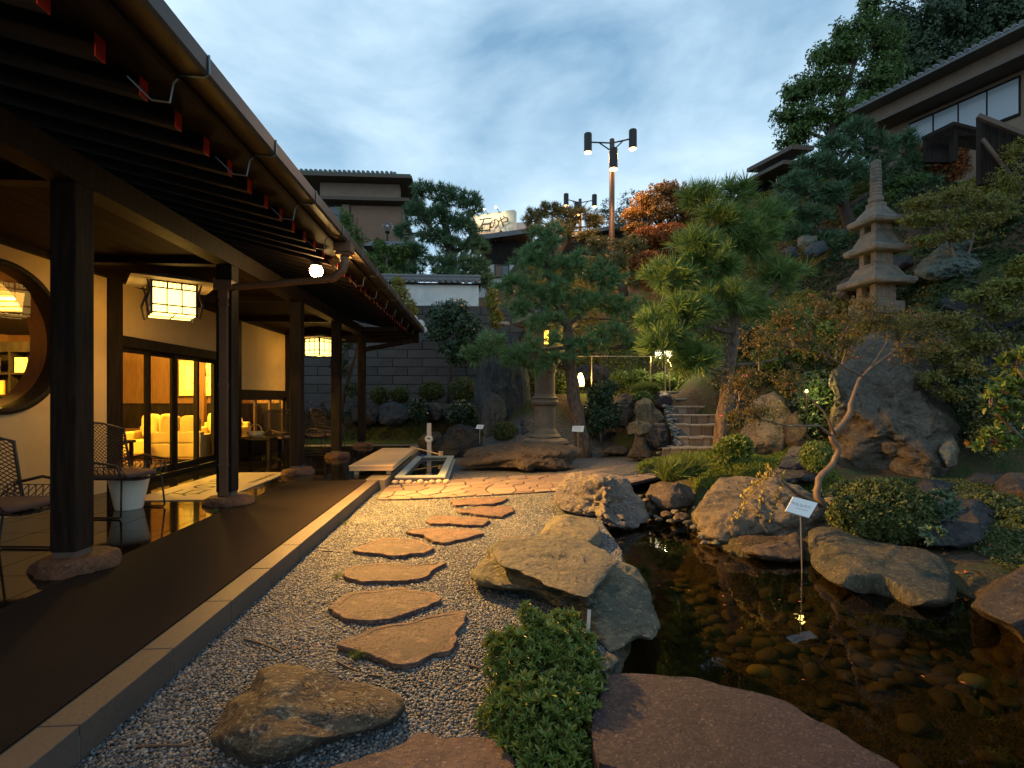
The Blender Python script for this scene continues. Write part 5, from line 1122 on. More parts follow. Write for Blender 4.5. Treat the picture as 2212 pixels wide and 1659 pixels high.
plant('azalea_shoots', 'young upright shoots on top of the foreground azalea bush', 'bush', [], ups, 'rosette', 'azalea', 110, 6, scl=(.6, .95), shell=0, upb=.8)
# clipped round shrubs
def ball(label, pts, d, mat, n, kind='fine', seed=1, scl=(.7, 1.1), flat=1.0, group=None, name='clipped_shrub', cat='shrub'):
    p = [(cx, cy, rx, ry, d + dd) for cx, cy, rx, ry, dd in pts]
    return plant(name, label, cat, [[(pts[0][0], pts[0][1] + pts[0][3] * .95, d, .03), (pts[0][0], pts[0][1], d, .015)]], p, kind, mat, n, seed, 'barkdark', scl, .72, .45, twigs=.5, group=group)
ball('clipped dome azalea on the bank right of the white plant sign', [(1905, 1105, 92, 68, 0), (1850, 1120, 50, 50, -.1), (1960, 1110, 50, 55, .1)], 5.0, 'azalea_dull', 3000, 'fine', 21)
ball('small round leafy shrub left of the crape myrtle trunk', [(1763, 985, 30, 30, 0)], 7.2, 'azalea', 600, 'fine', 22)
G5 = 'clipped shrubs under the block wall'
for k, (lb, x, y, rx, ry) in enumerate((('clipped low dome shrub, leftmost under the block wall', 930, 935, 75, 65), ('smallest clipped dome shrub under the block wall', 1115, 930, 70, 60), ('wide clipped dome shrub in the middle under the block wall', 1400, 895, 108, 80), ('large clipped dome shrub touching the standing stone', 1680, 880, 115, 105))):
    (a, b), = z5([(x, y)]); ball(lb, [(a, b, rx * .24, ry * .24, 0)], 16.4, 'azalea_dull', 650, 'fine', 30 + k, (1.3, 2.0), group=G5)
(a, b), = z5([(2060, 1260)]); ball('low dark clipped shrub at the foot of the standing stone', [(a, b, 26, 19, 0)], 13.1, 'azalea_dull', 500, 'fine', 36, (1.1, 1.6))
for k, (lb, x, y, rx, ry) in enumerate((('leftmost clipped shrub on the lit terrace by the handrail', 1275, 690, 68, 50), ('middle clipped shrub on the lit terrace by the handrail', 1430, 690, 85, 60), ('rightmost clipped shrub on the lit terrace by the handrail', 1640, 710, 110, 62))):
    (a, b), = zb([(x, y)]); ball(lb, [(a, b, rx * .27, ry * .27, 0)], 14.9, 'azalea', 600, 'fine', 40 + k, (1.2, 1.8))
(a, b), = zb([(1480, 805)]); plant('grass_tuft', 'bright fine grass tuft spilling over the terrace edge', 'grass tuft', [], [(a, b, 30, 9, 13.6)], 'grass', 'grass', 220, 44, scl=(.8, 1.2), upb=1)
plant('leafy_shrub', 'dark glossy shrub in the bank between lantern bank rocks', 'shrub', [], [(*z5([(1280, 1060)])[0], 20, 22, 15.4)], 'clump', 'camellia', 350, 45, scl=(1, 1.4))
plant('leafy_shrub', 'dark glossy shrub before the standing stone on its left', 'shrub', [], [(*z5([(1660, 1085)])[0], 32, 24, 15)], 'clump', 'camellia', 500, 46, scl=(1, 1.4))
plant('leafy_shrub', 'sprawling dark shrub below the terrace right of the pine trunk', 'shrub', [[(1300, 960, 12.4, .03), (1290, 880, 12.6, .02)]], [(*z[:2], r1, r2, 12.6) for z, r1, r2 in ((zb([(1120, 820)])[0], 30, 24), (zb([(1080, 950)])[0], 28, 30), (zb([(1180, 980)])[0], 32, 30), (zb([(1060, 1060)])[0], 24, 22), (zb([(1190, 760)])[0], 20, 14))], 'clump', 'camellia', 1500, 47, scl=(.7, 1.1))
plant('leafy_shrub', 'small green shrub spilling over the terrace above the pointed rock', 'shrub', [], [(*zb([(1450, 850)])[0], 24, 12, 13.0)], 'clump', 'broad', 260, 48, scl=(.8, 1.1))
plant('hedge', 'leafy hedge behind the stone lantern column', 'hedge', [], [(*zb([(800, 740)])[0], 20, 32, 14.6), (*zb([(560, 720)])[0], 14, 26, 14.6), (*zb([(700, 600)])[0], 30, 20, 15)], 'clump', 'azalea_dull', 900, 49, scl=(.8, 1.2))
plant('leafy_shrub', 'dark leafed shrub behind the crape myrtle, beside the ground lamp', 'shrub', [], [(*zc([(700, 440)])[0], 46, 60, 9.6), (*zc([(650, 620)])[0], 30, 36, 9.4), (*zc([(780, 330)])[0], 30, 24, 9.8)], 'clump', 'camellia', 1200, 50, scl=(.8, 1.2))
plant('leafy_shrub', 'glossy small plant on the mound at the large pine foot', 'shrub', [], [(*zc([(100, 800)])[0], 34, 20, 7.6), (*zc([(30, 850)])[0], 20, 16, 7.6)], 'rosette', 'azalea', 420, 51, scl=(1.2, 1.9))
plant('low_fern', 'pale round leaved weed between the azalea dome and the dark rock', 'plant', [], [(*zc([(1610, 1230)])[0], 24, 28, 4.9), (*zc([(1540, 1440)])[0], 20, 14, 4.5)], 'large', MT.setdefault('sage', leafmat('sage_leaf', (.07, .13, .08), (.11, .18, .11))), 60, 52, scl=(.5, .8))
plant('branching_shrub', 'large leaved shrub reaching in from the right edge', 'shrub', [[(2330, 1180, 4.6, .03), (2260, 1000, 4.5, .022), (2190, 930, 4.4, .016), (2140, 880, 4.4, .01)], [(2260, 1000, 4.5, .018), (2230, 850, 4.5, .012), (2200, 800, 4.5, .008)]],
      [(*zc([(2160, 180)])[0], 40, 26, 4.5), (*zc([(2080, 380)])[0], 40, 18, 4.5), (*zc([(1960, 470)])[0], 22, 14, 4.4), (*zc([(2130, 560)])[0], 34, 24, 4.4), (*zc([(1900, 760)])[0], 22, 14, 4.4), (*zc([(1990, 710)])[0], 24, 12, 4.4), (*zc([(2110, 780)])[0], 34, 16, 4.4), (*zc([(2200, 300)])[0], 30, 30, 4.6)], 'large', 'azalea', 175, 53, 'barksmooth', (.55, .9), .2, .6, extra=('large', 'maple_o', 7, .5, 'turning_leaf'))
# mound: grass, moss, trailing sprig
plant('grass_tuft', 'long bladed bright grass on the left tip of the pond mound', 'grass tuft', [], [(*z7([(1990, 80)])[0], 26, 10, 7.2), (*z7([(2060, 60)])[0], 30, 12, 7.4), (*z7([(1960, 95)])[0], 14, 8, 7.0)], 'grass', 'grass', 300, 60, scl=(.8, 1.4), upb=1.2)
for nm, lb, cnt, fn, tmk, mt_, s_, sd_ in (
    ('moss_cover', 'low moss and clover covering the mound round the large pine', 6500, lambda X, D: ((X - 3.75) / 1.5) ** 2 + ((D - 8.7) / 1.9) ** 2 < 1, 'fine', 'moss', (.8, 1.4), 61),
    ('ground_cover', 'patchy low weeds on the bank at the right', 11000, lambda X, D: (X > 3.6) & (X < 7.5) & (D > 3.6) & (D < 7.5), 'fine', 'azalea_dull', (.5, 1.1), 62),
    ('bank_grass', 'short grass strip behind the end of the veranda floor', 2600, lambda X, D: (X > -8) & (X < -1.2) & (D > 13.8) & (D < 15.6), 'grass', 'grass', (.45, .8), 63),
    ('hillside_cover', 'mixed low shrubs and weeds covering the garden slope', 20000, lambda X, D: (X > .5) & (X < 19) & (D > 14.5) & (D < 26), 'clump', 'autumn', (.9, 1.8), 64),
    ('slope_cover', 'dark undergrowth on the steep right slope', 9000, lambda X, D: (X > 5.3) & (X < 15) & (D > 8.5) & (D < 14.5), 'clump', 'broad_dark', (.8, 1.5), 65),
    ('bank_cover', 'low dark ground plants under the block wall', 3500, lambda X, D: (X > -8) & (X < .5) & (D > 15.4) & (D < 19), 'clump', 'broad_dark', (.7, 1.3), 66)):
    g = np.random.default_rng(sd_); X = g.uniform(-8, 19, cnt * 60); D = g.uniform(3, 26, cnt * 60); k = fn(X, D) & ~inside(POND, X, D); X, D = X[k][:cnt], D[k][:cnt]
    if nm == 'ground_cover': k = fbm(np.c_[X * 1.3, D * 1.3, X * 0], 3, 2) > -.35; X, D = X[k], D[k]
    if nm == 'hillside_cover': k = ~((X > 3.3) & (X < 8.0) & (D > 18.3) & (D < 21.5)); X, D = X[k], D[k]
    p = np.c_[X * RTn[0] + D * FWn[0], X * RTn[1] + D * FWn[1], height(X, D) + .01]
    V, Fc = scatter_multi(LEAFT[tmk], p, frames(np.c_[g.normal(size=(len(X), 2)) * .35, np.ones(len(X))], g), g.uniform(*s_, len(X)))
    o = put(nm, V, Fc, mt_); tag(o, lb, 'ground cover', kind='stuff')
g = np.random.default_rng(70); n = 420; X, D = g.uniform(3.4, 7, n), g.uniform(3.3, 7, n); k = ~inside(POND, X, D); X, D = X[k], D[k]
p = np.c_[X * RTn[0] + D * FWn[0], X * RTn[1] + D * FWn[1], height(X, D) + .025]; V, Fc = scatter(LEAFT['single'][0], p, frames(np.c_[g.normal(size=(len(X), 2)) * 2, np.ones(len(X))], g), g.uniform(.5, 1, len(X))); tag(put('leaf_litter', V, Fc, 'litter'), 'fallen red and brown leaves on the right bank', 'leaf litter', kind='stuff')
tr = thing('trailing_sprig', 'yellowish rounded leaf sprigs hanging over the broad brown rock', 'plant', tuple(P(1640, 1010, 5.1)))
m = MB(); LV, LF, off = [], [], 0; g = np.random.default_rng(71)
for st, en in (((1675, 1005), (1590, 1120)), ((1660, 1000), (1640, 1110)), ((1690, 1020), (1600, 1075)), ((1700, 1010), (1665, 1125)), ((1650, 1015), (1578, 1135))):
    a, b = Vector(P(*st, 5.15)), Vector(P(*en, 4.75)); pts_ = [a.lerp(b, t) + Vector((0, 0, .05 * math.sin(t * 3.1))) for t in np.linspace(0, 1, 9)]; m.tube(pts_, .003, 4)
    q = np.array([a.lerp(b, t) + Vector((0, 0, .05 * math.sin(t * 3.1))) for t in np.linspace(.1, 1, 16)]); q = np.repeat(q, 2, 0); sdv = np.tile([[1], [-1]], (16, 1)) * RTn[None]
    tmr = tmpl_leaf(.045, .03); v, f = scatter(tmr, q, np.stack([np.cross(sdv + .001, [0, 0, 1.]), sdv, np.tile([0, 0, 1.], (32, 1))], 2) if 0 else frames(sdv + g.normal(size=sdv.shape) * .4, g), np.full(32, .9)); LV.append(v); LF.append(f + off); off += len(v)
m.build('stem', 'barkdark', tr); put('foliage', np.concatenate(LV), np.concatenate(LF), MT.setdefault('sprig', leafmat('sprig_leaf', (.22, .20, .05), (.30, .22, .06))), tr)

# ------------------------------------------------------------------ pines
def cl(fn, items): return [(*fn([(x, y)])[0], rx, ry, d, *r) for x, y, rx, ry, d, *r in items]
plant('pine_tree', 'large bright needled pine in front of the stairs, rough reddish trunk', 'tree',
      [[(1554, 990, 8.2, .105), (1558, 900, 8.2, .095), (1574, 800, 8.25, .09), (1588, 700, 8.3, .085), (1580, 600, 8.35, .08), (1560, 500, 8.4, .06), (1530, 440, 8.4, .035), (1520, 400, 8.4, .02)],
       [(1588, 720, 8.3, .05), (1530, 705, 8.1, .04), (1460, 735, 7.9, .03)], [(1590, 690, 8.3, .05), (1640, 650, 8.4, .04), (1700, 600, 8.6, .025)], [(1580, 600, 8.3, .05), (1500, 590, 8.2, .035), (1440, 570, 8.1, .02)], [(1578, 790, 8.3, .035), (1640, 785, 8.3, .025), (1680, 775, 8.3, .02)]],
      [(1430, 735, 52, 38, 7.8), (1490, 772, 50, 38, 7.9), (1480, 680, 58, 34, 7.9), (1410, 690, 34, 30, 8.0), (1450, 600, 58, 38, 8.1), (1540, 560, 70, 40, 8.2), (1630, 520, 62, 40, 8.5), (1560, 480, 60, 34, 8.4), (1680, 600, 56, 36, 8.6), (1620, 660, 60, 36, 8.4), (1700, 690, 44, 28, 8.7), (1510, 430, 36, 34, 8.4), (1590, 420, 34, 26, 8.5), (1560, 640, 60, 36, 8.0), (1500, 525, 46, 30, 8.2), (1660, 470, 36, 30, 8.7)],
      'tuft', 'needle_lit', 620, 101, scl=(.55, 1.2), shell=.3, upb=.55, tuft='big', bsag=.12, twigs=.8)
plant('pine_tree', 'bushy mid green pine behind the long ledge rock, straight trunk', 'tree',
      [[(1262, 990, 12, .19), (1250, 920, 12, .17), (1238, 830, 12.05, .15), (1230, 740, 12.1, .13), (1222, 690, 12.15, .11), (1190, 620, 12.2, .08), (1180, 560, 12.2, .05), (1190, 510, 12.2, .03)],
       [(1222, 700, 12.1, .07), (1170, 685, 12, .05), (1110, 650, 11.9, .03)], [(1225, 705, 12.1, .06), (1280, 660, 12.2, .04), (1310, 600, 12.3, .025)], [(1228, 750, 12.1, .05), (1150, 760, 11.8, .04), (1060, 755, 11.6, .02)]],
      [(1185, 515, 42, 28, 12.2), (1160, 560, 56, 34, 12.2), (1240, 580, 60, 36, 12.3), (1310, 600, 44, 34, 12.4), (1120, 620, 46, 34, 12), (1185, 635, 60, 36, 12.1), (1260, 655, 62, 34, 12.2), (1330, 660, 50, 30, 12.4), (1115, 670, 36, 20, 11.9), (1310, 720, 54, 26, 12.0), (1270, 745, 44, 22, 11.8), (1060, 745, 48, 26, 11.6), (1120, 765, 50, 26, 11.5), (1020, 765, 30, 20, 11.6), (1160, 700, 30, 16, 11.6), (1200, 775, 40, 18, 11.5), (1190, 690, 40, 16, 11.7), (1195, 735, 22, 16, 11.4), (1150, 745, 26, 14, 11.5), (1370, 690, 40, 24, 12.6), (1370, 745, 34, 20, 12.4), (1150, 790, 30, 18, 11.6)],
      'tuft', 'needle', 900, 102, scl=(.55, 1.15), shell=.25, upb=.5, tuft='mid', bsag=.14, twigs=.7)
plant('pine_tree', 'dark cloud pruned pine on the terrace behind the white plaster wall', 'tree',
      [[(955, 640, 21.5, .24), (975, 560, 21.5, .22), (965, 500, 21.5, .16), (955, 440, 21.5, .1)], [(972, 560, 21.5, .12), (1010, 520, 21.4, .08), (1030, 490, 21.4, .05)], [(965, 530, 21.4, .1), (920, 480, 21.3, .07), (905, 430, 21.3, .04)]],
      [(912, 410, 26, 20, 21.3), (965, 425, 42, 24, 21.5), (1015, 440, 28, 26, 21.5), (900, 460, 30, 24, 21.3), (950, 470, 40, 22, 21.2), (1005, 485, 40, 22, 21.4), (930, 510, 36, 18, 21.2), (985, 530, 40, 18, 21.3), (1030, 530, 28, 22, 21.5), (890, 545, 36, 20, 21.2), (950, 570, 46, 22, 21), (1020, 575, 42, 26, 21), (980, 600, 50, 20, 20.8), (1045, 605, 26, 24, 20.8), (870, 500, 22, 16, 21.2), (880, 585, 40, 18, 20.8)],
      'tuft', 'needle_blue', 1150, 103, 'barkdark', scl=(.85, 1.3), shell=.3, upb=.5, tuft='far', bsag=.12, twigs=.5)
plant('pine_tree', 'brownish small pine behind the bushy pine, under the far street lamp', 'tree',
      [[(1200, 560, 24, .2), (1230, 500, 24, .14), (1250, 470, 24, .08)]],
      [(1150, 470, 26, 18, 24), (1190, 455, 28, 16, 24), (1240, 465, 36, 18, 24), (1280, 480, 24, 16, 24), (1210, 495, 36, 16, 23.8), (1160, 500, 26, 14, 23.8), (1270, 510, 26, 14, 23.8)],
      'tuft', 'needle_brown', 420, 104, 'barkdark', scl=(.85, 1.25), shell=.3, upb=.5, tuft='far', twigs=.5)
plant('pine_tree', 'low brownish pine under the near lamp post, left of the red shrub', 'tree',
      [[(1350, 640, 18, .16), (1330, 580, 18, .12), (1300, 560, 18, .06)]],
      [(1300, 535, 36, 20, 18), (1360, 530, 40, 20, 18), (1330, 570, 46, 20, 17.8), (1400, 565, 34, 20, 18), (1375, 600, 34, 20, 17.8)],
      'tuft', 'needle_brown', 330, 105, 'barkdark', scl=(.7, 1.0), shell=.3, upb=.5, tuft='far', twigs=.5)
plant('pine_tree', 'spreading blue green pine left of the stone pagoda finial', 'tree',
      [[(1840, 560, 15.2, .2), (1835, 480, 15.2, .18), (1820, 420, 15.2, .13), (1810, 360, 15.2, .08), (1850, 310, 15.2, .04)], [(1835, 500, 15.2, .09), (1760, 500, 15, .07), (1700, 520, 15, .04)], [(1830, 450, 15.2, .08), (1900, 400, 15.3, .05), (1960, 390, 15.4, .03)], [(1820, 440, 15.2, .07), (1750, 420, 15.1, .05), (1700, 420, 15, .03)]],
      [(1845, 290, 40, 30, 15.3), (1800, 320, 44, 26, 15.3), (1890, 320, 46, 24, 15.4), (1950, 310, 34, 24, 15.6), (1760, 360, 48, 26, 15.2), (1840, 370, 50, 26, 15.0), (1910, 370, 46, 24, 15.4), (1720, 400, 46, 28, 15), (1790, 420, 44, 24, 14.9), (1690, 450, 44, 26, 14.9), (1760, 465, 44, 24, 14.8), (1930, 410, 50, 24, 15.4), (1990, 400, 40, 22, 15.6), (1720, 505, 40, 20, 14.8), (1790, 520, 40, 20, 14.7), (1970, 350, 30, 20, 15.6), (1680, 500, 30, 20, 15), (1880, 450, 40, 18, 15.2)],
      'tuft', 'needle_blue', 1150, 106, 'barkdark', scl=(.75, 1.1), shell=.3, upb=.5, tuft='far', bsag=.12, twigs=.5)
# ------------------------------------------------------------------ broadleaf trees
def tree(label, trunk, pads, mat, n, seed, kind='clump', name='broadleaf_tree', scl=(.8, 1.3), shell=.4, bark='barkdark', **k):
    return plant(name, label, 'tree', trunk, pads, kind, mat, n, seed, bark, scl, shell, .35, **k)
tree('huge dark evergreen tree filling the upper right corner behind the ridge house', [[(2050, 560, 27, .5), (2080, 200, 27, .35), (2080, 60, 27, .2)], [(2060, 300, 27, .25), (2200, 180, 27, .15), (2260, 60, 27, .1)]],
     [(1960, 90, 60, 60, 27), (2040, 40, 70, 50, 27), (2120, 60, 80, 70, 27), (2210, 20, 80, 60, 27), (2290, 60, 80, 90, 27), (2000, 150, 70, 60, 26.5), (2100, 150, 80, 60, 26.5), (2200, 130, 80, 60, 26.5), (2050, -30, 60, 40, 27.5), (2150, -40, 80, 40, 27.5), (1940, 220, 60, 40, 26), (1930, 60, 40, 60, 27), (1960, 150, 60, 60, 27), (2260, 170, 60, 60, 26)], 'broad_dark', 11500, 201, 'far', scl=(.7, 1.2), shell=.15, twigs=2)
tree('bright edged green maple left of the huge evergreen on the hill', [[(1820, 560, 24, .3), (1790, 300, 24, .2), (1830, 180, 24, .12), (1870, 60, 24, .05)], [(1795, 310, 24, .1), (1720, 270, 24, .05)]],
     [(1720, 290, 46, 26, 24), (1700, 250, 34, 26, 24), (1760, 250, 50, 34, 24), (1740, 190, 44, 34, 24), (1710, 205, 28, 24, 24), (1800, 180, 48, 36, 24), (1780, 120, 34, 30, 24), (1830, 110, 48, 34, 24), (1860, 60, 36, 30, 24), (1880, 15, 30, 28, 24), (1905, 90, 44, 50, 24.5), (1830, 250, 60, 40, 24), (1900, 170, 60, 50, 24.5), (1870, 230, 60, 30, 24.5), (1700, 310, 30, 10, 24), (1815, 70, 22, 24, 24)], 'broad', 4600, 202, 'far', scl=(.5, .95), shell=.2, twigs=2)
tree('orange leaved maple lit by the street lamp above the red shrub', [[(1440, 540, 20, .14), (1425, 480, 20, .1), (1440, 430, 20, .05)], [(1430, 495, 20, .07), (1470, 450, 20, .03)], [(1430, 495, 20, .06), (1390, 450, 20, .03)]],
     [(1440, 410, 44, 16, 20), (1400, 435, 40, 20, 20), (1470, 430, 44, 22, 20), (1370, 465, 32, 18, 20), (1430, 460, 50, 20, 19.8), (1490, 465, 36, 24, 20), (1380, 495, 36, 14, 19.8)], 'maple_o', 2300, 203, 'clump', scl=(1.0, 1.7), shell=.3, twigs=2.5)
ball('round rust red shrub beneath the orange maple', [(1440, 520, 62, 30, 0), (1470, 545, 46, 26, -.3), (1400, 515, 34, 22, .1)], 18.5, 'maple_r', 2200, 'fine', 204, (2.0, 3.2), name='red_shrub')
ball('dark red shrub in the shade below the rust red shrub', [(1430, 600, 50, 30, 0), (1400, 570, 36, 24, 0)], 17.5, 'maple_r', 900, 'fine', 205, (2.0, 3.0), name='red_shrub')
ball('long red clipped shrub beside the ridge house', [(2040, 345, 66, 32, 0), (2080, 370, 50, 30, -.2), (1995, 335, 40, 22, .2)], 15.8, 'maple_r', 2200, 'fine', 206, (1.6, 2.6), name='red_shrub')
ball('yellow green clipped shrub on the slope below the wooden fence', [(2130, 420, 70, 34, 0), (2070, 440, 50, 30, 0)], 13.6, 'lime', 1500, 'fine', 207, (1.5, 2.4))
tree('slender green and orange maple in front of the quartz rock', [[(2082, 690, 10.4, .05), (2080, 600, 10.4, .04), (2055, 540, 10.4, .03), (2040, 480, 10.4, .02)], [(2080, 600, 10.4, .03), (2095, 540, 10.4, .02), (2110, 480, 10.4, .012)]],
     [(1990, 440, 56, 16, 10.4), (2060, 420, 60, 20, 10.4), (2130, 440, 60, 20, 10.5), (2020, 470, 54, 16, 10.3), (2100, 480, 60, 18, 10.4), (2180, 470, 50, 26, 10.6), (2060, 510, 56, 14, 10.3), (1970, 475, 34, 12, 10.3), (2160, 520, 50, 20, 10.5), (2000, 520, 40, 12, 10.3)], 'autumn', 1700, 208, 'clump', scl=(.6, 1.0), shell=.1, bark='barksmooth')
tree('drooping dark red and green maple shading the right rocks', [[(2200, 900, 8.8, .06), (2190, 760, 8.8, .045), (2120, 690, 8.7, .03), (2040, 660, 8.6, .02)]],
     [(2060, 700, 60, 26, 8.6), (2120, 740, 56, 30, 8.6), (2030, 760, 50, 26, 8.5), (2090, 800, 50, 26, 8.4), (2010, 820, 36, 22, 8.4), (2060, 850, 40, 20, 8.3), (2150, 670, 56, 26, 8.8), (2000, 690, 40, 22, 8.6), (2110, 640, 50, 20, 8.8)], 'autumn', 2000, 209, 'clump', scl=(.55, .9), shell=.1)
tree('bare branched shrub with sparse yellow leaves at the upper right edge', [[(2190, 620, 11, .05), (2170, 520, 11, .035), (2200, 440, 11, .025), (2230, 380, 11, .015)], [(2170, 540, 11, .03), (2130, 500, 11, .012)]],
     [(2180, 400, 40, 50, 11), (2190, 330, 30, 34, 11.2), (2170, 560, 46, 34, 10.8), (2200, 480, 30, 40, 10.8), (2180, 610, 40, 20, 10.6)], 'lime', 800, 210, 'fine', scl=(1, 1.6), shell=.1, bark='barksmooth')
tree('round topped glossy camellia growing before the block wall', [[(968, 880, 17, .07), (972, 800, 17, .06), (978, 745, 17, .05)], [(975, 760, 17, .035), (950, 720, 17, .02)]],
     [(960, 680, 40, 26, 17), (1000, 700, 40, 28, 17), (945, 715, 32, 24, 17), (985, 665, 30, 18, 17), (1010, 735, 26, 16, 17), (980, 750, 34, 18, 16.9), (990, 775, 30, 14, 16.9)], 'camellia', 1700, 211, scl=(1.0, 1.5), shell=.45)
tree('yellow green leafed shrub behind the veranda roof edge', [[(868, 740, 17.4, .04), (866, 660, 17.4, .03)]], [(866, 635, 18, 26, 17.4), (885, 670, 18, 24, 17.4), (872, 700, 16, 20, 17.4), (858, 610, 14, 14, 17.4)], 'lime', 420, 212, name='shrub', scl=(1, 1.5))
tree('yellow leafed bush at the right end of the white plaster wall', [], [(1062, 650, 14, 28, 17.5), (1072, 690, 14, 22, 17.4)], 'lime', 300, 213, name='shrub', scl=(1, 1.5))
tree('feathery bamboo like tree beside the brick house window', [[(748, 600, 23, .05), (742, 460, 23, .02)], [(760, 600, 23, .05), (772, 470, 23, .02)]], [(745, 480, 20, 34, 23), (765, 520, 28, 34, 23), (740, 540, 26, 30, 23), (775, 570, 30, 26, 23)], 'broad', 900, 214, 'fine', scl=(2, 3.4), shell=.05)
tree('dark leafy tree mass over the garden gate roof', [[(830, 640, 20, .1), (835, 560, 20, .06)]], [(800, 570, 30, 28, 20), (840, 560, 34, 20, 20.5), (830, 600, 40, 26, 19.8), (800, 610, 26, 24, 19.8), (870, 610, 30, 20, 19.8), (818, 530, 14, 16, 20.4), (860, 545, 30, 16, 20.5)], 'broad', 1500, 215, scl=(1.2, 2.0))
tree('slim lichened tree between the veranda pillars', [[(735, 975, 15.6, .07), (733, 900, 15.6, .07), (752, 820, 15.6, .06), (768, 770, 15.6, .04), (776, 730, 15.6, .03)]], [(735, 790, 22, 26, 15.6), (760, 840, 16, 20, 15.4), (745, 740, 24, 18, 15.6)], 'broad_dark', 260, 216, scl=(.9, 1.3))
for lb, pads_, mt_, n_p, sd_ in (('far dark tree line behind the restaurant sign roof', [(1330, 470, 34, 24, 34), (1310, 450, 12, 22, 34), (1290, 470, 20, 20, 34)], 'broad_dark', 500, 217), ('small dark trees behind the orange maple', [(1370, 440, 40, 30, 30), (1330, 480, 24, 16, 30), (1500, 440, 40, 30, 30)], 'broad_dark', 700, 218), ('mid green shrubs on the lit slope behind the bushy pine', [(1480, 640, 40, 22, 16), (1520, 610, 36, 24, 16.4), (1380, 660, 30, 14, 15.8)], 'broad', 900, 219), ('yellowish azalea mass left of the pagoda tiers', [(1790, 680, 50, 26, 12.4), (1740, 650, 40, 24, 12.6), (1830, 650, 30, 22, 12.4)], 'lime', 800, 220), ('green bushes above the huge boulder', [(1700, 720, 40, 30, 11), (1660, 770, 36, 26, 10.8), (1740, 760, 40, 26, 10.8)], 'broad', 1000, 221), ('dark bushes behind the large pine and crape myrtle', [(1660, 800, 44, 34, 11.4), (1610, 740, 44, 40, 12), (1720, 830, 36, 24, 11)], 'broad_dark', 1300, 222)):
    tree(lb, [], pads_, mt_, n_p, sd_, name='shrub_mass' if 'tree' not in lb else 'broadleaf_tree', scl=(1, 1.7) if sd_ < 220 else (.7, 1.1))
# crape myrtle: crooked bare trunk, sparse leaves, pink flowers
plant('crape_myrtle', 'crooked bare trunked crape myrtle with sparse reddish leaves and pink flowers', 'tree',
      [[(1790, 1110, 5.55, 0.0468), (1765, 1075, 5.55, 0.0387), (1768, 1035, 5.6, 0.0343), (1800, 1000, 5.65, 0.0312), (1812, 970, 5.65, 0.0312), (1795, 945, 5.65, 0.0281), (1822, 915, 5.7, 0.0312), (1832, 900, 5.7, 0.0343), (1842, 860, 5.7, 0.0218), (1856, 820, 5.7, 0.0187), (1880, 795, 5.7, 0.0137), (1930, 760, 5.75, 0.0100), (1960, 725, 5.8, 0.0062)],
       [(1866, 815, 5.7, 0.0125), (1820, 790, 5.6, 0.0100), (1770, 755, 5.5, 0.0081), (1740, 700, 5.5, 0.0056), (1700, 670, 5.5, 0.0037)], [(1880, 795, 5.7, 0.0087), (1915, 740, 5.7, 0.0062), (1925, 690, 5.7, 0.0037)],
       [(1800, 945, 5.65, 0.0175), (1770, 920, 5.6, 0.0137), (1700, 920, 5.5, 0.0100), (1640, 905, 5.4, 0.0075), (1590, 890, 5.4, 0.0050)], [(1805, 940, 5.65, 0.0162), (1780, 890, 5.6, 0.0112), (1750, 860, 5.6, 0.0087), (1690, 830, 5.5, 0.0062), (1640, 800, 5.5, 0.0037)], [(1770, 755, 5.5, 0.0062), (1690, 745, 5.4, 0.0050), (1640, 700, 5.4, 0.0031)], [(1765, 1090, 5.5, 0.0218), (1720, 1065, 5.35, 0.0175), (1690, 1040, 5.2, 0.0125), (1680, 1010, 5.2, 0.0062)]],
      [(1700, 690, 60, 40, 5.5), (1640, 740, 56, 40, 5.4), (1600, 830, 50, 50, 5.35), (1640, 890, 60, 30, 5.4), (1740, 740, 60, 40, 5.5), (1830, 740, 60, 40, 5.6), (1910, 690, 60, 36, 5.7), (1980, 700, 50, 40, 5.8), (1870, 660, 60, 26, 5.7), (1780, 660, 50, 30, 5.5), (2020, 740, 40, 36, 5.8), (1960, 760, 50, 26, 5.8), (1700, 820, 50, 34, 5.45), (1590, 900, 30, 30, 5.35), (1880, 700, 50, 26, 5.7), (1840, 690, 44, 24, 5.6), (1940, 720, 40, 24, 5.7)],
      'fine', 'myrtle', 2400, 301, 'barksmooth', scl=(.45, .85), shell=.05, upb=.3, bsag=.15, twigs=.9, extra=('fine', 'pink', 26, .38, 'blossom'))

# the crowded right bank
rock('dark rock added for the shaded recess right of the huge boulder', [(2052, 790), (2120, 750), (2230, 770), (2340, 830), (2360, 1040), (2240, 1085), (2130, 1075), (2075, 1040), (2060, 930)], 8.9, 9.6, .7, 'dark', 5, .18, 1.1)  # added dark rock, stands for the deep shade of the recess
rock('dark wet rock low behind the brown right bank rock', [(2060, 1060), (2110, 1020), (2180, 1030), (2210, 1080), (2160, 1110), (2080, 1105)], 7.2, 7.6, .4, 'dark', 4, .10, 1.6)
rock('half buried dark stone just above the long olive boulder', [(1990, 1150), (2040, 1120), (2110, 1130), (2130, 1165), (2070, 1185), (2000, 1180)], 4.7, 5.1, .25, 'dark', 4, .05, 2.2)
rock('squat dark rock at the foot of the slope behind the round azalea', [(1960, 1060), (2000, 1030), (2060, 1040), (2080, 1080), (2020, 1100), (1970, 1095)], 6.6, 7.0, .35, 'dark', 4, .08, 1.8)
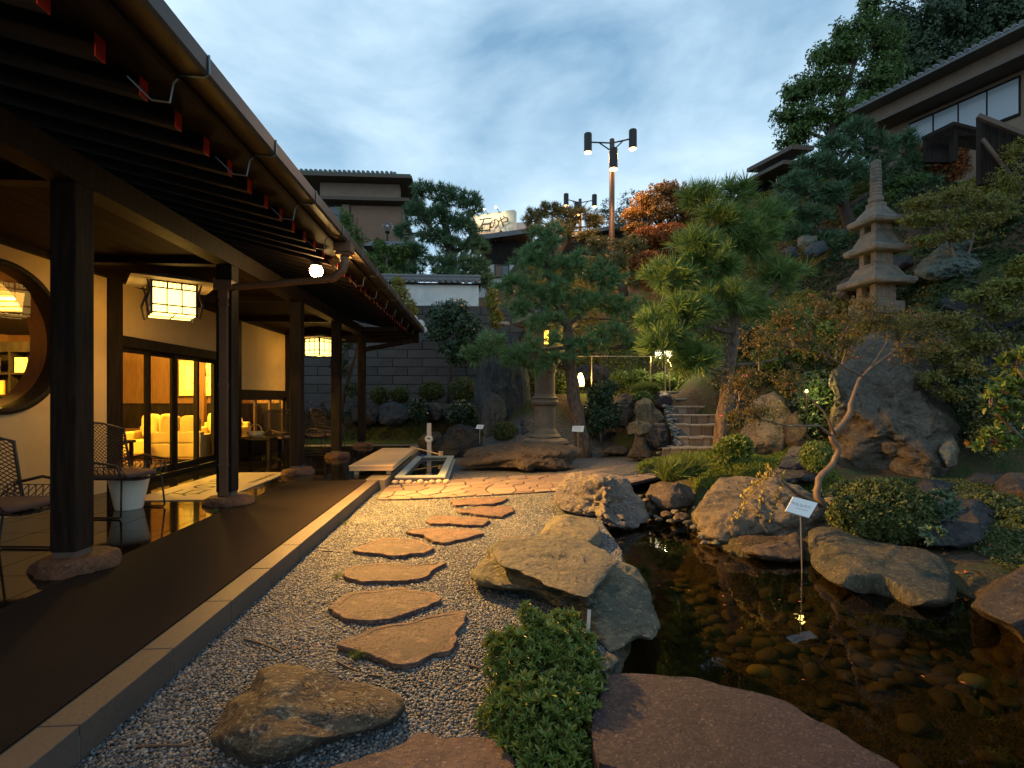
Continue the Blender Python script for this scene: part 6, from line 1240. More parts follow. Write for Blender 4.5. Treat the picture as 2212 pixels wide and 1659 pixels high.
for lb, pads_, mt_, n_p, sd_ in (
    ('dark fern like shrub added for the shaded recess by the huge boulder', [(2110, 860, 50, 60, 8.2), (2150, 940, 50, 50, 8.0), (2190, 840, 50, 50, 8.2)], 'broad_dark', 1500, 401),  # added dark leaves deepen the shade of the recess
    ('yellow green azalea mound on the slope right of the pagoda finial', [(2010, 430, 40, 18, 14), (1980, 455, 34, 16, 13.8)], 'autumn', 700, 402),
    ('broad green shrub on the slope between the quartz rock and the fence', [(2080, 560, 50, 20, 12.6), (2140, 580, 50, 24, 12.4), (2200, 560, 40, 30, 12.4)], 'broad', 1100, 403),
    ('olive shrub beneath the quartz rock', [(1990, 610, 44, 18, 11.4), (2060, 640, 44, 18, 11.2), (1950, 640, 30, 14, 11.4)], 'azalea_dull', 900, 404),
    ('lime tipped shrub at the right edge below the pale ridge rock', [(2170, 620, 50, 16, 9.2), (2210, 580, 30, 24, 9.2)], 'lime', 500, 405),
    ('dark shrub crowding the left side of the pagoda base', [(1800, 720, 34, 30, 10.6), (1830, 760, 30, 26, 10.4), (1850, 720, 20, 20, 10.2)], 'broad', 900, 406),
    ('mixed shrub in front of the pagoda pedestal', [(1900, 720, 44, 20, 9.9), (1950, 700, 30, 20, 10.2), (1860, 715, 24, 14, 9.9)], 'autumn', 900, 407),
    ('round green shrub left of the rust red slope shrub', [(1960, 400, 40, 22, 15), (1930, 430, 34, 20, 14.8)], 'broad', 700, 408),
    ('low dark bush along the water beyond the plant sign', [(1790, 1080, 40, 20, 5.9), (1830, 1060, 34, 18, 6.2)], 'broad_dark', 500, 409),
    ('trailing bush over the right bank rocks', [(2140, 1090, 50, 24, 5.7), (2200, 1120, 40, 26, 5.3)], 'azalea_dull', 900, 410)):
    tree(lb, [], pads_, mt_, n_p, sd_, name='bank_shrub', scl=(.7, 1.2) if sd_ not in (409, 410, 401) else (.45, .8))
# ================================================================== foot bath, bench
ft = thing('foot_bath', 'stone rimmed foot bath basin beside the wooden bench', 'basin', (-.95, 9.6, 0))
bx0, bx1, by0, by1, bz = -1.36, -0.55, 8.26, 11.15, .135
box('basin_body', 'mortar', (bx0 + .03, bx1 - .03, by0 + .03, by0 + .12, -.05, bz - .03), ft); box('basin_body', 'mortar', (bx0 + .03, bx1 - .03, by1 - .12, by1 - .03, -.05, bz - .03), ft)
box('basin_body', 'mortar', (bx1 - .12, bx1 - .03, by0 + .12, by1 - .12, -.05, bz - .03), ft); box('basin_body', 'mortar', (bx0 + .03, bx0 + .12, by0 + .12, by1 - .12, -.05, bz - .03), ft)
box('rim', 'rim', (bx0, bx1, by0, by0 + .13, bz - .03, bz), ft, .004); box('rim', 'rim', (bx0, bx1, by1 - .13, by1, bz - .03, bz), ft, .004); box('rim', 'rim', (bx1 - .13, bx1, by0 + .132, by1 - .132, bz - .03, bz), ft, .004); box('rim', 'rim', (bx0, bx0 + .13, by0 + .132, by1 - .132, bz - .03, bz), ft, .004)
box('basin_floor', 'bottomtile' if 'bottomtile' in MT else 'block', (bx0 + .1, bx1 - .1, by0 + .1, by1 - .1, -.20, -.17), ft); 
put('bath_water', [(bx0 + .1, by0 + .1, .085), (bx1 - .1, by0 + .1, .085), (bx1 - .1, by1 - .1, .085), (bx0 + .1, by1 - .1, .085)], [(0, 1, 2, 3)], 'bathwater', ft)
g = np.random.default_rng(9); x = bx0 - .05; me_ = [mesh_from('cobble', (lambda s: s * (1, .8, .75) * (1 + .1 * fbm(s * 1.5 + k, 3, k))[:, None])(ico(2)[0]), ico(2)[1], 'cobble', True) for k in range(4)]
while x < bx1:
    s = g.uniform(.035, .062); o = link_obj('cobble', me_[int(g.integers(4))], ft, Vector((x + s, by0 - .01, s * .72)) - org(ft)); o.scale = (s, s * .8, s); o.rotation_euler = (0, g.uniform(-.4, .4), g.uniform(-.5, .5)); x += s * 1.9
y = by0
while y < by1:
    s = g.uniform(.035, .06); o = link_obj('cobble', me_[int(g.integers(4))], ft, Vector((bx1 + .0, y + s, s * .7)) - org(ft)); o.scale = (s * .9, s, s); o.rotation_euler = (g.uniform(-.4, .4), 0, 1.5); y += s * 1.9
bn = thing('wooden_bench', 'low pale wooden bench with an overhanging slatless top by the foot bath', 'bench', (-1.74, 9.65, FZ)); bn['label'] = 'long low pale wooden bench beside the foot bath'
box('bench_top', 'palewood', (-2.12, -1.40, 8.37, 11.25, .275, .30), bn, .003)
box('apron', 'palewood', (-2.11, -1.41, 8.375, 8.40, .215, .2745), bn, .002); box('apron', 'palewood', (-1.432, -1.407, 8.402, 11.24, .215, .2745), bn, .002); box('apron', 'palewood', (-2.11, -2.085, 8.402, 11.24, .215, .2745), bn, .002)
for a in (-2.05, -1.53):
    for b in (8.45, 11.05): box('leg', 'palewood', (a, a + .07, b, b + .07, FZ, .2745), bn)
ps = thing('water_spout_post', 'pale wooden post with a round emblem behind the foot bath', 'post', tuple(P(927, 984, 11.15)))
c = P(927, 984, 11.2); MB().box(c.x - .045, c.x + .045, c.y - .045, c.y + .045, .08, .84).build('post', 'whitewood', ps, bev=.004)
Ry = Matrix(((1, 0, 0), (0, 0, -1), (0, 1, 0)))
MB().lathe([(.085, 0), (.09, .01), (.09, .03), (.075, .035), (.072, .03)], (c.x, c.y - .045, .50), 28, mat=Ry).build('emblem_ring', 'palewood', ps); MB().lathe([(.072, .025), (.072, .034)], (c.x, c.y - .045, .50), 28, mat=Ry).build('emblem_disc', 'white', ps)
mk = MB(); mk.box(c.x - .04, c.x + .035, c.y - .083, c.y - .080, .495, .515, None); mk.bar((c.x - .03, c.y - .0815, .54), (c.x + .04, c.y - .0815, .47), .012, .003, up=(0, 1, 0)); mk.build('emblem_mark', 'ink', ps)
ld = thing('wooden_ladle', 'long handled wooden ladle lying across the foot bath rim', 'ladle', (c.x + .1, 10.9, .15))
a, b = P(887, 965, 11.0), P(948, 981, 10.7); MB().tube([a, b], .013, 8).build('handle', 'palewood', ld); MB().lathe([(.045, -.05), (.052, .04), (.046, .04), (.04, -.04)], tuple(b + Vector((.04, 0, .02))), 18).build('cup', 'palewood', ld, smooth=False)
bc = rock('folded blue cloth on the rear rim of the foot bath', [(906, 984), (912, 980), (918, 982), (919, 986), (912, 988), (906, 987)], 10.95, 10.96, .04, 'bluecloth', 2, .003, 5, name='cloth', cat='cloth')

# ================================================================== stone stairs
st = thing('stone_stairs', 'seven dark stone steps climbing to the terrace right of centre', 'stairs', tuple(XD(4.7, 12.8, 0)))
SD = [11.4 + .45 * k for k in range(7)]; SZ = [.283, .49, .757, .985, 1.188, 1.393, 1.586]
XL = [1430, 1462, 1462, 1448, 1448, 1458, 1438]; XR = [1650, 1660, 1640, 1630, 1630, 1600, 1560]
Mx = Matrix((( RT.x, FW.x, 0), (RT.y, FW.y, 0), (0, 0, 1)))
g = random.Random(3)
for k in range(7):
    d, z = SD[k], SZ[k]; x0, x1 = (XL[k] - CX) / F * d, (XR[k] - CX) / F * d; zb_ = (SZ[k - 1] if k else 0) - .03
    x = x0
    while x < x1 - .05:
        w = g.uniform(.14, .34); xe = min(x + w, x1); jz = g.uniform(-.012, .008); jd = g.uniform(-.02, .02)
        MB().box(x + .006, xe - .006, d + jd, d + .50, zb_, z + jz - .052, Mx).build('step_stone', 'stepstone', st, bev=.012); MB().box(x + .005, xe - .005, d + jd - .025, d + .50, z + jz - .05, z + jz, Mx).build('lit_tread', 'treadlit', st, bev=.012); x = xe  # pale cap slabs added to show the lit step edges
box('bed', 'mortar', (0, .01, 0, .01, 0, .01), st) if 0 else None
for x0, x1, y, zz in ((1560, 1640, 15.2, 1.75), (1570, 1680, 16.4, 2.3)):
    a, b = (x0 - CX) / F * y, (x1 - CX) / F * y; MB().box(a, b, y, y + .5, zz - .25, zz, Mx).build('step_stone', 'stepstone', st, bev=.02)
hr = thing('handrail', 'thin brass handrail along the lit terrace and the stairs', 'handrail', tuple(P(1440, 850, 14.2)))
m = MB(); m.tube([P(1232, 770, 14.6), P(1430, 770, 14.6)], .014, 8); m.build('rail', 'brass', hr)
m = MB(); m.tube([P(1430, 770, 14.6), P(1440, 772, 14.4), P(1452, 795, 13.6), P(1452, 800, 13.4)], .016, 8); m.build('rail', 'brass', hr)
for x, y0, y1, d in ((1278, 771, 838, 14.6), (1405, 771, 832, 14.6), (1437, 772, 846, 14.4), (1447, 790, 878, 13.5)): MB().tube([P(x, y0, d), P(x, y1, d)], .018, 8).build('post', 'brass', hr)

# ================================================================== stone lantern
SLc = P(1177, 950, 12.9); cx_, cy_ = SLc.x, SLc.y
def zz(py, d=12.9): return EYE + (HY - py) * d / F
sl_ = thing('stone_lantern', 'tall carved stone lantern with a glowing yellow window behind the pine', 'stone lantern', (cx_, cy_, 0))
def lt(n, prof, mat='lanternstone', seg=28, wob=None): return MB().lathe([(r, z) for r, z in prof], (cx_, cy_, 0), seg, wob).build(n, mat, sl_, smooth=False)
box('plinth', 'lanternstone', (cx_ - .62, cx_ + .66, cy_ - .62, cy_ + .62, -.02, .22), sl_, .02)
lt('lotus_base', [(.60, .22), (.62, .27), (.58, .33), (.46, .38), (.40, .39)], wob=lambda th, z: 1 + .05 * abs(math.sin(8 * th)))
lt('lotus_ring', [(.40, .385), (.42, .42), (.40, .45), (.34, .49), (.31, .56)], wob=lambda th, z: 1 + .02 * math.cos(20 * th))
lt('column', [(.31, .56), (.285, .60), (.27, .64), (.27, 1.15), (.28, 1.20), (.35, 1.24), (.36, 1.30), (.32, 1.36), (.35, 1.40), (.28, 1.44), (.26, 1.5), (.26, 2.02), (.29, 2.06), (.30, 2.12), (.27, 2.16)])
lt('middle_platform', [(.28, 2.16), (.34, 2.22), (.56, 2.44), (.60, 2.50), (.60, 2.62), (.5, 2.66)], seg=6)
m = MB()
for k in range(6):
    a = math.pi / 3 * k; m.bar((cx_ + .34 * math.cos(a), cy_ + .34 * math.sin(a), 2.66), (cx_ + .34 * math.cos(a), cy_ + .34 * math.sin(a), 3.18), .22, .12)
m.lathe([(.39, 2.66), (.39, 2.74)], (cx_, cy_, 0), 6); m.lathe([(.38, 3.10), (.38, 3.19)], (cx_, cy_, 0), 6); m.build('firebox', 'lanternstone', sl_, bev=.008)
lt('glowing_pane', [(.22, 2.75), (.22, 3.09)], 'bulb_y', 6)
lt('cap', [(.38, 3.19), (.78, 3.22), (.86, 3.30), (.80, 3.34), (.45, 3.52), (.20, 3.66)], seg=6); lt('finial', [(.14, 3.66), (.18, 3.70), (.12, 3.74), (.17, 3.84), (.14, 3.93), (.03, 4.03)])
lamp('lantern_glow', 'POINT', (cx_, cy_, 2.5), 14, (1, .7, .15), sl_, size=.1).location = Vector((.55, -.45, 2.9))

# ================================================================== pagoda
pc = P(1892, 690, 10.9); pz0 = pc.z; px_, py_ = pc.x, pc.y; K = 10.9 / F
pg = thing('stone_pagoda', 'three tiered weathered stone pagoda with a ringed finial', 'pagoda', (px_, py_, pz0 - .6)); pr = R(-86)
def rotz(x, y): c, s = math.cos(pr), math.sin(pr); return (px_ + x * c - y * s, py_ + x * s + y * c)
def pzf(py): return EYE + (HY - py) * K
def tier(zb_, zt_, w):
    m = MB(); h0, h1 = zb_ + (zt_ - zb_) * .2, zb_ + (zt_ - zb_) * .8; o = w * .42; t = .10
    M4 = Matrix.Translation((px_, py_, 0)) @ Matrix.Rotation(pr, 4, 'Z')
    m.box(-w, w, -w, w, zb_, h0, M4); m.box(-w, w, -w, w, h1, zt_, M4)
    for sx in (-1, 1):
        for sy in (-1, 1): m.box(*sorted((sx * o, sx * w)), *sorted((sy * o, sy * w)), h0, h1, M4)
    m.box(o, w * .97, -o, o, h0, h1, M4); m.box(-o, o, o, w * .97, h0, h1, M4)      # blank faces right and rear
    m.build('storey', 'pagodastone', pg, bev=.012)
    i = MB(); i.box(-o * .98, o * .98, -w * .25, w * .4, h0, h1, M4); i.build('hollow_shade', 'iron', pg)  # black block set inside the openings as their shade
def prroof(zb_, zt_, w0, w1, th):
    V = []
    for (w, z, cu) in ((w0 * .93, zb_ + .02, 0), (w0, zb_ + .03, .035), (w0 * 1.01, zb_ + .03 + th, .035), (w0 * .72, zb_ + th + (zt_ - zb_ - th) * .34, .01), (w1 * 1.1, zt_ - .02, 0), (w1, zt_, 0)):
        for a, b in ((-1, -1), (0, -1), (1, -1), (1, 0), (1, 1), (0, 1), (-1, 1), (-1, 0)):
            V.append((*rotz(a * w, b * w), z + (cu if a and b else -0.0)))
    Fc = [tuple(range(7, -1, -1))]
    for i in range(5): Fc += [(i * 8 + k, i * 8 + (k + 1) % 8, (i + 1) * 8 + (k + 1) % 8, (i + 1) * 8 + k) for k in range(8)]
    Fc.append(tuple(40 + k for k in range(8))); o = put('roof', V, Fc, 'pagodastone', pg); bevel(o, .01)
M4 = Matrix.Translation((px_, py_, 0)) @ Matrix.Rotation(pr, 4, 'Z')
m = MB(); m.box(-.36, .36, -.36, .36, pzf(682), pzf(655), M4); m.build('platform', 'pagodastone', pg, bev=.02)
m = MB(); m.box(-.34, .34, -.34, .34, pzf(760), pzf(684), M4); m.build('pedestal', 'pagodastone', pg, bev=.02)
tier(pzf(655), pzf(609), .25); prroof(pzf(622), pzf(578), .505, .24, .08)
tier(pzf(580), pzf(540), .215); prroof(pzf(552), pzf(508), .425, .20, .075)
tier(pzf(510), pzf(478), .205); prroof(pzf(490), pzf(450), .375, .14, .075)
m = MB(); m.box(-.135, .135, -.135, .135, pzf(451), pzf(440), M4); m.build('dew_basin', 'pagodastone', pg, bev=.01)
prof = [(.15, pzf(440)), (.19, pzf(436)), (.19, pzf(428)), (.14, pzf(425))]
y = 424.0; k = 0
while y > 362:
    prof += [(.135 - .0012 * k, pzf(y)), (.150 - .0015 * k, pzf(y - 1.5)), (.150 - .0015 * k, pzf(y - 5)), (.132 - .0012 * k, pzf(y - 6.5))]; y -= 7.2; k += 1
prof += [(.12, pzf(358)), (.125, pzf(354)), (.11, pzf(349)), (.05, pzf(346)), (.005, pzf(345.5))]
MB().lathe([(r * .76, z) for r, z in prof], (px_, py_, 0), 24).build('ringed_finial', 'pagodastone', pg, smooth=False)

# ================================================================== plaques
def plaque(label, quad, d, pole_to, txt, lines, tilt=.12, dd=None):
    pts = [P(x, y, d + (tilt if i < 2 else 0)) for i, (x, y) in enumerate(quad)]      # top edge leans away
    c = sum(pts, Vector()) / 4; t = thing('plant_sign', label, 'sign', tuple(P(pole_to[0], pole_to[1], d)))
    n = (pts[1] - pts[0]).cross(pts[3] - pts[0]).normalized()
    if n.dot(c - EYEV) > 0: n = -n
    V = [p + n * .004 for p in pts] + [p - n * .008 for p in pts]; put('board', V, [(0, 1, 2, 3), (7, 6, 5, 4), (0, 4, 5, 1), (1, 5, 6, 2), (2, 6, 7, 3), (3, 7, 4, 0)], 'white', t)
    MB().tube([P(pole_to[0], pole_to[1] , d + .02), c - n * .012], .006 if d < 6 else .010, 8).build('rod', 'steel', t)
    xv = (pts[1] - pts[0]).normalized(); yv = n.cross(xv); w = (pts[1] - pts[0]).length
    fr = Matrix.Translation(c + n * .006 + yv * w * .06) @ Matrix((xv, yv, n)).transposed().to_4x4()
    text_mesh('name_line', txt, w * .16, 'inkgrey', t, fr, .0005)
    fr2 = Matrix.Translation(c + n * .006 - yv * w * .11) @ Matrix((xv, yv, n)).transposed().to_4x4()
    m = MB(); m.add([fr2 @ Vector((a, b, 0)) for a, b in ((-w * .26, -.002 * w), (w * .24, -.002 * w), (w * .24, .012 * w), (-w * .26, .012 * w))], [(0, 1, 2, 3)]); m.build('small_line', 'inkgrey', t)
    return t
plaque('white plant sign on a thin rod standing in the pond', [(1713, 1073), (1766, 1087), (1747, 1119), (1696, 1104)], 4.33, (1733, 1255), 'サルスベリ', 1, .10)
plaque('small white plant sign on the bushy pine trunk', [(1237, 920), (1262, 920), (1260, 933), (1235, 932)], 11.6, (1249, 985), 'ダイオウ', 1, .05)
plaque('small white sign at the foot of the tall standing stone', [(1031, 917.5), (1046, 918), (1042, 927), (1027, 926)], 12.0, (1036, 965), 'つるまき', 1, .05)
rp = thing('metal_peg', 'short bare metal peg leaning on the layered rock', 'peg', tuple(G(1270, 1370, 0)))
MB().bar(P(1270, 1372, 2.55), P(1273, 1317, 2.62), .018, .006).build('peg', 'steel', rp)

# ================================================================== wall with tile cap
wy = 19.0; wl = thing('block_wall', 'high dark concrete block wall topped with white plaster and a tiled cap', 'wall', (-3.5, wy + .2, .8))
bm_ = {}
g = random.Random(2)
zc0 = 4.83 - .326 * 12
for r_ in range(12):
    off = .545 * (r_ % 2); x = -9.2 + off
    while x < 1.2:
        key = 'b%d' % g.randrange(3)
        if key not in bm_:
            e = g.uniform(0, .006); bm_[key] = mesh_from('block', [(a, b, c) for a in (.014, 1.076) for b in (-e, .19) for c in (.013, .313)], [(0, 1, 3, 2), (4, 6, 7, 5), (0, 4, 5, 1), (2, 3, 7, 6), (0, 2, 6, 4), (1, 5, 7, 3)], 'block')
        o = link_obj('block', bm_[key], wl, Vector((x, wy + g.uniform(-.006, .006), zc0 + r_ * .326)) - org(wl)); x += 1.09
box('mortar_core', 'darkjoint', (-9.3, 1.9, wy + .03, wy + .3, .4, 4.83), wl); MT['stain'] = M('stained_white_plaster', (.60, .59, .57), .9, noise=(2.2, (.16, .15, .14), .52, .72, (1, 1, .6)))
box('plaster_band', 'whitewall', (-9.3, -.02, wy - .012, wy + .28, 4.99, 5.62), wl); box('stained_band', 'stain', (-9.3, -.02, wy - .012, wy + .28, 4.832, 4.988), wl)
box('cap_board', 'darkwood', (-9.3, .04, wy - .14, wy + .34, 5.622, 5.66), wl)
for k in range(42):
    x = -9.3 + k * .223; m = MB(); m.tube([(x + .05, wy - .24, 5.70), (x + .05, wy + .04, 5.84)], .045, 8); m.add([(x + .09, wy - .22, 5.655), (x + .22, wy - .22, 5.655), (x + .22, wy + .05, 5.79), (x + .09, wy + .05, 5.79), (x + .09, wy - .22, 5.69), (x + .22, wy - .22, 5.69), (x + .22, wy + .05, 5.83), (x + .09, wy + .05, 5.83)], [(3, 2, 1, 0), (4, 5, 6, 7), (0, 1, 5, 4), (1, 2, 6, 5), (2, 3, 7, 6), (3, 0, 4, 7)])
    m.build('cap_tile', 'tileroof', wl)
m = MB(); m.tube([(-9.3, wy + .08, 5.95), (.06, wy + .08, 5.95)], .075, 10); m.box(-9.3, .04, wy - .02, wy + .18, 5.80, 5.90); m.build('ridge', 'tileroof', wl)

# ================================================================== far buildings
def hbox(t, name, mat, x0, x1, y0, y1, z0, z1, bev=0): return box(name, mat, (x0, x1, y0, y1, z0, z1), t, bev)
bh = thing('brick_house', 'brown brick house with a tiled roof behind the veranda eave', 'house', (-9, 28, 6)); d = 28.0; k_ = d / F
def wx(px, d_): return P(px, 858, d_).x
def wy_(px, d_): return P(px, 858, d_).y
def wz(py, d_): return EYE + (HY - py) * d_ / F
yb = 27.6
def U(px, y=yb):                                            # world x where the picture column meets the plane y
    t = (px - CX) / F; return y * (FW.x + RT.x * t) / (FW.y + RT.y * t)
def Hh(py, px, y=yb):
    t = (px - CX) / F; d_ = y / (FW.y + RT.y * t); return EYE + (HY - py) * d_ / F
x0, x1 = U(640), U(866)
hbox(bh, 'wall', 'stucco', x0, x1, yb + .6, yb + 6, 4.5, Hh(437, 780)); hbox(bh, 'brick_panel', 'brick', U(752), U(862), yb + .52, yb + .598, Hh(522, 800), Hh(437, 800))
hbox(bh, 'upper_band', 'stucco', U(690), U(862), yb + .1, yb + .598, Hh(425, 800), Hh(395, 800)); hbox(bh, 'cornice', 'eave', U(690), U(884), yb - .05, yb + .598, Hh(433, 800), Hh(426, 800))
hbox(bh, 'corner_pillar', 'stucco', U(734), U(750), yb + .40, yb + .598, Hh(522, 800), Hh(437, 800))
w = hbox(bh, 'window', 'darkwood', U(703), U(733), yb + .5, yb + .598, Hh(475, 720), Hh(437, 720)); MB().box(U(706), U(731), yb + .48, yb + .499, Hh(473, 720), Hh(440, 720)).build('pane', 'darkglass', w)
hbox(bh, 'eave_board', 'eave', U(650), U(893), yb - .7, yb + 5, Hh(394, 800), Hh(389, 800)); hbox(bh, 'green_eave', 'tilegreen', U(650), U(890), yb - .65, yb + 5, Hh(388.5, 800), Hh(385, 800))
rf_ = MB(); xa, xb = U(640), U(850); za, zb2 = Hh(385, 780), Hh(372, 780); rf_.add([(xa, yb - .6, za), (xb, yb - .6, za), (xb, yb + 2.4, zb2 + .25), (xa, yb + 2.4, zb2 + .25), (xa, yb + 5, za), (xb, yb + 5, za)], [(0, 1, 2, 3), (3, 2, 5, 4), (0, 3, 4), (1, 5, 2)]); rr_ = rf_.build('roof', 'tileroof', bh)
for k in range(22):
    x = xa + (xb - xa) * k / 21; MB().tube([(x, yb - .68, za + .05), (x, yb + .6, za + .28)], .085, 8).build('roof_tile', 'tileroof', rr_)
MB().tube([(xa, yb + .6, za + .36), (xb, yb + .6, za + .30)], .10, 8).build('ridge', 'tilegreen', rr_); MB().box(xb - .1, xb + .05, yb + .5, yb + .8, za + .2, za + .62).build('ridge', 'tileroof', rr_)
# gate roof and globe lamp
gt_ = thing('garden_gate', 'small tile roofed gate among the trees behind the white plaster wall', 'gate', (U(850, 23), 23, 4.8))
m = MB(); a, b = U(790, 23), U(912, 23); z0_, z1_ = Hh(540, 850, 23), Hh(518, 850, 23); m.add([(a, 22.4, z0_), (b, 22.4, z0_), (b - .3, 23.2, z1_), (a + .3, 23.2, z1_), (a, 24, z0_), (b, 24, z0_)], [(0, 1, 2, 3), (3, 2, 5, 4), (0, 3, 4), (1, 5, 2), (0, 4, 5, 1)]); m.build('roof', 'tileroof', gt_)
hbox(gt_, 'gate_wall', 'darkwood', U(800, 23), U(900, 23), 23, 23.1, 4.5, z0_); hbox(gt_, 'gate_wall', 'stucco', U(876, 22.6), U(885, 22.6), 22.6, 22.7, Hh(578, 880, 22.6), Hh(556, 880, 22.6))
gl = thing('globe_lamp', 'unlit glass globe lamp on a short post before the brick house', 'lamp', (U(837, 24), 24, Hh(530, 837, 24)))
c = Vector((U(837, 24), 24, Hh(489, 837, 24))); s, Fc = ico(3); put('globe', s * .24 + np.array(c), Fc, MT.setdefault('globeglass', glassmat('globe_glass', (.75, .78, .8))), gl, smooth=True); put('bulb', s * .075 + np.array(c), Fc, 'white', gl, smooth=True)
MB().lathe([(.10, -.06), (.13, -.0), (.06, .04)], tuple(c - Vector((0, 0, .26))), 12).build('collar', 'iron', gl); MB().tube([c - Vector((0, 0, .3)), c - Vector((0, 0, 1.6))], .05, 8).build('post', 'iron', gl)
# restaurant building with the lettered sign
rb = thing('roadside_building', 'low building with a tiled roof beneath the lettered sign', 'house', (U(1090, 31), 31, 7)); y = 31.0
def H3(py, px): return Hh(py, px, y)
m = MB(); m.add([(U(1020, y), y - .5, H3(515, 1040)), (U(1150, y), y - .5, H3(497, 1130)), (U(1150, y + 3), y + 3, H3(500, 1130) + 1.7), (U(1020, y + 3), y + 3, H3(515, 1040) + 1.7), (U(1020, y), y - .5, H3(522, 1040)), (U(1150, y), y - .5, H3(504, 1130)), (U(1150, y + 3), y + 3, H3(505, 1130)), (U(1020, y + 3), y + 3, H3(520, 1040))], [(0, 1, 2, 3), (7, 6, 5, 4), (0, 4, 5, 1), (1, 5, 6, 2), (2, 6, 7, 3), (3, 7, 4, 0)]); m.build('roof', 'pinkpaint', rb)
m = MB(); m.bar((U(1010, y), y - .7, H3(526, 1040)), (U(1150, y), y - .7, H3(506, 1130)), .3, .28); m.build('eave', 'tileroof', rb)
hbox(rb, 'upper_wall', 'darkwood', U(1040, y), U(1300, y), y, y + 5, H3(570, 1090), H3(522, 1060)); hbox(rb, 'wall', 'whitewall', U(1030, y), U(1180, y), y + .1, y + 5, 5.5, H3(570.5, 1090))
w = hbox(rb, 'window', 'darkwood', U(1068, y), U(1100, y), y, y + .099, H3(600, 1085), H3(572, 1085)); MB().box(U(1070, y), U(1084, y), y - .02, y - .001, H3(598, 1085), H3(574, 1085)).build('pane', 'stucco', w); MB().box(U(1085, y), U(1098, y), y - .02, y - .001, H3(598, 1085), H3(574, 1085)).build('pane', 'darkglass', w)
hbox(rb, 'low_roof', 'tileroof', U(1050, y), U(1100, y), y - .8, y - .1, H3(628, 1085), H3(618, 1085))
r2_ = thing('long_roof_building', 'long dark roofed building behind the near lamp post', 'house', (U(1290, 32), 32, 9)); m = MB(); m.add([(U(1180, 32), 31.4, Hh(520, 1200, 32)), (U(1400, 32), 31.4, Hh(478, 1400, 32)), (U(1400, 34), 34, Hh(468, 1400, 32)), (U(1180, 34), 34, Hh(505, 1200, 32)), (U(1180, 32), 31.4, Hh(528, 1200, 32)), (U(1400, 32), 31.4, Hh(486, 1400, 32)), (U(1400, 34), 34, Hh(486, 1400, 32)), (U(1180, 34), 34, Hh(528, 1200, 32))], [(0, 1, 2, 3), (7, 6, 5, 4), (0, 4, 5, 1), (1, 5, 6, 2), (2, 6, 7, 3), (3, 7, 4, 0)]); m.build('roof', 'tileroof', r2_)
hbox(r2_, 'wall', 'darkwood', U(1190, 32), U(1400, 32), 32, 34, 5, Hh(500, 1300, 32)); hbox(r2_, 'window', 'stucco', U(1225, 32), U(1250, 32), 31.9, 31.99, Hh(525, 1240, 32), Hh(512, 1240, 32))
sg = thing('roof_sign', 'floodlit cream sign with three brushed characters on a rooftop', 'sign', (U(1065, 30), 30, H3(500, 1075))); y = 30.0
q = [P(1018, 466, 31.6), P(1110, 453, 30.2), P(1110, 497, 30.2), P(1018, 512, 31.6)]; nrm = (q[1] - q[0]).cross(q[3] - q[0]).normalized(); nrm = nrm if nrm.dot(-FW) > 0 else -nrm
V = [p for p in q] + [p - nrm * .35 for p in q]; put('sign_box', V, [(0, 1, 2, 3), (7, 6, 5, 4), (0, 4, 5, 1), (1, 5, 6, 2), (2, 6, 7, 3), (3, 7, 4, 0)], 'signface', sg)
xv = (q[1] - q[0]).normalized(); yv = nrm.cross(xv)
for ch, (a, b), s in (('石', (1050, 489), 1.0), ('の', (1070, 486), .75), ('や', (1089, 481), .8)):
    pp_ = P(a, b, 30.95 - (a - 1050) * .0152) + nrm * .10; fr_ = Matrix.Translation(pp_) @ Matrix((xv, yv, nrm)).transposed().to_4x4(); text_mesh('sign_character', ch, s, 'ink', sg, fr_, .01)
for a, b, dd in ((1054, 457, 31), (1079, 453, 30.6), (1034, 461, 31.3)):
    e = P(a, b, dd) + nrm * .45; MB().tube([P(a, b + 5, dd), e], .02, 6).build('lamp_arm', 'iron', sg); s_, Fc = ico(2); put('bulb', s_ * .07 + np.array(e), Fc, 'bulb_w', sg, smooth=True); lamp('sign_light', 'SPOT', e + nrm * .25, 60, (1, .78, .45), sg, aim=P(a, b + 26, dd), size=.05, angle=110, blend=1)
MB().bar(P(1085, 515, 30.3), P(1078, 497, 30.3) - nrm * .2, .12).build('strut', 'iron', sg); MB().bar(P(1068, 522, 30.6), P(1076, 505, 30.6) - nrm * .2, .12).build('strut', 'iron', sg)

# ridge house at upper right: a long wall running away from the viewer, windows and tiled verge
ax = lambda px, py, d_: P(px, py, d_)
def quadbox(name, mat, pts, depth, parent):                  # pts: four world corners; depth: thickness vector
    V = [Vector(p) for p in pts] + [Vector(p) + Vector(depth) for p in pts]
    return put(name, V, [(0, 1, 2, 3), (7, 6, 5, 4), (0, 4, 5, 1), (1, 5, 6, 2), (2, 6, 7, 3), (3, 7, 4, 0)], mat, parent)
rh = thing('ridge_house', 'brown hillside house with a slanting eave and a row of blue windows', 'house', tuple(P(2050, 330, 14)))
A0, A1 = Vector(P(2212, 250, 14.0)), Vector(P(1640, 400, 21.8)); dirh = Vector((A1.x - A0.x, A1.y - A0.y, 0)).normalized(); inn_n = Vector((dirh.y, -dirh.x, 0))
if inn_n.dot(FW) < 0: inn_n = -inn_n
def onl(px):                                                    # depth of the house line at a picture column
    t = (px - CX) / F; r = FW + RT * t; den = r.x * dirh.y - r.y * dirh.x; return (A0.x * dirh.y - A0.y * dirh.x) / den
def HP(px, py, out=0.0): d_ = onl(px); p = P(px, py, d_); return p - inn_n * out
def hq(name, mat, xs, ys, out, th, parent=rh): return quadbox(name, mat, [HP(xs[0], ys[0], out), HP(xs[1], ys[1], out), HP(xs[2], ys[2], out), HP(xs[3], ys[3], out)], inn_n * th, parent)
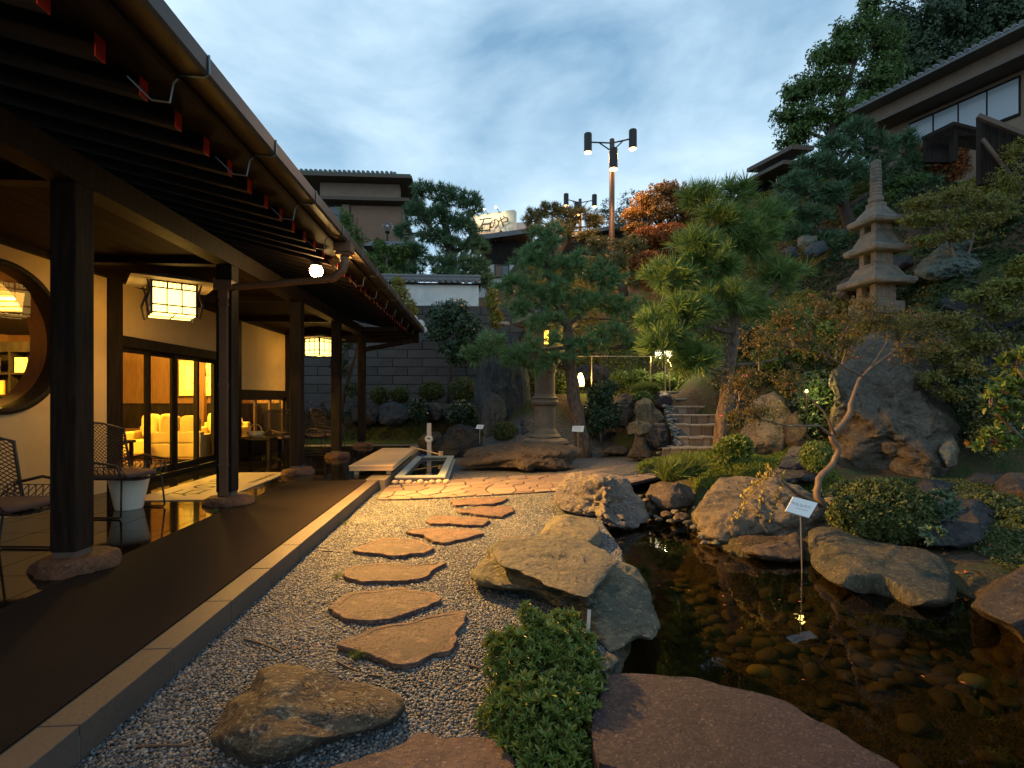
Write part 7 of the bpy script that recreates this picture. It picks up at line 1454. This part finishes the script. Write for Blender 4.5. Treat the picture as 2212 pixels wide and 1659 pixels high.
ZT = HP(2212, 175).z
def zat(px, z): d_ = onl(px); return HY - (z - EYE) * F / d_     # picture row of height z on the house line
def level(name, mat, p0, p1, z0, z1, out, th, parent=rh): return hq(name, mat, (p0, p1, p1, p0), (zat(p0, z1), zat(p1, z1), zat(p1, z0), zat(p0, z0)), out, th, parent)
z_e = HP(2212, 92).z; z_s = HP(2212, 150).z; z_wt = HP(2200, 168).z; z_wb = HP(2200, 248).z
level('wall', 'stucco', 1880, 2420, z_wb - 2.2, z_s, 0, 4.0)
for p0, p1 in ((2136, 2202), (2074, 2132), (2020, 2070), (1968, 2016)):
    w = level('window', 'darkwood', p0 - 3, p1 + 3, z_wb - .04, z_wt + .04, .05, .04); level('pane', 'blind', p0, p1, z_wb + .03, z_wt - .03, .06, .008, w)
level('eave_soffit', 'eave', 1880, 2420, z_s, z_s + .10, .85, 1.2); level('eave_band', 'stucco', 1880, 2420, z_s + .102, z_e - .06, .35, 1.0); level('roof', 'tileroof', 1875, 2420, z_e - .058, z_e + .03, .95, 5)
for k in range(26):
    p = 1870 + k * 17; a = HP(p, zat(p, z_e + .07), .97); MB().tube([a, a + inn_n * .5 + Vector((0, 0, .08))], .055, 8).build('eave_tile', 'tileroof', rh)
lr = thing('lower_house', 'dark lower roofs of a house half hidden behind the blue green pine', 'house', tuple(P(1700, 420, 21)))
MB().bar(P(1634, 369, 22), P(1735, 318, 19), .9, .16).build('roof', 'eave', lr); MB().bar(P(1606, 406, 23), P(1720, 350, 19), 1.0, .14).build('roof', 'eave', lr); 0 and quadbox('roof', 'darkwood', [P(1606, 405, 23), P(1720, 352, 19), P(1720, 370, 19), P(1630, 412, 23)], FW * 4, lr); quadbox('roof', 'darkwood', [P(1592, 424, 23.5), P(1640, 400, 22), P(1640, 408, 22), P(1600, 430, 23.5)], FW * 3, lr); quadbox('wall', 'darkwood', [P(1650, 380, 22), P(1790, 330, 19), P(1790, 560, 19), P(1650, 520, 22)], FW * 4, lr)
ga = thing('hillside_gate', 'small roofed wooden gate below the ridge house windows', 'gate', tuple(P(2050, 320, 13)))
quadbox('roof', 'darkwood', [P(1990, 296, 13), P(2060, 262, 12.6), P(2170, 290, 12.2), P(2110, 318, 12.6)], Vector((0, 0, -.08)), ga); quadbox('wall', 'darkwood', [P(2000, 300, 13.2), P(2060, 285, 12.9), P(2060, 350, 12.9), P(2000, 350, 13.2)], FW * .1, ga); MB().bar(P(2060, 270, 12.7), P(2060, 350, 12.7), .12).build('post', 'darkwood', ga)
fn = thing('wooden_fence', 'dark board fence with diagonal brace at the right edge above the slope', 'fence', tuple(P(2160, 370, 11.5)))
MB().bar(P(2118, 252, 11.6), P(2118, 400, 11.6), .11).build('post', 'darkwood', fn)
for k in range(12):
    a = 2122 + k * 16; MB().add([], []); quadbox('board', 'darkwood', [P(a, 252 + k * 6.5, 11.6 - k * .05), P(a + 15, 258 + k * 6.5, 11.55 - k * .05), P(a + 15, 400 + k * 5, 11.55 - k * .05), P(a, 395 + k * 5, 11.6 - k * .05)], FW * .03, fn)
MB().bar(P(2112, 250, 11.5), P(2330, 338, 10.9), .09).build('top_rail', 'eave', fn); MB().bar(P(2122, 300, 11.5), P(2200, 400, 11.3), .06).build('brace', 'eave', fn)

# ================================================================== lamps of the garden
def lamppost(label, xc, ytop, ybot, d, arms, power):
    c = P(xc, ytop, d); t = thing('lamp_post', label, 'street lamp', (c.x, c.y, EYE + (HY - ybot) * d / F)); k = d / F
    MB().tube([P(xc, ytop, d), P(xc + .5, ytop + 30, d), P(xc - 1, ybot, d)], [.10, .11, .12], 12).build('pole', 'polebrown', t)
    for (hx, hy, hd) in arms:
        h = P(hx, hy, d + hd); zb_, zt_ = -17 * k * .9, 17 * k * .9
        m = MB(); m.lathe([(.155, -.40), (.165, -.36), (.165, .34), (.15, .37), (.02, .375)], tuple(h), 18); m.build('lamp_head', 'iron', t)
        MB().lathe([(.15, -.43), (.15, -.404)], tuple(h), 18).build('lamp_glass', 'bulb_o', t)
        c1, c2 = P(xc, ytop + 8, d), P(xc, ytop + 26, d); e = h + Vector((0, 0, .02)); md_ = c1.lerp(e, .62)
        MB().tube([c1, md_, e], .03, 6).build('arm', 'iron', t); MB().tube([c2, c1.lerp(e, .55)], .026, 6).build('strut', 'iron', t)
        lamp('lamp_light', 'SPOT', h - Vector((0, 0, .5)), power, (1, .50, .16), t, aim=h - Vector((0, 0, 5)), size=.14, angle=150, blend=.6)
    return t
lamppost('tall brown lamp post with cylindrical orange lamps rising above the trees', 1322, 301, 560, 21, [(1270, 308, 0), (1367, 300, 0), (1325, 342, -1.7)], 850)
lamppost('farther shorter looking lamp post behind the brownish pine', 1253, 430, 560, 33, [(1223, 431, 0), (1284, 433, 0), (1246, 450, -1.7)], 900)
bx = thing('bollard_lamp', 'bright box lamp on the terrace near the head of the stairs', 'lamp', tuple(P(1440, 800, 14.7)))
MB().box(P(1426, 0, 14.7).x, P(1456, 0, 14.7).x, 14.5, 14.8, wz(772, 14.7), wz(756, 14.7)).build('lamp_box', 'bulb_w', bx); MB().box(P(1422, 0, 14.7).x, P(1460, 0, 14.7).x, 14.42, 14.88, wz(756, 14.7) + .003, wz(753, 14.7)).build('lid', 'iron', bx)
MB().tube([P(1441, 772, 14.75), P(1441, 846, 14.75)], .03, 8).build('post', 'iron', bx); lamp('box_light', 'POINT', P(1441, 770, 14.3), 110, (1, .8, .42), bx, size=.12)
gl2 = thing('ground_lamp', 'bright yellow ground lamp beside the pine trunk on the terrace edge', 'lamp', tuple(P(1254, 834, 14)))
m = MB(); m.lathe([(.10, wz(834, 14)), (.115, wz(828, 14)), (.09, wz(816, 14)), (.04, wz(806, 14))], tuple(Vector((P(1254, 0, 14).x, P(1254, 0, 14).y, 0))), 12); m.build('lamp_glass', 'bulb_y2', gl2) if 'bulb_y2' in MT else m.build('lamp_glass', MT.setdefault('bulb_y2', M('yellow_glow', (1, 1, 1), .5, emit=(1, .66, .15), estr=7)), gl2)
MB().lathe([(.13, wz(838, 14)), (.13, wz(834, 14))], (P(1254, 0, 14).x, P(1254, 0, 14).y, 0), 12).build('base', 'iron', gl2)
lamp('ground_light', 'POINT', P(1258, 812, 13.7), 50, (1, .66, .18), gl2, size=.08)
for lb, x, y_, d_, s_, pw_ in (('small yellow lamp glowing through the crape myrtle leaves', 1720, 703, 10.6, .028, 3), ('small yellow lamp low behind the crape myrtle', 1742, 845, 9.2, .022, 26)):
    t = thing('ground_lamp', lb, 'lamp', tuple(P(x, y_ + 14, d_))); c = np.array(P(x, y_, d_)); s, Fc = ico(2); put('bulb', s * s_ * (1, 1, 1.5) + c, Fc, 'bulb_y2', t, smooth=True); MB().tube([Vector(c) - Vector((0, 0, .4)), Vector(c) - Vector((0, 0, s_))], .02, 6).build('stem', 'iron', t)
    lamp('ground_light', 'POINT', Vector(c) + Vector((0, -.18, .05)), pw_, (1, .72, .18), t, size=.06)

# ================================================================== veranda furniture
def wmesh(fn, nu, nv):
    """diamond lattice over a surface fn(u,v)"""
    V = []; ids = {}
    for i in range(nu + 1):
        for j in range(nv + 1):
            if (i + j) % 2 == 0: ids[i, j] = len(V); V.append(fn(i / nu, j / nv))
    Fc = []
    for i in range(nu + 1):
        for j in range(nv + 1):
            if (i + j) % 2 == 1:
                q = [ids.get(k) for k in ((i - 1, j), (i, j - 1), (i + 1, j), (i, j + 1))]; q = [x for x in q if x is not None]
                if len(q) >= 3: Fc.append(tuple(q))
    return V, Fc
def chair(label, x, y, rz, grp='wicker chairs along the veranda'):
    t = thing('wicker_chair', label, 'chair', (0, 0, 0), grp)
    def bk(u, v): a = (u - .5) * 2; return Vector((a * (.30 + .04 * v), .26 - .14 * a * a + .12 * v, .42 + .58 * v - .10 * a * a * v))
    V, Fc = wmesh(bk, 34, 28); o = put('woven_back', V, Fc, 'wicker', t); w = o.modifiers.new('weave', 'WIREFRAME'); w.thickness = .0085; w.use_replace = True
    def st_(u, v): a = (u - .5) * 2; return Vector((a * .31, -.30 + .56 * v, .40 - .03 * (1 - a * a) + .14 * abs(a) ** 4))
    V, Fc = wmesh(st_, 18, 18); o = put('woven_seat', V, Fc, 'wicker', t); w = o.modifiers.new('weave', 'WIREFRAME'); w.thickness = .011; w.use_replace = True
    s, Fc = ico(3); q = np.sign(s) * np.abs(s) ** .5 * (.27, .27, .035); put('cushion', q + (0, -.03, .43), Fc, 'cushion', t, smooth=True)
    m = MB(); m.tube([bk(0, 0), bk(0, 1), bk(.25, 1), bk(.5, 1), bk(.75, 1), bk(1, 1), bk(1, 0)], .013, 8)
    for s_ in (-1, 1): m.tube([(s_ * .31, .20, .55), (s_ * .35, 0, .60), (s_ * .33, -.28, .56), (s_ * .30, -.31, .42)], .013, 8)
    m.build('back_rim', 'wicker', t, smooth=True)
    for s_ in (-1, 1): MB().tube([(s_ * .27, -.28, .40), (s_ * .30, -.30, .03), (s_ * .30, -.28, .012), (s_ * .30, .30, .012), (s_ * .29, .32, .03), (s_ * .25, .22, .42)], .010, 8).build('leg', 'iron', t, smooth=True)
    t.location = (x, y, FZ); t.rotation_euler = (0, 0, rz); return t
ch = chair('wicker lounge chair with cushion in front of the first wall post', -3.98, 5.85, R(82))
for lb, x, y, a in (('wicker chair cut by the left edge beside the nearest pillar', -3.75, 4.2, 84), ('wicker chair seen from behind under the low window, left one', -4.55, 12.0, 200), ('wicker chair right under the low window, beside the third pillar', -4.1, 10.95, 60), ('wicker chair half hidden behind the third pillar, garden side', -3.6, 11.4, 90), ('wicker chair standing beyond the third pillar near the floor edge', -3.7, 12.6, 80)):
    copy_tree(ch, (x, y, FZ), R(a), lb)
tb = thing('veranda_table', 'small dark wooden table under the low window holding a basket', 'table', (-4.45, 8.9, FZ)); box('table_top', 'darkwood', (-4.85, -4.15, 10.35, 11.0, .56, .60), tb, .004)
for a in (-4.8, -4.2):
    for b in (10.4, 10.95): box('leg', 'darkwood', (a - .03, a + .03, b - .03, b + .03, FZ, .56), tb)
bk_ = thing('basket', 'straw basket with an arched handle on the veranda table', 'basket', (-4.55, 10.6, .60)); MB().lathe([(.10, 0), (.15, .05), (.16, .12), (.145, .12), (.13, .06)], (-4.55, 10.6, .603), 18, wob=lambda th, z: 1 + .05 * math.sin(9 * th)).build('body', 'rope', bk_)
MB().tube([(-4.55 + .13 * math.cos(a), 10.6, .71 + .16 * math.sin(a)) for a in np.linspace(0, math.pi, 10)], .010, 6).build('handle', 'rope', bk_)
pt = thing('ceramic_stool', 'white tapered pot standing before the nearer wicker chair', 'pot', (-4.0, 6.05, FZ)); MB().lathe([(.13, 0), (.135, .01), (.20, .36), (.205, .37), (.19, .37), (.0, .365)], (-4.0, 6.05, FZ), 32).build('pot_body', 'potwhite', pt, smooth=False)
mt = thing('door_mat', 'large beige doormat with dark lettering before the sliding doors', 'doormat', (-4.1, 7.6, FZ)); box('mat_body', 'mat', (-4.30, -3.20, 6.45, 8.75, FZ + .001, FZ + .012), mt, .003)
text_mesh('lettering', '石のや', .50, 'ink', mt, Matrix.Translation((-3.82, 7.45, FZ + .0135)) @ Matrix.Rotation(R(90), 4, 'Z'), .0005); text_mesh('small_lettering', 'IZUNAGAOKA', .13, 'ink', mt, Matrix.Translation((-3.36, 8.1, FZ + .0135)) @ Matrix.Rotation(R(90), 4, 'Z'), .0005)
# twigs, weeds, loose leaves on the gravel
for lb, pts_ in (('short fallen twig near the kerb in the middle gravel', [(528, 1380), (560, 1389), (590, 1400), (608, 1410)]), ('fallen twig below the large pointed stepping stone, left', [(730, 1430), (752, 1442), (775, 1450)]), ('fallen twig below the large pointed stepping stone, right', [(795, 1458), (830, 1462)]), ('thin fallen twig left of the veined boulder', [(295, 1613), (345, 1610), (405, 1610)]), ('curled bark strip left of the azalea bush', [(1003, 1435), (1025, 1440), (1042, 1446)]), ('small twig beside the lit rounded stepping stone', [(696, 1190), (720, 1191)])):
    m = MB(); q = [G(x, y, .012) for x, y in pts_]; m.tube(q, [.006 - .002 * i / len(q) for i in range(len(q))], 6); t = m.build('twig', 'twig'); tag(t, lb, 'twig')
for lb, x, y, s_ in (('weed tuft at the lower left of the large pointed stepping stone', 775, 1420, 1.0), ('tiny weed left of the long sixth stepping stone', 730, 1247, .7), ('small weed against the kerb near the lit gravel', 745, 1133, .8), ('weed at the foot of the second pillar', 465, 1106, .9), ('weed speck below the oval stepping stone', 783, 1343, .5)):
    g = np.random.default_rng(int(x)); p = np.array(G(x, y, .01 if x != 465 else FZ)) + g.uniform(-.03, .03, (9, 3)) * (1, 1, 0); V, Fc = scatter_multi(LEAFT['grass'], p, frames(np.c_[g.normal(size=(9, 2)) * .6, np.ones(9)], g), np.full(9, .28 * s_)); tag(put('weed', V, Fc, 'grass'), lb, 'weed')

# dead leaves on the gravel and afloat on the pond
for nm, lb, n, zf, region in (('gravel_leaves', 'scattered dry leaf bits lying on the gravel', 90, lambda X, D: .012 + 0 * X, (-1.4, 1.0, 1.5, 7.0)), ('floating_leaves', 'small leaves and specks afloat on the pond', 22, lambda X, D: WATER + .004 + 0 * X, (.6, 4.5, 1.7, 5.2))):
    g = np.random.default_rng(len(nm)); X, D = g.uniform(region[0], region[1], n * 4), g.uniform(region[2], region[3], n * 4); k = inside(POND, X, D) if nm[0] == 'f' else inside(GRAVEL, X, D) & ~inside(POND, X, D) & (X * RTn[0] + D * FWn[0] > -1.5); X, D = X[k][:n], D[k][:n]
    p = np.c_[X * RTn[0] + D * FWn[0], X * RTn[1] + D * FWn[1], zf(X, D)]; rot = frames(np.c_[g.normal(size=(len(X), 2)) * (.05 if nm[0] == 'f' else .5), np.ones(len(X))], g)
    V, Fc = scatter((LEAFT['single'][0][0] * (1, 1, .3), LEAFT['single'][0][1]), p, rot[:, :, [0, 1, 2]], g.uniform(.25, .7, len(X))); tag(put(nm, V, Fc, 'litter'), lb, 'fallen leaves', kind='stuff')
